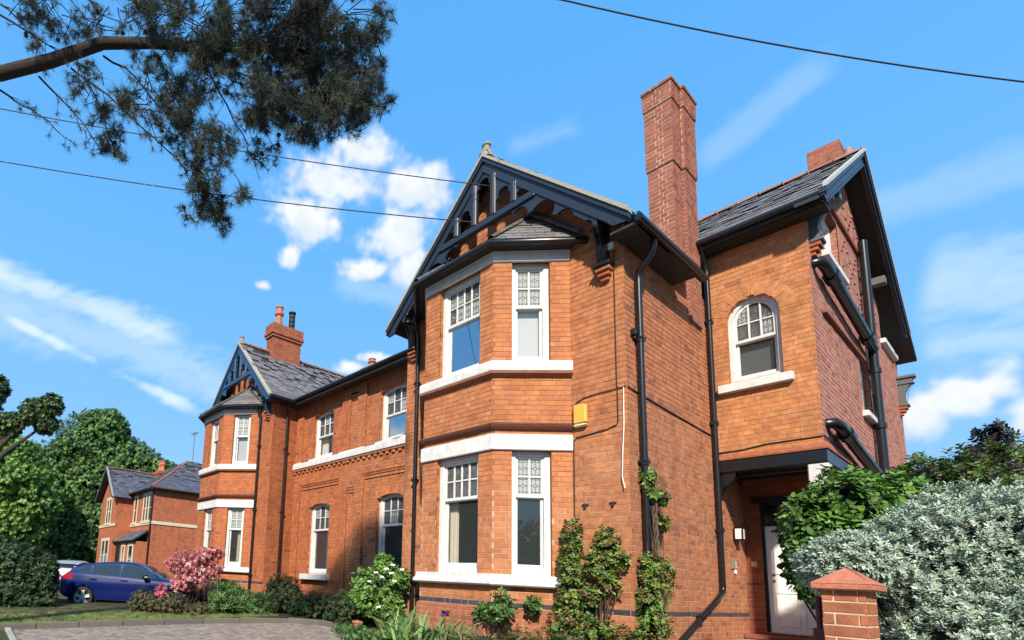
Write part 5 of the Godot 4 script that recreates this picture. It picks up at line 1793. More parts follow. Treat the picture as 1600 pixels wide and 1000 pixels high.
func foliage(par: Node, nm: String, mesh: Mesh, m: Material, places: Array, cols: Array) -> MultiMeshInstance3D:
	var mm := MultiMesh.new()
	mm.transform_format = MultiMesh.TRANSFORM_3D
	mm.use_colors = true
	mm.mesh = mesh
	mm.instance_count = places.size()
	for i in places.size():
		mm.set_instance_transform(i, places[i])
		var c: Color = cols[rng.randi() % cols.size()]
		var k := rnd(0.8, 1.2)
		mm.set_instance_color(i, Color(c.r * k, c.g * k, c.b * k))
	var o := MultiMeshInstance3D.new()
	o.name = nm
	o.multimesh = mm
	o.material_override = m
	o.set_meta("kind", "stuff")
	par.add_child(o, true)
	return o

func blob_places(blobs: Array, n: int, shell: float, s0: float, s1: float , up := 0.5) -> Array:
	var r := []
	var guard := 0
	while r.size() < n and guard < n * 4:
		guard += 1
		var q := blob_point(blobs, shell)
		var dir: Vector3 = (q[1] + UP * up + Vector3(rng.randfn(), rng.randfn(), rng.randfn()) * 0.35).normalized()
		var s := rnd(s0, s1)
		r.append(Transform3D(rot_to(dir, rnd(0, TAU)).scaled(Vector3.ONE * s), q[0]))
	return r

func stems(par: Node, base: Vector3, tips: Array, r: float, col: Color) -> void:
	var mb := MB.new()
	for t in tips:
		var m: Vector3 = base.lerp(t, 0.5) + Vector3(rnd(-0.1, 0.1), rnd(0.0, 0.1), rnd(-0.1, 0.1))
		mb.tube([base + Vector3(rnd(-0.05, 0.05), -0.05, rnd(-0.05, 0.05)), m, t], [r, r * 0.7, r * 0.3], 6, col)
	part(par, "stem", mb, M.bark)

# leaves that show large: parts of their own
func single_leaves(par: Node, blobs: Array, n: int, l: float, w: float, cols: Array, toward: Vector3, m: Material, up := 0.3) -> void:
	var kinds := []
	for i in 6:
		var mb := MB.new()
		leaf_mesh(mb, Transform3D(), l * rnd(0.85, 1.15), w * rnd(0.85, 1.15), cols[i % cols.size()] * rnd(0.85, 1.15), rnd(0.15, 0.4), rnd(0.1, 0.6))
		kinds.append(mb.mesh())
	var done := 0
	var guard := 0
	while done < n and guard < n * 12:
		guard += 1
		var q := blob_point(blobs, 0.12)
		if q[1].dot(toward) < 0.1:
			continue
		var o := MeshInstance3D.new()
		o.name = "leaf"
		o.mesh = kinds[done % 6]
		o.material_override = m
		var out: Vector3 = q[1]
		var y := (Vector3(rng.randfn(), rng.randfn() - 0.3, rng.randfn()) * 0.8 + out * 0.6).normalized()
		var z := (out + UP * up + Vector3(rng.randfn(), rng.randfn(), rng.randfn()) * 0.3)
		var x := y.cross(z).normalized()
		o.transform = Transform3D(Basis(x, y, x.cross(y)), q[0] + out * 0.02)
		par.add_child(o, true)
		done += 1

func shrub(nm: String, label: String, cat: String, base: Vector3, blobs: Array, n: int, mesh: Mesh, m: Material, s0: float, s1: float, cols: Array, o := {}) -> Node3D:
	var t := thing(nm, label, cat, base, o.get("group", ""))
	var bl := []
	for b in blobs:
		bl.append([b[0] - base, b[1]])
	var tips := []
	for b in bl:
		for i in o.get("stems", 2):
			tips.append(b[0] + Vector3(rng.randfn(), rng.randfn() * 0.6, rng.randfn()) * b[1] * 0.5)
	if tips.size():
		stems(t, Vector3.ZERO, tips, o.get("stem_r", 0.018), o.get("stem_col", Color(0.10, 0.075, 0.05)))
	foliage(t, "foliage", mesh, m, blob_places(bl, n, o.get("shell", 0.45), s0, s1, o.get("up", 0.5)), cols)
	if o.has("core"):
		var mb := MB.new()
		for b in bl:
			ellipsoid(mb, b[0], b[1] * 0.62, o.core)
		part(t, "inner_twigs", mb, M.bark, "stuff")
	if o.has("single"):
		var s: Array = o.single      # [count, length, width, colours]
		single_leaves(t, bl, s[0], s[1], s[2], s[3], Vector3(0.75, 0.2, 0.6).normalized(), m)
	return t

func ellipsoid(mb: MB, c: Vector3, r: Vector3, col: Color) -> void:
	for i in 8:
		for j in 12:
			var p := []
			for q in [[i, j], [i, j + 1], [i + 1, j + 1], [i + 1, j]]:
				var a: float = PI * q[0] / 8.0
				var b: float = TAU * q[1] / 12.0
				p.append(c + Vector3(sin(a) * cos(b), cos(a), sin(a) * sin(b)) * r)
			mb.quad(p[0], p[1], p[2], p[3], col)

func tree(nm: String, label: String, base: Vector3, h: float, blobs: Array, n: int, clump: Mesh, s0: float, s1: float, cols: Array, o := {}) -> void:
	var t := thing(nm, label, "tree", base, o.get("group", ""))
	var r: float = o.get("r", h * 0.022)
	var tr := MB.new()
	tr.tube([Vector3(0, -0.2, 0), Vector3(0.1, h * 0.25, 0.05), Vector3(-0.1, h * 0.5, 0.1), Vector3(0, h * 0.75, 0)], [r * 1.3, r, r * 0.8, r * 0.35], 10, Color(0.10, 0.085, 0.065))
	part(t, "trunk", tr, M.bark)
	var bl := []
	for b in blobs:
		bl.append([b[0] - base, b[1]])
	var lm := MB.new()
	for b in bl:
		var from := Vector3(0, clampf(b[0].y * 0.55, h * 0.18, h * 0.65), 0)
		lm.tube([from, from.lerp(b[0], 0.5) + Vector3(0, h * 0.03, 0), b[0]], [r * 0.5, r * 0.32, r * 0.12], 7, Color(0.10, 0.085, 0.065))
	part(t, "limb", lm, M.bark, "stuff")
	foliage(t, "crown", clump, o.get("mat", M.leaf), blob_places(bl, n, o.get("shell", 0.5), s0, s1, 0.35), cols)

func garden() -> void:
	var g1 := Color(1, 1, 1)
	var broad := sprig(7, 0.55, 0.30, 0.5, [Color(0.9, 1.0, 0.8), Color(1, 1, 1)])
	var small := sprig(10, 0.42, 0.22, 0.5, [Color(0.9, 1.0, 0.85), Color(1, 1, 1)])
	var narrow := sprig(9, 0.6, 0.14, 0.9, [Color(0.95, 1, 0.9), Color(1, 1, 1)])
	var silver := sprig(11, 0.52, 0.20, 0.75, [Color(1, 1, 1), Color(0.85, 0.9, 0.88), Color(1.05, 1.05, 1.0)], 0.7)
	# silver shrub round the gate pillar
	var sb := [[Vector3(-0.62, 1.70, -6.55), Vector3(0.62, 0.62, 0.55)], [Vector3(-0.35, 2.10, -6.75), Vector3(0.55, 0.46, 0.55)], [Vector3(0.05, 1.75, -6.75), Vector3(0.7, 0.85, 0.6)], [Vector3(-0.98, 1.92, -5.88), Vector3(0.30, 0.20, 0.22)], [Vector3(-0.50, 1.15, -6.10), Vector3(0.40, 0.62, 0.35)], [Vector3(-0.05, 1.1, -6.2), Vector3(0.6, 0.7, 0.5)], [Vector3(0.35, 2.1, -7.0), Vector3(0.6, 0.6, 0.6)], [Vector3(-0.88, 0.95, -5.30), Vector3(0.18, 0.34, 0.12)]]
	var sc := [Color(0.32, 0.40, 0.31), Color(0.38, 0.45, 0.36), Color(0.27, 0.35, 0.26), Color(0.44, 0.49, 0.41)]
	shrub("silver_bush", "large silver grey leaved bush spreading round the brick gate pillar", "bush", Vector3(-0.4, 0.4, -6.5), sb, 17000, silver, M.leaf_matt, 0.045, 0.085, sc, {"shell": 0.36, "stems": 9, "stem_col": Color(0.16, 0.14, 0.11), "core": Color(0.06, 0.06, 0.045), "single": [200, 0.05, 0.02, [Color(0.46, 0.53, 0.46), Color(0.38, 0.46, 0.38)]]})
	# green broad leaved shrub in front of the door
	var gb := [[Vector3(-1.35, 2.72, -8.25), Vector3(0.36, 0.36, 0.40)], [Vector3(-1.62, 2.45, -8.0), Vector3(0.24, 0.30, 0.25)], [Vector3(-1.58, 2.08, -7.95), Vector3(0.23, 0.35, 0.24)], [Vector3(-1.05, 2.65, -8.7), Vector3(0.42, 0.42, 0.4)], [Vector3(-1.2, 2.1, -8.2), Vector3(0.40, 0.45, 0.38)], [Vector3(-1.52, 1.80, -7.95), Vector3(0.17, 0.17, 0.16)]]
	var gc := [Color(0.085, 0.17, 0.03), Color(0.06, 0.125, 0.025), Color(0.12, 0.22, 0.04), Color(0.05, 0.10, 0.025)]
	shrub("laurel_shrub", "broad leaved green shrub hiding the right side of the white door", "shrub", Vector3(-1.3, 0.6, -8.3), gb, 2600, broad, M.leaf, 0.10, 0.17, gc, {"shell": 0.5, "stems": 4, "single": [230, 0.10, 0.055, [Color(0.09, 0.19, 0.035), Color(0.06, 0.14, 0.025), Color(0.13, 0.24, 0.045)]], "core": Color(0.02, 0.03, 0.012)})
	# clipped hedge going back beside the wing
	var hb := []
	for i in 7:
		hb.append([Vector3(-0.95 + i * 0.12, 2.85 + 0.09 * i, -10.5 - i * 1.0), Vector3(0.6, 0.65, 0.7)])
		hb.append([Vector3(-0.3 + i * 0.18, 2.2 + 0.1 * i, -10.2 - i * 1.0), Vector3(0.9, 1.3, 0.8)])
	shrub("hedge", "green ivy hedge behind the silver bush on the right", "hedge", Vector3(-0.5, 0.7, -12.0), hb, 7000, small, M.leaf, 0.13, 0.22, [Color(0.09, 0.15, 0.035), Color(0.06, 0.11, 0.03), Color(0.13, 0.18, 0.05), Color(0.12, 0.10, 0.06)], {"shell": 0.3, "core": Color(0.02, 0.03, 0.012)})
	# climbers on the pier and the side wall
	var rose := [Color(0.10, 0.17, 0.04), Color(0.13, 0.21, 0.05), Color(0.07, 0.12, 0.03), Color(0.20, 0.22, 0.05), Color(0.16, 0.10, 0.05)]
	var climbers := [["climbing_rose", "climbing rose trained up the bay corner, leftmost of the three climbers", Vector3(-4.15, 0.75, -7.55), [[Vector3(-4.14, 2.35, -7.58), Vector3(0.12, 0.28, 0.10)], [Vector3(-4.16, 1.95, -7.56), Vector3(0.17, 0.26, 0.12)], [Vector3(-4.12, 1.5, -7.5), Vector3(0.2, 0.3, 0.16)], [Vector3(-4.15, 1.1, -7.4), Vector3(0.26, 0.26, 0.2)]], 520],
		["climbing_rose", "yellowish climbing rose on bare canes in the middle of the brick pier", Vector3(-3.80, 0.75, -7.65), [[Vector3(-3.72, 2.30, -7.70), Vector3(0.16, 0.22, 0.08)], [Vector3(-3.82, 2.0, -7.66), Vector3(0.17, 0.16, 0.1)], [Vector3(-3.66, 1.72, -7.66), Vector3(0.12, 0.14, 0.1)], [Vector3(-3.9, 1.55, -7.6), Vector3(0.12, 0.12, 0.1)], [Vector3(-3.75, 1.05, -7.45), Vector3(0.34, 0.22, 0.22)], [Vector3(-3.6, 2.05, -7.72), Vector3(0.16, 0.12, 0.07)]], 460],
		["climber", "dense green climber growing up the black downpipe at the house corner", Vector3(-3.28, 0.7, -8.0), [[Vector3(-3.32, 1.95, -8.05), Vector3(0.15, 0.22, 0.17)], [Vector3(-3.30, 1.6, -8.02), Vector3(0.19, 0.28, 0.2)], [Vector3(-3.28, 1.2, -8.0), Vector3(0.22, 0.32, 0.24)], [Vector3(-3.35, 0.95, -7.7), Vector3(0.32, 0.22, 0.28)], [Vector3(-3.34, 3.25, -8.15), Vector3(0.07, 0.16, 0.08)], [Vector3(-3.30, 3.0, -8.35), Vector3(0.08, 0.10, 0.22)], [Vector3(-3.34, 2.65, -8.5), Vector3(0.05, 0.10, 0.14)], [Vector3(-3.32, 1.85, -8.5), Vector3(0.08, 0.28, 0.16)]], 900]]
	for c in climbers:
		shrub(c[0], c[1], "climber", c[2], c[3], c[4], broad, M.leaf, 0.08, 0.13, rose, {"shell": 0.9, "stems": 3, "stem_r": 0.010, "stem_col": Color(0.20, 0.13, 0.08), "single": [70, 0.065, 0.045, rose]})
	var tw := MB.new()
	for s in 3:
		var pts := []
		for i in 14:
			pts.append(Vector3(-3.30 + 0.03 * sin(i * 1.3 + s * 2.1), 1.8 + i * 0.11, -8.24 + 0.03 * cos(i * 1.3 + s * 2.1)))
		tw.tube(pts, 0.016, 6, Color(0.28, 0.2, 0.15))
	var vine := thing("vine", "twisted bare vine beside the black downpipe above the green climber", "vine")
	part(vine, "stem", tw, M.bark, "stuff")
	# low ivy under the bay window
	shrub("ivy", "ivy sprawling over the blue brick band under the bay window", "ivy", Vector3(-4.9, 0.8, -6.75), [[Vector3(-4.86, 1.38, -6.88), Vector3(0.16, 0.2, 0.09)], [Vector3(-5.1, 1.22, -6.84), Vector3(0.22, 0.09, 0.08)], [Vector3(-4.55, 1.36, -7.2), Vector3(0.10, 0.12, 0.10)], [Vector3(-4.82, 1.2, -6.8), Vector3(0.18, 0.12, 0.1)]], 230, broad, M.leaf, 0.09, 0.13, [Color(0.07, 0.14, 0.04), Color(0.11, 0.19, 0.05), Color(0.05, 0.1, 0.03)], {"shell": 0.9, "stems": 1, "stem_r": 0.008, "single": [50, 0.08, 0.06, [Color(0.10, 0.18, 0.05), Color(0.06, 0.12, 0.03)]]})
	# flag irises
	var ir := thing("iris_clump", "clump of long green iris blades with a dark purple flower under the bay", "iris", Vector3(-5.75, 0.72, -6.35))
	for i in 80:
		var mb := MB.new()
		var b := Vector3(rnd(-0.75, 0.55), -0.02, rnd(-0.1, 0.4))
		var l := rnd(0.38, 0.66)
		var a := rnd(0, TAU)
		var lean := rnd(0.1, 0.75)
		var d := Vector3(cos(a) * lean, 1.0, sin(a) * lean).normalized()
		var sd := d.cross(Vector3(sin(a * 3.1), 0.2, cos(a * 3.1))).normalized()
		var w := rnd(0.017, 0.03)
		var prev := b
		var c := [Color(0.13, 0.25, 0.08), Color(0.16, 0.29, 0.09), Color(0.22, 0.33, 0.12), Color(0.10, 0.19, 0.07)][i % 4] as Color
		for k in 5:
			var f := (k + 1) / 5.0
			var p := b + d * l * f + Vector3(cos(a), -0.9, sin(a)) * pow(f, 3.0) * lean * 0.22
			var w0 := w * (1.0 - pow(k / 5.0, 2.5))
			var w1 := w * (1.0 - pow(f, 2.5))
			mb.quad(prev - sd * w0, prev + sd * w0, p + sd * w1, p - sd * w1, c)
			prev = p
		part(ir, "leaf_blade", mb, M.leaf)
	var fl := MB.new()
	fl.tube([Vector3(0.35, 0, 0.05), Vector3(0.36, 0.45, 0.08)], 0.006, 5, Color(0.1, 0.18, 0.06))
	for i in 9:
		var a := TAU * i / 9
		leaf_mesh(fl, Transform3D(rot_to(Vector3(cos(a), 0.6 - 0.9 * (i % 2), sin(a)), 0), Vector3(0.36, 0.45, 0.08)), 0.085, 0.055, Color(0.05, 0.012, 0.07))
	part(ir, "flower", fl, M.petal)
	var dry := MB.new()
	for i in 26:
		var b := Vector3(rnd(0.25, 0.9), 0.0, rnd(-0.2, 0.3))
		dry.tube([b, b + Vector3(rnd(-0.15, 0.15), 0.18, rnd(-0.1, 0.1)), b + Vector3(rnd(-0.3, 0.3), rnd(0.15, 0.4), rnd(-0.15, 0.25))], 0.006, 4, Color(0.24, 0.2, 0.12))
	part(ir, "dry_stem", dry, M.leaf_matt, "stuff")
	shrub("ground_cover", "low mixed greenery at the foot of the bay wall", "ground cover", Vector3(-4.9, 0.7, -6.3), [[Vector3(-5.0, 0.72, -6.35), Vector3(0.5, 0.18, 0.3)], [Vector3(-4.45, 0.78, -6.7), Vector3(0.45, 0.25, 0.4)], [Vector3(-5.5, 0.70, -6.2), Vector3(0.6, 0.2, 0.25)], [Vector3(-4.0, 0.8, -7.0), Vector3(0.4, 0.28, 0.4)]], 900, small, M.leaf, 0.07, 0.13, [Color(0.07, 0.11, 0.03), Color(0.10, 0.15, 0.04), Color(0.13, 0.12, 0.06)], {"shell": 0.8, "stems": 2, "stem_r": 0.006})
	# white flowering shrub in the corner of the wall
	var hy := [[Vector3(-7.9, 1.55, -7.3), Vector3(0.42, 0.26, 0.34)], [Vector3(-7.95, 1.92, -7.35), Vector3(0.14, 0.22, 0.14)], [Vector3(-8.25, 1.45, -7.1), Vector3(0.22, 0.34, 0.2)], [Vector3(-7.6, 1.62, -7.4), Vector3(0.22, 0.24, 0.2)], [Vector3(-8.1, 1.15, -7.1), Vector3(0.3, 0.22, 0.25)], [Vector3(-7.65, 1.15, -7.3), Vector3(0.2, 0.25, 0.2)]]
	var hs := shrub("flowering_shrub", "bushy bright green shrub with white flowers left of the black downpipe", "shrub", Vector3(-7.8, 0.55, -7.3), hy, 750, broad, M.leaf, 0.11, 0.18, [Color(0.11, 0.21, 0.05), Color(0.08, 0.16, 0.04), Color(0.15, 0.26, 0.06)], {"shell": 0.6, "stems": 3, "single": [120, 0.11, 0.062, [Color(0.12, 0.23, 0.055), Color(0.09, 0.17, 0.04), Color(0.17, 0.28, 0.07)]]})
	for i in 9:
		var q: Vector3 = [Vector3(0.28, 1.28, 0.25), Vector3(0.36, 1.20, 0.2), Vector3(0.22, 1.12, 0.3), Vector3(0.4, 1.05, 0.15), Vector3(0.10, 1.2, 0.35), Vector3(0.2, 0.55, 0.35), Vector3(-0.02, 1.02, 0.4), Vector3(0.3, 1.36, 0.1), Vector3(0.44, 1.28, 0.0), Vector3(0.05, 1.4, 0.2), Vector3(0.33, 0.95, 0.2), Vector3(-0.2, 0.95, 0.4)][i]
		var mb := MB.new()
		for k in 7:
			leaf_mesh(mb, Transform3D(rot_to(Vector3(cos(k * 0.9), rnd(0.2, 1.0), sin(k * 0.9)), 0), q), rnd(0.04, 0.07), 0.045, Color(0.72, 0.74, 0.66))
		part(hs, "flower", mb, M.petal)
	# dark shrubs along the middle wall
	var dk := [Color(0.05, 0.08, 0.03), Color(0.08, 0.10, 0.04), Color(0.04, 0.06, 0.025)]
	var md := [Color(0.07, 0.14, 0.04), Color(0.10, 0.19, 0.055), Color(0.13, 0.22, 0.08)]
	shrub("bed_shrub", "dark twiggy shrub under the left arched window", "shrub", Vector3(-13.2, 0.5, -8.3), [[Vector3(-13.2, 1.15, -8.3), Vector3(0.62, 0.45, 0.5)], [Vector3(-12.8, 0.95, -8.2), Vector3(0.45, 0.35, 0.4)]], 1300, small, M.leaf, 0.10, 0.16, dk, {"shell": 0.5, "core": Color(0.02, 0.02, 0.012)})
	shrub("leafy_perennial", "pale green leafy plants at the corner of the left bay", "perennial", Vector3(-13.6, 0.5, -7.3), [[Vector3(-14.0, 0.78, -7.0), Vector3(0.5, 0.4, 0.4)], [Vector3(-13.3, 0.72, -7.2), Vector3(0.5, 0.36, 0.4)], [Vector3(-12.8, 0.7, -7.4), Vector3(0.4, 0.3, 0.35)], [Vector3(-14.4, 0.85, -7.2), Vector3(0.35, 0.45, 0.35)]], 1300, narrow, M.leaf, 0.14, 0.24, md, {"shell": 0.8, "stems": 4, "stem_r": 0.006, "stem_col": Color(0.12, 0.16, 0.07), "up": 1.2})
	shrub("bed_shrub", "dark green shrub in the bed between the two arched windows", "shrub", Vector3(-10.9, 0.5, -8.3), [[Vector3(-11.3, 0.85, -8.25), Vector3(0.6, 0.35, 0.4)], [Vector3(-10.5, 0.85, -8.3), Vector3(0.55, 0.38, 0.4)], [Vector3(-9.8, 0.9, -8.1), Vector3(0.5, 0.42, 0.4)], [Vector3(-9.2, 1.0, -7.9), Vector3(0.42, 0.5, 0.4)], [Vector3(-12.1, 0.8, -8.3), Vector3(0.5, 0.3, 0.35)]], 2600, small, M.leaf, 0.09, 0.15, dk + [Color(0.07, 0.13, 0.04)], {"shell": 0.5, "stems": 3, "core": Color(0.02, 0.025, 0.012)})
	shrub("ground_cover", "low green plants along the kerb below the white flowering shrub", "ground cover", Vector3(-9.0, 0.45, -7.4), [[Vector3(-9.0, 0.52, -7.35), Vector3(0.5, 0.14, 0.2)], [Vector3(-8.2, 0.55, -6.9), Vector3(0.5, 0.15, 0.2)], [Vector3(-7.3, 0.6, -6.3), Vector3(0.55, 0.2, 0.25)], [Vector3(-6.9, 0.8, -6.9), Vector3(0.3, 0.3, 0.25)]], 800, small, M.leaf, 0.07, 0.13, md, {"shell": 0.9, "stems": 2, "stem_r": 0.005})
	var fp := thing("flower_pot", "small terracotta pot half hidden below the white flowering shrub", "flower pot", Vector3(-8.25, 0.58, -7.0))
	var pm := MB.new()
	pm.lathe(Transform3D(), [[0.07, 0.0], [0.10, 0.17], [0.115, 0.17], [0.115, 0.21], [0.09, 0.21], [0.08, 0.16], [0.0, 0.15]], 14)
	part(fp, "pot", pm, M.terracotta)
	# pink shrub and the small bushes before the car
	var pk := [[Vector3(-15.2, 1.95, -6.25), Vector3(0.75, 0.22, 0.5)], [Vector3(-15.3, 1.72, -6.1), Vector3(0.9, 0.22, 0.55)], [Vector3(-14.75, 1.65, -6.6), Vector3(0.5, 0.26, 0.4)], [Vector3(-14.9, 1.40, -6.2), Vector3(0.6, 0.20, 0.4)], [Vector3(-15.1, 1.15, -6.0), Vector3(0.32, 0.2, 0.28)], [Vector3(-14.75, 2.12, -6.7), Vector3(0.4, 0.15, 0.3)]]
	shrub("pink_shrub", "spreading shrub covered in pink leaves in front of the left bay", "shrub", Vector3(-15.0, 0.45, -6.2), pk, 1500, small, M.petal, 0.12, 0.20, [Color(0.60, 0.17, 0.22), Color(0.66, 0.28, 0.32), Color(0.52, 0.13, 0.19), Color(0.36, 0.12, 0.11), Color(0.68, 0.40, 0.40)], {"shell": 0.7, "stems": 3, "stem_r": 0.012, "up": 0.9})
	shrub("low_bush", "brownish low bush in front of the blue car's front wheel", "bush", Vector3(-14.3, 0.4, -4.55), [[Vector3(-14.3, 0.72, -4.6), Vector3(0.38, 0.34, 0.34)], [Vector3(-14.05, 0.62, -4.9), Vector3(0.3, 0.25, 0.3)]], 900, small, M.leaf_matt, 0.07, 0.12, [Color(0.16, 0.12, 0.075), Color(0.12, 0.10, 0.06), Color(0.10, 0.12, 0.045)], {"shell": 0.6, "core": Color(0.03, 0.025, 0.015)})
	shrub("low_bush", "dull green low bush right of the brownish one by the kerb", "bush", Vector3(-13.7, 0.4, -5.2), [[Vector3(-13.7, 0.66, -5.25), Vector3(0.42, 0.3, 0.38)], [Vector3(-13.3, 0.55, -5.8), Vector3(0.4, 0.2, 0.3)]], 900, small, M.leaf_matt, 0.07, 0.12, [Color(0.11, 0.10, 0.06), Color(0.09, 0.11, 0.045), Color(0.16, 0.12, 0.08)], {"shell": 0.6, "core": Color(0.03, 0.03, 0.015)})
	shrub("pink_shrub", "small pink flowering plant between the low bushes before the car", "shrub", Vector3(-14.0, 0.5, -4.95), [[Vector3(-14.0, 1.0, -5.0), Vector3(0.16, 0.18, 0.14)]], 110, small, M.petal, 0.10, 0.15, [Color(0.58, 0.12, 0.20), Color(0.5, 0.16, 0.2)], {"shell": 0.8, "stems": 3, "stem_r": 0.007})
	shrub("leafy_perennial", "tall green stems beside the black bin at the left bay", "perennial", Vector3(-13.2, 0.5, -6.7), [[Vector3(-13.5, 0.85, -6.4), Vector3(0.2, 0.45, 0.2)], [Vector3(-13.2, 0.7, -6.5), Vector3(0.35, 0.3, 0.3)]], 320, narrow, M.leaf, 0.14, 0.24, md, {"shell": 0.8, "stems": 3, "stem_r": 0.006, "up": 1.4})
	# bin by the bay
	var bn := thing("garden_bin", "rounded black garden bin beside the left bay behind the plants", "bin", Vector3(-14.25, 0.45, -6.75))
	var bm := MB.new()
	bm.lathe(Transform3D(), [[0.22, 0.0], [0.27, 0.5], [0.28, 0.55], [0.24, 0.66], [0.12, 0.74], [0.0, 0.76]], 18)
	part(bn, "body", bm, M.rubber)
	var bt := MB.new()
	bt.box(Transform3D(rot_to(UP, -0.8), Vector3(0.19, 0.38, 0.19)), Vector3(-0.05, -0.06, -0.01), Vector3(0.05, 0.06, 0.012), Color(0.35, 0.36, 0.36), 0.005)
	part(bn, "badge", bt, M.plastic)
	# lawn beyond the kerb: blades of grass
	var bl := MB.new()
	for i in 9:
		var a := TAU * i / 9
		var b := Vector3(cos(a) * 0.3, 0, sin(a) * 0.3)
		bl.tri(b + Vector3(-0.06, 0, 0), b + Vector3(0.06, 0, 0), b * 2.2 + Vector3(0, 1.0, 0), Color(1, 1, 1) * rnd(0.8, 1.2))
	var tuft := bl.mesh()
	var pl := []
	for i in 16000:
		var z := rnd(-7.6, 0.5)
		var x := rnd(-19.5, -12.25)
		if rng.randf() < 0.12:
			x = rnd(-12.35, -12.2)
		var s := rnd(0.05, 0.11)
		pl.append(Transform3D(Basis(UP, rnd(0, TAU)).scaled(Vector3.ONE * s), Vector3(x, drive_y(x, z) + 0.05, z)))
	for i in 2500:
		var z := rnd(-1.3, 0.5)
		var x := rnd(-16.0, -8.5)
		if z > -1.25 + (x + 16.0) * 0.04 + 0.06:
			pl.append(Transform3D(Basis(UP, rnd(0, TAU)).scaled(Vector3.ONE * rnd(0.04, 0.08)), Vector3(x, 0.26, z)))
	for i in 2500:
		var f := rng.randf()
		var z := rnd(-8.6, -6.0)
		var x := rnd(-11.2, -5.0)
		if (z > -7.7 and x < -9.6) or z > -5.5 - absf(x + 5.6) * 0.6:
			continue
		pl.append(Transform3D(Basis(UP, rnd(0, TAU)).scaled(Vector3.ONE * rnd(0.05, 0.10)), Vector3(x, bed_y(x, z, 0.45) - 0.02, z)))
	var gr := MultiMeshInstance3D.new()
	gr.name = "grass"
	var mm := MultiMesh.new()
	mm.transform_format = MultiMesh.TRANSFORM_3D
	mm.use_colors = true
	mm.mesh = tuft
	mm.instance_count = pl.size()
	for i in pl.size():
		mm.set_instance_transform(i, pl[i])
		mm.set_instance_color(i, [Color(0.17, 0.25, 0.06), Color(0.21, 0.28, 0.08), Color(0.12, 0.19, 0.05), Color(0.22, 0.22, 0.10)][i % 4])
	gr.multimesh = mm
	gr.material_override = M.leaf
	gr.set_meta("kind", "stuff")
	gr.set_meta("label", "short rough grass beside the kerb in front of the blue car")
	add_child(gr, true)
	# dark hedge on the left
	var hd := Color(0.035, 0.065, 0.028)
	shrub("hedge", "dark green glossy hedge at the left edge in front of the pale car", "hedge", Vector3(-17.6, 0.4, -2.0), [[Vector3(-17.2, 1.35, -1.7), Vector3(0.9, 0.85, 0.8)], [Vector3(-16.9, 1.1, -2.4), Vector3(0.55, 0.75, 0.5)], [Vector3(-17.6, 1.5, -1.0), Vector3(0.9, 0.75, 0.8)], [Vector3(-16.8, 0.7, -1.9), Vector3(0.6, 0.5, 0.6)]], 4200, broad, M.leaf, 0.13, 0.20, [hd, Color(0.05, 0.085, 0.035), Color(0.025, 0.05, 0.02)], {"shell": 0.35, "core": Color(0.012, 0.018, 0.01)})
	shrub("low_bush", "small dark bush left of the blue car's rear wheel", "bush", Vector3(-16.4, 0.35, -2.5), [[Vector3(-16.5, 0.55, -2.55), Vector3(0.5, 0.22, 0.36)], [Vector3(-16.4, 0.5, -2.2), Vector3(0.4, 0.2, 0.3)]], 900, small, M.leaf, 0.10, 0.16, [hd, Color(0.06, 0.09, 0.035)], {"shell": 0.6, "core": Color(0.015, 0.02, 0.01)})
	# trees
	var clump := sprig(16, 0.5, 0.30, 0.4, [Color(1, 1, 1), Color(0.8, 0.9, 0.8)], 0.7)
	var tb := []
	for q in [[-64.0, 15.5, -13.0, 4.2], [-60.5, 13.0, -16.0, 4.0], [-66.0, 12.0, -9.5, 4.0], [-62.5, 10.0, -13.0, 4.2], [-58.5, 9.5, -18.0, 3.2], [-65.0, 8.0, -8.5, 3.6], [-60.5, 6.5, -14.5, 3.6], [-62.5, 17.2, -14.0, 2.6], [-58.5, 12.0, -19.2, 2.2], [-66.5, 5.0, -8.0, 3.4], [-61.0, 4.0, -13.5, 3.2], [-65, 4.5, -11, 3.5]]:
		tb.append([Vector3(q[0], q[1], q[2]), Vector3(q[3], q[3] * 0.8, q[3])])
	tree("broadleaf_tree", "tall leafy green tree behind the distant house on the left", Vector3(-63.0, 0.3, -12.5), 16.0, tb, 30000, clump, 0.26, 0.56, [Color(0.13, 0.23, 0.07), Color(0.085, 0.17, 0.06), Color(0.19, 0.30, 0.09), Color(0.065, 0.13, 0.05)], {"shell": 0.75})
	var yb := []
	for q in [[-55.0, 9.5, -5.0, 2.6], [-55.5, 7.0, -6.5, 2.6], [-55.0, 11.5, -4.6, 2.0], [-56.5, 5.0, -5.0, 2.8], [-55.5, 8.5, -3.2, 2.2]]:
		yb.append([Vector3(q[0], q[1], q[2]), Vector3(q[3], q[3] * 0.75, q[3])])
	tree("broadleaf_tree", "bright yellow green tree between the dark left tree and the tall one", Vector3(-55.5, 0.3, -5.0), 10.0, yb, 9000, clump, 0.24, 0.52, [Color(0.20, 0.33, 0.08), Color(0.26, 0.38, 0.11), Color(0.13, 0.24, 0.06)], {"shell": 0.8})
	var lb := []
	for q in [[-28.6, 8.8, -0.8, 0.8], [-28.7, 7.4, -0.6, 0.95], [-28.7, 6.0, -0.7, 0.95], [-28.3, 9.6, -1.2, 0.5], [-27.5, 8.6, -2.9, 0.55], [-27.1, 9.0, -3.5, 0.38], [-27.4, 8.1, -3.4, 0.35], [-28.1, 7.9, -2.0, 0.45], [-28.8, 4.4, -0.5, 1.0]]:
		lb.append([Vector3(q[0], q[1], q[2]), Vector3(q[3], q[3] * 1.05, q[3])])
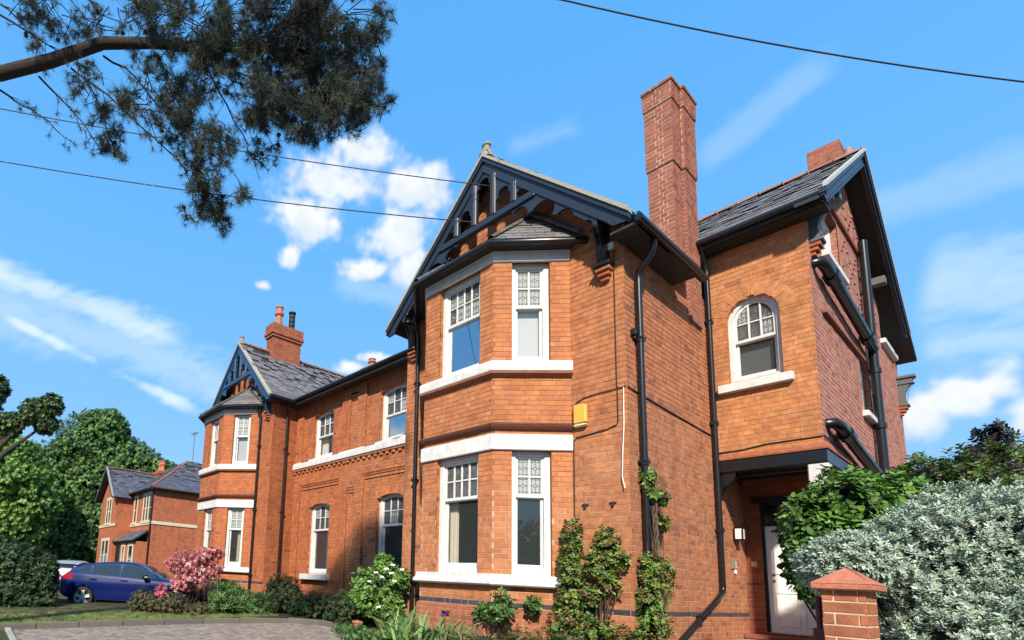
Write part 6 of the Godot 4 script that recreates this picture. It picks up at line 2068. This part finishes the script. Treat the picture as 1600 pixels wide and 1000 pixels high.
	tree("ivy_clad_tree", "dark ivy covered tree cut off by the left edge", Vector3(-28.6, 0.3, -0.6), 9.5, lb, 4200, clump, 0.18, 0.34, [Color(0.06, 0.10, 0.045), Color(0.09, 0.13, 0.055), Color(0.05, 0.075, 0.04), Color(0.13, 0.20, 0.06)], {"shell": 0.7, "r": 0.35})
	var pb := []
	for q in [[-1.0, 6.5, -25.5, 0.45], [-0.85, 7.0, -25.6, 0.3], [-0.45, 6.3, -25.9, 0.4], [-1.35, 6.2, -25.1, 0.35], [0.0, 6.2, -26.2, 0.4], [-0.95, 6.0, -25.6, 0.5], [0.6, 5.9, -26.7, 0.5]]:
		pb.append([Vector3(q[0], q[1], q[2]), Vector3(q[3], q[3] * 0.6, q[3])])
	tree("copper_tree", "small dark leaved tree above the hedge at the right edge", Vector3(-0.8, 0.8, -25.6), 6.0, pb, 330, sprig(9, 0.5, 0.3, 0.4, [Color(1, 1, 1)], 0.7), 0.22, 0.4, [Color(0.03, 0.035, 0.03), Color(0.05, 0.05, 0.035), Color(0.04, 0.02, 0.025)], {"shell": 1.0, "r": 0.10})
	# the far side of the road, behind the camera: it shows in the window panes
	var across := [[-38.0, 15.0, 9.5], [-31.0, 17.0, 8.0], [-24.5, 15.0, 10.0], [-18.0, 17.5, 8.5], [-11.5, 16.0, 9.0], [13.0, 13.0, 8.0], [23.0, 6.0, 5.6], [25.0, -3.0, 5.2]]
	var tells := ["farthest left", "second from the left", "third from the left", "fourth from the left", "opposite the middle windows", "to the right of the opposite house", "opposite the porch", "farthest right"]
	for i in across.size():
		var q: Array = across[i]
		var cb := []
		for k in 6:
			cb.append([Vector3(q[0] + rnd(-1.8, 1.8), q[2] * rnd(0.4, 0.85), q[1] + rnd(-1.6, 1.6)), Vector3(2.2, 1.7, 2.2)])
		tree("street_tree", "dark green street tree across the road, " + tells[i], Vector3(q[0], 0.1, q[1]), q[2], cb, 1500, clump, 0.5, 0.9, [Color(0.05, 0.09, 0.03), Color(0.07, 0.12, 0.04), Color(0.035, 0.065, 0.025)], {"group": "trees across the road", "shell": 0.6})
	var oh := thing("brick_house", "slate roofed brick house across the road", "house", Vector3(1.0, 0, 22.0))
	var ob := MB.new()
	ob.box(Transform3D(), Vector3(-8, 0, -4), Vector3(8, 6.0, 4), Color(0.42, 0.14, 0.07))
	part(oh, "wall", ob, M.brick)
	var orf := MB.new()
	orf.prism(PackedVector2Array([Vector2(-4.5, 5.9), Vector2(4.5, 5.9), Vector2(0, 9.4)]), frame(Vector3.ZERO, Vector3(0, 0, 1)), -8.4, 8.4, Color(0.10, 0.10, 0.11), true)
	part(oh, "roof", orf, M.slate)
	for u in [-5.5, -1.8, 1.8, 5.5]:
		for y in [1.2, 4.0]:
			simple_window(oh, frame(Vector3(0, 0, -4.0), Vector3.LEFT), u - 0.6, u + 0.6, y, y + 1.5)
	var post := thing("brick_pier", "orange brick pier top showing above the hedge on the right", "pier", Vector3(-0.85, 0.8, -18.0))
	var pp := MB.new()
	pp.box(Transform3D(), Vector3(-0.16, 0, -0.16), Vector3(0.16, 3.75, 0.16), Color(0.5, 0.17, 0.08), 0.02)
	pp.box(Transform3D(), Vector3(-0.2, 3.75, -0.2), Vector3(0.2, 3.85, 0.2), Color(0.5, 0.2, 0.1), 0.03)
	part(post, "shaft", pp, M.brick)

func gate_pillar() -> void:
	var p := thing("gate_pillar", "square brick gate pillar with a pyramid cap in front of the silver bush", "pillar", Vector3.ZERO)
	var c := [-0.903, 1.71, -5.35]
	var hx := 0.112
	var hz := 0.17
	singles_left = 120
	var op := {"tone": Color(0.420, 0.152, 0.078), "thick": 0.0, "mortar_low": Color(0.68, 0.53, 0.38), "mortar_y": 99.0, "singles": [[-99, 99, 0.2, 3.0]], "set": "p", "joint": 0.012, "bond": 2, "flemish": false, "dark": 0.0, "hdark": 0.0, "name": "shaft_side"}
	for f in [[Vector3(0, 0, c[2] + hz), Vector3.RIGHT, c[0], hx], [Vector3(c[0] + hx, 0, 0), Vector3(0, 0, -1), -c[2], hz], [Vector3(0, 0, c[2] - hz), Vector3.LEFT, -c[0], hx], [Vector3(c[0] - hx, 0, 0), Vector3(0, 0, 1), c[2], hz]]:
		brick_wall(p, frame(f[0], f[1]), f[2] - f[3], f[2] + f[3], 0.2, c[1], [], op)
	var b := MB.new()
	var t := Transform3D(Basis(), Vector3(c[0], c[1], c[2]))
	var w := hx + 0.05
	var wz := hz + 0.05
	b.box(t, Vector3(-w, 0.0, -wz), Vector3(w, 0.045, wz), Color(1.35, 1.25, 1.1), 0.008)
	var q := [Vector3(-w, 0.044, wz), Vector3(w, 0.044, wz), Vector3(w, 0.044, -wz), Vector3(-w, 0.044, -wz)]
	for i in 4:
		b.quad(t * q[i], t * q[(i + 1) % 4], t * Vector3(0.012, 0.165, 0.0), t * Vector3(-0.012, 0.165, 0.0), Color(1.35, 1.25, 1.1))
	part(p, "cap", b, M.terracotta)
	# the dark red post standing behind the pillar
	var g := thing("gate_post", "dark red painted post just left behind the gate pillar", "post", Vector3(c[0] - 0.17, 0.2, c[2] - 0.02))
	var gb := MB.new()
	gb.box(Transform3D(), Vector3(-0.035, 0, -0.035), Vector3(0.035, c[1] - 0.48, 0.035), Color(0.10, 0.018, 0.022), 0.008)
	gb.tube([Vector3(0, c[1] - 0.48, 0), Vector3(0, c[1] - 0.25, 0)], [0.018, 0.018], 8, Color(0.10, 0.018, 0.022))
	part(g, "post", gb, M.plastic)

# ---------------------------------------------------------------- cars
func curve(x: float, pts: Array) -> float:
	for i in pts.size() - 1:
		if x <= pts[i + 1][0]:
			var f: float = clampf((x - pts[i][0]) / (pts[i + 1][0] - pts[i][0]), 0.0, 1.0)
			f = f * f * (3.0 - 2.0 * f) * 0.5 + f * 0.5
			return lerpf(pts[i][1], pts[i + 1][1], f)
	return pts[-1][1]

func make_car(label: String, at: Vector3, heading: Vector3, paint: StandardMaterial3D) -> Node3D:
	var root := thing("parked_car", label, "car", at)
	var h := heading.normalized()
	root.basis = Basis(h, UP, h.cross(UP))
	var top := [[-2.13, 0.62], [-2.11, 0.86], [-2.08, 0.96], [-2.0, 1.01], [-1.88, 1.11], [-1.70, 1.265], [-1.35, 1.37], [-0.8, 1.45], [-0.3, 1.48], [0.05, 1.465], [0.35, 1.40], [0.75, 1.20], [1.10, 1.02], [1.25, 0.985], [1.55, 0.94], [1.85, 0.84], [2.03, 0.72], [2.12, 0.55]]
	var bot := [[-2.13, 0.42], [-1.9, 0.30], [-1.6, 0.24], [1.5, 0.22], [1.95, 0.22], [2.12, 0.30]]
	var wid := [[-2.13, 0.70], [-2.05, 0.80], [-1.8, 0.875], [-1.3, 0.905], [0.9, 0.91], [1.4, 0.90], [1.75, 0.85], [1.98, 0.72], [2.12, 0.48]]
	var xs := []
	var x := -2.13
	while x < 2.121:
		xs.append(x)
		x += 0.034
	var P := []
	for xx in xs:
		var yt := curve(xx, top)
		var yb := curve(xx, bot)
		var w := curve(xx, wid)
		var belt: float = 0.955 - 0.045 * xx
		var ys := minf(belt, yt - 0.045)
		ys = maxf(ys, yb + 0.02)
		var half := [Vector2(0, yb), Vector2(w * 0.7, yb), Vector2(w * 0.93, yb + 0.015)]
		for i in 13:
			var y := lerpf(yb + 0.05, ys, i / 12.0)
			var k := 1.0 - 0.07 * pow((y - 0.66) / 0.4, 2.0) + 0.012 * exp(-pow((y - 0.80) / 0.05, 2.0)) - 0.02 * exp(-pow((y - 0.55) / 0.12, 2.0))
			half.append(Vector2(w * k, y))
		var hb: float = half[-1].x
		var ye := maxf(ys, yt - 0.05)
		var ht := hb * 0.97
		if yt > belt + 0.05:
			ht = lerpf(hb * 0.97, 0.62 * w / 0.9, clampf((ye - ys) / 0.45, 0.0, 1.0))
		for i in 10:
			var f := (i + 1) / 10.0
			half.append(Vector2(lerpf(hb, ht, f + 0.18 * f * (1.0 - f)), lerpf(ys, ye, f)))
		half.append(Vector2(ht * 0.93, yt - 0.022))
		half.append(Vector2(ht * 0.8, yt - 0.007))
		half.append(Vector2(ht * 0.45, yt + 0.004))
		half.append(Vector2(0, yt + 0.008))
		var ring := []
		for q in half:
			ring.append(Vector3(xx, q.y, q.x))
		for i in range(half.size() - 2, 0, -1):
			ring.append(Vector3(xx, half[i].y, -half[i].x))
		P.append(ring)
	var m: int = P[0].size()
	var body := MB.new()
	var parts := {"side_window": MB.new(), "windscreen": MB.new(), "rear_window": MB.new(), "tail_light": MB.new(), "headlight": MB.new(), "lower_trim": MB.new()}
	var tails := [MB.new(), MB.new()]
	var heads := [MB.new(), MB.new()]
	var wins := {}
	for i in xs.size() - 1:
		for j in m:
			var j2 := (j + 1) % m
			var q := [P[i][j], P[i + 1][j], P[i + 1][j2], P[i][j2]]
			var c: Vector3 = (q[0] + q[1] + q[2] + q[3]) * 0.25
			var yt := curve(c.x, top)
			var belt := 0.955 - 0.045 * c.x
			var az := absf(c.z)
			var arch := false
			for ax in [-1.30, 1.31]:
				if Vector2(c.x - ax, c.y - 0.32).length() < 0.365 and az > 0.55:
					arch = true
			if arch:
				continue
			var mb := body
			var is_side: bool = az > 0.5 and c.y < yt - 0.052
			if is_side and c.y > belt + 0.03 and c.y < yt - 0.085 and c.x > -1.72 and c.x < 0.80:
				var which := -1
				if c.x < -1.17 and c.x > -1.55 and c.y < belt + 0.03 + (c.x + 1.62) * 0.9:
					which = 0
				elif c.x >= -1.12 and c.x < -0.27:
					which = 1
				elif c.x >= -0.19:
					which = 2
				if which >= 0:
					var key := "%d_%d" % [which, 1 if c.z > 0 else 0]
					if not wins.has(key):
						wins[key] = MB.new()
					mb = wins[key]
			elif not is_side and c.x > 0.36 and c.x < 1.10 and c.y > 0.98 and az < curve(c.x, wid) * 0.80:
				mb = parts.windscreen
			elif not is_side and c.x < -1.80 and c.x > -2.04 and c.y > 1.05 and az < 0.6:
				mb = parts.rear_window
			elif c.x < -1.70 and c.y > 0.86 - (c.x + 2.1) * 0.12 and c.y < 1.0 + (c.x + 2.1) * 0.1 and az > 0.5 and c.y > 0.83 - (c.x + 1.7) * 0.1:
				mb = tails[1 if c.z > 0 else 0]
			elif c.x > 1.55 and c.y > 0.66 and c.y < 0.80 and az > 0.45 and c.x < 2.0:
				mb = heads[1 if c.z > 0 else 0]
			elif c.y < 0.285 or (c.x > 1.9 and c.y < 0.45 and az < 0.7):
				mb = parts.lower_trim
			var k := mb.v.size()
			for e in [[i, j], [i + 1, j], [i + 1, j2], [i, j2]]:
				var a: int = e[0]
				var b: int = e[1]
				var du: Vector3 = P[mini(a + 1, xs.size() - 1)][b] - P[maxi(a - 1, 0)][b]
				var dv: Vector3 = P[a][(b + 1) % m] - P[a][(b - 1 + m) % m]
				mb.v.append(P[a][b])
				mb.n.append(dv.cross(du).normalized() * -1.0)
				mb.c.append(Color.WHITE)
			mb.ix.append_array(PackedInt32Array([k, k + 2, k + 1, k, k + 3, k + 2]))
	for e in [0, P.size() - 1]:
		var cc := Vector3(P[e][0].x, 0.5, 0)
		for j in m:
			if e == 0:
				body.tri(cc, P[e][(j + 1) % m], P[e][j])
			else:
				body.tri(cc, P[e][j], P[e][(j + 1) % m])
	part(root, "body", body, paint)
	for key in wins:
		part(root, "side_window", wins[key], M.car_glass)
	part(root, "windscreen", parts.windscreen, M.car_glass)
	part(root, "rear_window", parts.rear_window, M.car_glass)
	part(root, "lower_trim", parts.lower_trim, M.rubber)
	for t in tails:
		part(root, "tail_light", t, M.red_lens)
	for t in heads:
		part(root, "headlight", t, M.lens)
	var floor_ := MB.new()
	floor_.box(Transform3D(), Vector3(-1.8, 0.2, -0.75), Vector3(1.8, 0.75, 0.75), Color.WHITE)
	part(root, "underbody", floor_, M.rubber)
	var sp := MB.new()
	sp.prism(PackedVector2Array([Vector2(-1.93, 1.265), Vector2(-1.55, 1.345), Vector2(-1.45, 1.35), Vector2(-1.72, 1.25)]), Transform3D(), -0.58, 0.58, Color.WHITE, true)
	part(root, "spoiler", sp, paint)
	for s in [-1.0, 1.0]:
		var mi := MB.new()
		mi.box(Transform3D(Basis(UP, 0.15 * s), Vector3(0.62, 1.02, s * 0.99)), Vector3(-0.08, -0.06, -0.09), Vector3(0.10, 0.08, 0.09), Color.WHITE, 0.035)
		var mo := part(root, "door_mirror", mi, M.black)
		var st := MB.new()
		st.box(Transform3D(Basis(), Vector3(0.62, 1.02, s * 1.0)), Vector3(0.0, 0.0, -0.075), Vector3(0.11, 0.028, 0.088), Color(0.6, 0.62, 0.66), 0.01)
		part(mo, "mirror_trim", st, M.plastic)
		for hx in [-1.02, -0.05]:
			var hd := MB.new()
			hd.box(Transform3D(), Vector3(hx - 0.11, 0.875, s * 0.895 - 0.02), Vector3(hx + 0.11, 0.905, s * 0.895 + 0.03), Color.WHITE, 0.01)
			part(root, "door_handle", hd, paint)
		for sx in [-1.12, -0.23, 0.86]:
			var sm := MB.new()
			var pts := []
			for i in 6:
				var y := 0.33 + i * 0.125
				pts.append(Vector3(sx - 0.02 * i * (1.0 if sx < -1.0 else 0.2), y, s * (0.91 * (1.0 - 0.07 * pow((y - 0.66) / 0.4, 2.0)) - 0.002)))
			sm.tube(pts, 0.006, 4)
			part(root, "door_seam", sm, M.rubber)
	for wx in [-1.30, 1.31]:
		for s in [-1.0, 1.0]:
			var tt := Transform3D(Basis(Vector3.RIGHT, PI / 2 * s), Vector3(wx, 0.32, s * 0.80))
			var ty := MB.new()
			ty.lathe(tt, [[0.20, -0.11], [0.295, -0.11], [0.32, -0.08], [0.322, 0.06], [0.30, 0.095], [0.235, 0.10]], 32)
			var wheel := part(root, "wheel", ty, M.rubber)
			var rm := MB.new()
			rm.lathe(tt, [[0.245, 0.10], [0.24, 0.085], [0.225, 0.06], [0.22, -0.05]], 32, Color(0.9, 0.9, 0.9))
			for k in 5:
				for d in [-0.13, 0.13]:
					var a: float = TAU * k / 5 + d + 0.3
					var sb := tt * Transform3D(Basis(UP, a), Vector3.ZERO)
					rm.prism(PackedVector2Array([Vector2(0.04, -0.030), Vector2(0.235, -0.026), Vector2(0.235, 0.026), Vector2(0.04, 0.030)]), sb * Transform3D(Basis(Vector3(1, 0, 0), Vector3(0, 0, 1), Vector3(0, -1, 0)), Vector3(0, 0.07, 0)) * Transform3D(Basis(Vector3.RIGHT, PI), Vector3.ZERO), -0.03, 0.012, Color.WHITE, true)
			rm.lathe(tt, [[0.06, 0.03], [0.06, 0.085], [0.0, 0.092]], 14)
			part(wheel, "rim", rm, M.alloy)
			var br := MB.new()
			br.lathe(tt, [[0.21, 0.0], [0.0, 0.0]], 20)
			part(wheel, "hub", br, M.rubber)
	return root

func cars() -> void:
	make_car("dark blue hatchback parked on the grass edge in front of the left bay", Vector3(-17.55, 0.30, -5.35), Vector3(0.577, 0, -0.816), M.car_paint)
	make_car("pale silver car seen from behind, left of the blue hatchback", Vector3(-31.4, 0.36, -6.2), Vector3(-0.85, 0, -0.5), M.car_silver)

# ---------------------------------------------------------------- overhead wires
func wires() -> void:
	var w := [
		["overhead cable from the upper left edge to the navy gable, upper of the two", [Vector3(-17.0, 10.9, 8.1), Vector3(-10.94, 10.07, 0.08)], Vector3(-5.30, 8.89, -7.80), 0.10, 0.0085],
		["overhead cable from the left edge to the navy gable, lower of the two", [Vector3(-15.0, 9.6, 7.0), Vector3(-11.03, 9.09, -0.04)], Vector3(-5.66, 8.38, -7.80), 0.12, 0.0095]]
	for q in w:
		var mb := MB.new()
		var a: Vector3 = q[1][1]
		var b: Vector3 = q[2]
		var pts := [q[1][0]]
		for i in 17:
			var f := i / 16.0
			pts.append(a.lerp(b, f) - Vector3(0, q[3] * 4.0 * f * (1.0 - f), 0))
		mb.tube(pts, q[4], 6)
		var o := structure("overhead_cable", q[0], mb, M.soot, "")
		tag(o, q[0], "cable")
	var mb := MB.new()
	var a := Vector3(-3.68, 10.46, -6.68)
	var b := Vector3(0.26, 9.61, -12.52)
	var pts := []
	for i in range(-8, 25):
		var f := i / 16.0
		pts.append(a.lerp(b, f) - Vector3(0, 0.12 * 4.0 * f * (1.0 - f) if f > 0 and f < 1 else 0.0, 0))
	mb.tube(pts, 0.011, 6)
	var l := "overhead cable crossing the open sky at the top right"
	tag(structure("overhead_cable", l, mb, M.soot, ""), l, "cable")

# ---------------------------------------------------------------- the pine overhead
func pine() -> void:
	var t := thing("pine_tree", "dark pine bough with needle tufts hanging in from the upper left corner", "tree", Vector3.ZERO)
	var bark := Color(0.085, 0.06, 0.05)
	var tr := MB.new()
	tr.tube([Vector3(-10.2, 0.0, 2.6), Vector3(-10.0, 3.0, 2.5), Vector3(-9.7, 6.0, 2.3), Vector3(-9.6, 7.8, 2.2), Vector3(-9.5, 9.6, 2.1)], [0.34, 0.27, 0.22, 0.14, 0.05], 12, bark)
	part(t, "trunk", tr, M.bark)
	var br := MB.new()
	br.tube([Vector3(-9.65, 7.0, 2.25), Vector3(-8.4, 7.75, 1.2), Vector3(-7.62, 7.99, 0.11), Vector3(-7.22, 8.2, -0.42), Vector3(-6.8, 8.46, -0.94), Vector3(-6.41, 8.5, -1.5), Vector3(-6.0, 8.46, -2.1), Vector3(-5.63, 8.52, -2.6), Vector3(-5.2, 8.45, -3.2)], [0.12, 0.10, 0.085, 0.082, 0.075, 0.062, 0.052, 0.042, 0.025], 10, bark)
	part(t, "branch", br, M.bark)
	var V := func(x: float, y: float, z: float) -> Vector3: return Vector3(x, y, z)
	var tw := [[Vector3(-7.56,8.79,0.21),Vector3(-7.29,8.48,-0.24),Vector3(-7.07,8.25,-0.62)],[Vector3(-6.83,8.49,-0.95),Vector3(-6.86,8.72,-0.85),Vector3(-6.74,8.98,-0.96)],[Vector3(-7.14,8.18,-0.64),Vector3(-6.87,7.83,-1.11),Vector3(-6.57,7.31,-1.66),Vector3(-6.35,6.93,-2.06),Vector3(-6.32,6.45,-2.23)],[Vector3(-6.16,8.50,-2.02),Vector3(-6.05,8.02,-2.29),Vector3(-5.90,7.44,-2.64),Vector3(-5.85,7.11,-2.79)],[Vector3(-6.93,8.43,-0.98),Vector3(-6.71,8.15,-1.37),Vector3(-6.50,7.67,-1.78),Vector3(-6.34,7.17,-2.13)],[Vector3(-7.81,7.91,0.09),Vector3(-7.62,7.72,-0.22),Vector3(-7.46,7.52,-0.49),Vector3(-7.29,7.26,-0.81)],[Vector3(-7.52,8.14,-0.31),Vector3(-7.30,7.73,-0.72),Vector3(-7.10,7.15,-1.15)],[Vector3(-5.80,8.74,-2.68),Vector3(-5.46,8.53,-3.21),Vector3(-5.14,8.13,-3.76)],[Vector3(-5.92,8.78,-2.55),Vector3(-5.54,9.07,-3.02),Vector3(-5.20,8.93,-3.54)],[Vector3(-6.66,8.74,-1.56),Vector3(-6.54,9.01,-1.67),Vector3(-6.31,9.25,-1.93)],[Vector3(-5.49,8.54,-3.33),Vector3(-5.32,8.12,-3.68),Vector3(-5.27,7.82,-3.82)],[Vector3(-5.23,8.24,-3.83),Vector3(-4.98,8.13,-4.20)],[Vector3(-5.92,8.89,-2.74),Vector3(-5.80,8.39,-3.02),Vector3(-5.65,7.79,-3.39)],[Vector3(-7.97,9.32,0.24),Vector3(-7.79,9.03,-0.09),Vector3(-7.66,8.69,-0.35)],[Vector3(-7.45,8.57,-0.74),Vector3(-7.33,8.13,-1.02),Vector3(-7.24,7.44,-1.31)],[Vector3(-6.15,7.39,-2.93),Vector3(-6.07,7.35,-3.05)],[Vector3(-6.67,7.36,-2.24),Vector3(-6.55,6.57,-2.60)]]
	var twigs := MB.new()
	for p in tw:
		var pts := []
		for i in p.size() - 1:
			for k in 3:
				pts.append(p[i].lerp(p[i + 1], k / 3.0) + Vector3(rnd(-0.02, 0.02), rnd(-0.02, 0.02), rnd(-0.02, 0.02)))
		pts.append(p[-1])
		var rr := []
		for i in pts.size():
			rr.append(lerpf(0.015, 0.004, float(i) / pts.size()))
		twigs.tube(pts, rr, 6, bark)
	# needle tufts: bundles along short twigs
	var tuft := MB.new()
	for i in 34:
		var d := Vector3(rng.randfn(), rng.randfn() + 1.1, rng.randfn()).normalized()
		var s := d.cross(Vector3(rng.randfn(), rng.randfn(), rng.randfn())).normalized()
		var b := Vector3(0, rnd(-0.25, 0.25), 0)
		var e := b + d * rnd(0.7, 1.05)
		tuft.tri(b - s * 0.022, b + s * 0.022, e, Color(1, 1, 1) * rnd(0.7, 1.2))
	var places := []
	var right := Vector3(0.579, 0.053, -0.814)
	var up := Vector3(0.082, 0.989, 0.123)
	var fw := Vector3(-0.811, 0.138, -0.568)
	var cones := MB.new()
	for p in tw:
		for i in p.size() - 1:
			var n := int((p[i + 1] - p[i]).length() / 0.055)
			for k in n:
				if i == 0 and k < n / 2 or rng.randf() < 0.25:
					continue
				var c: Vector3 = p[i].lerp(p[i + 1], (k + rng.randf()) / n)
				var d: Vector3 = ((p[i + 1] - p[i]).normalized() * 0.8 + Vector3(rng.randfn(), rng.randfn() - 0.4, rng.randfn()) * 0.6).normalized()
				var e := c + d * rnd(0.05, 0.22)
				twigs.tube([c, e], [0.005, 0.003], 4, bark, false)
				places.append(Transform3D(rot_to(d, rnd(0, TAU)).scaled(Vector3.ONE * rnd(0.07, 0.11)), e))
	for b in [[-5.41,8.61,-2.77,0.97,0.59,300],[-5.22,8.37,-3.58,0.70,0.66,300],[-4.82,8.49,-2.97,0.87,0.48,300],[-5.94,8.57,-1.83,0.91,0.46,200],[-4.64,7.74,-3.64,0.31,0.41,110],[-4.93,7.43,-3.22,0.60,0.28,150],[-5.34,7.64,-2.74,0.41,0.37,120],[-5.78,8.10,-2.25,0.58,0.50,150],[-6.49,8.74,-1.16,0.75,0.29,90],[-6.29,7.44,-1.99,0.27,0.36,60],[-6.13,6.84,-2.17,0.27,0.35,70],[-6.28,6.60,-2.43,0.26,0.26,50],[-5.78,7.01,-2.29,0.20,0.33,40],[-6.64,8.12,-1.86,0.45,0.36,60],[-6.17,7.34,-1.37,0.34,0.34,45],[-6.97,7.30,-1.25,0.17,0.28,30],[-6.81,7.44,-1.05,0.15,0.20,14],[-5.78,7.58,-2.71,0.34,0.19,40],[-6.63,7.64,-0.83,0.26,0.24,18],[-6.86,8.56,-0.36,0.49,0.18,40],[-4.88,8.11,-4.25,0.11,0.11,9],[-5.38,7.91,-3.85,0.13,0.08,8],[-5.30,7.30,-3.08,0.13,0.08,8],[-5.75,7.43,-3.01,0.10,0.08,6],[-6.00,7.35,-2.96,0.12,0.09,9],[-6.41,6.45,-2.62,0.18,0.11,12],[-5.97,5.97,-2.08,0.08,0.06,5],[-5.56,6.29,-2.51,0.08,0.10,9],[-6.18,7.10,-1.64,0.10,0.08,6],[-7.66,8.64,-0.28,0.18,0.14,8],[-7.07,8.47,0.08,0.24,0.11,14],[-4.64,8.65,-3.87,0.17,0.34,30]]:
		var c := Vector3(b[0], b[1], b[2])
		var n: int = int(b[5] * 2.1)
		var prev := c
		var hub := c
		for i in n:
			if i % 9 == 0:
				var q := Vector3(rng.randfn(), rng.randfn(), rng.randfn()).normalized() * pow(rng.randf(), 0.42)
				hub = c + right * q.x * b[3] + up * q.y * b[4] + fw * q.z * maxf(0.12, b[3] * 0.8)
			var p: Vector3 = hub + Vector3(rng.randfn(), rng.randfn() * 0.8, rng.randfn()) * 0.055
			var dir := (p - c).normalized() + Vector3(rng.randfn(), rng.randfn() - 0.25, rng.randfn()) * 0.5
			places.append(Transform3D(rot_to(dir, rnd(0, TAU)).scaled(Vector3.ONE * rnd(0.085, 0.15)), p))
			if i % 6 == 0:
				var e: Vector3 = p - dir.normalized() * rnd(0.15, 0.4)
				twigs.tube([p, p.lerp(e, 0.5) + Vector3(0, 0.02, 0), e.lerp(c, 0.25)], [0.004, 0.006, 0.007], 4, bark, false)
			if i % 40 == 7:
				cones.lathe(Transform3D(rot_to(Vector3(rnd(-1, 1), -0.5, rnd(-1, 1)), 0), p), [[0.0, -0.035], [0.025, -0.02], [0.028, 0.0], [0.012, 0.035], [0.0, 0.04]], 7, Color(0.12, 0.07, 0.045))
	part(t, "twig", twigs, M.bark, "stuff")
	part(t, "cone", cones, M.bark, "stuff")
	foliage(t, "needles", tuft.mesh(), M.leaf_matt, places, [Color(0.06, 0.082, 0.07), Color(0.085, 0.11, 0.09), Color(0.11, 0.13, 0.10), Color(0.045, 0.062, 0.055), Color(0.12, 0.115, 0.09)])

func _ready() -> void:
	rng.seed = 20240611
	camera_and_light()
	materials()
	ground()
	right_house()
	left_house()
	far_house()
	wall_fittings()
	garden()
	gate_pillar()
	cars()
	wires()
	pine()
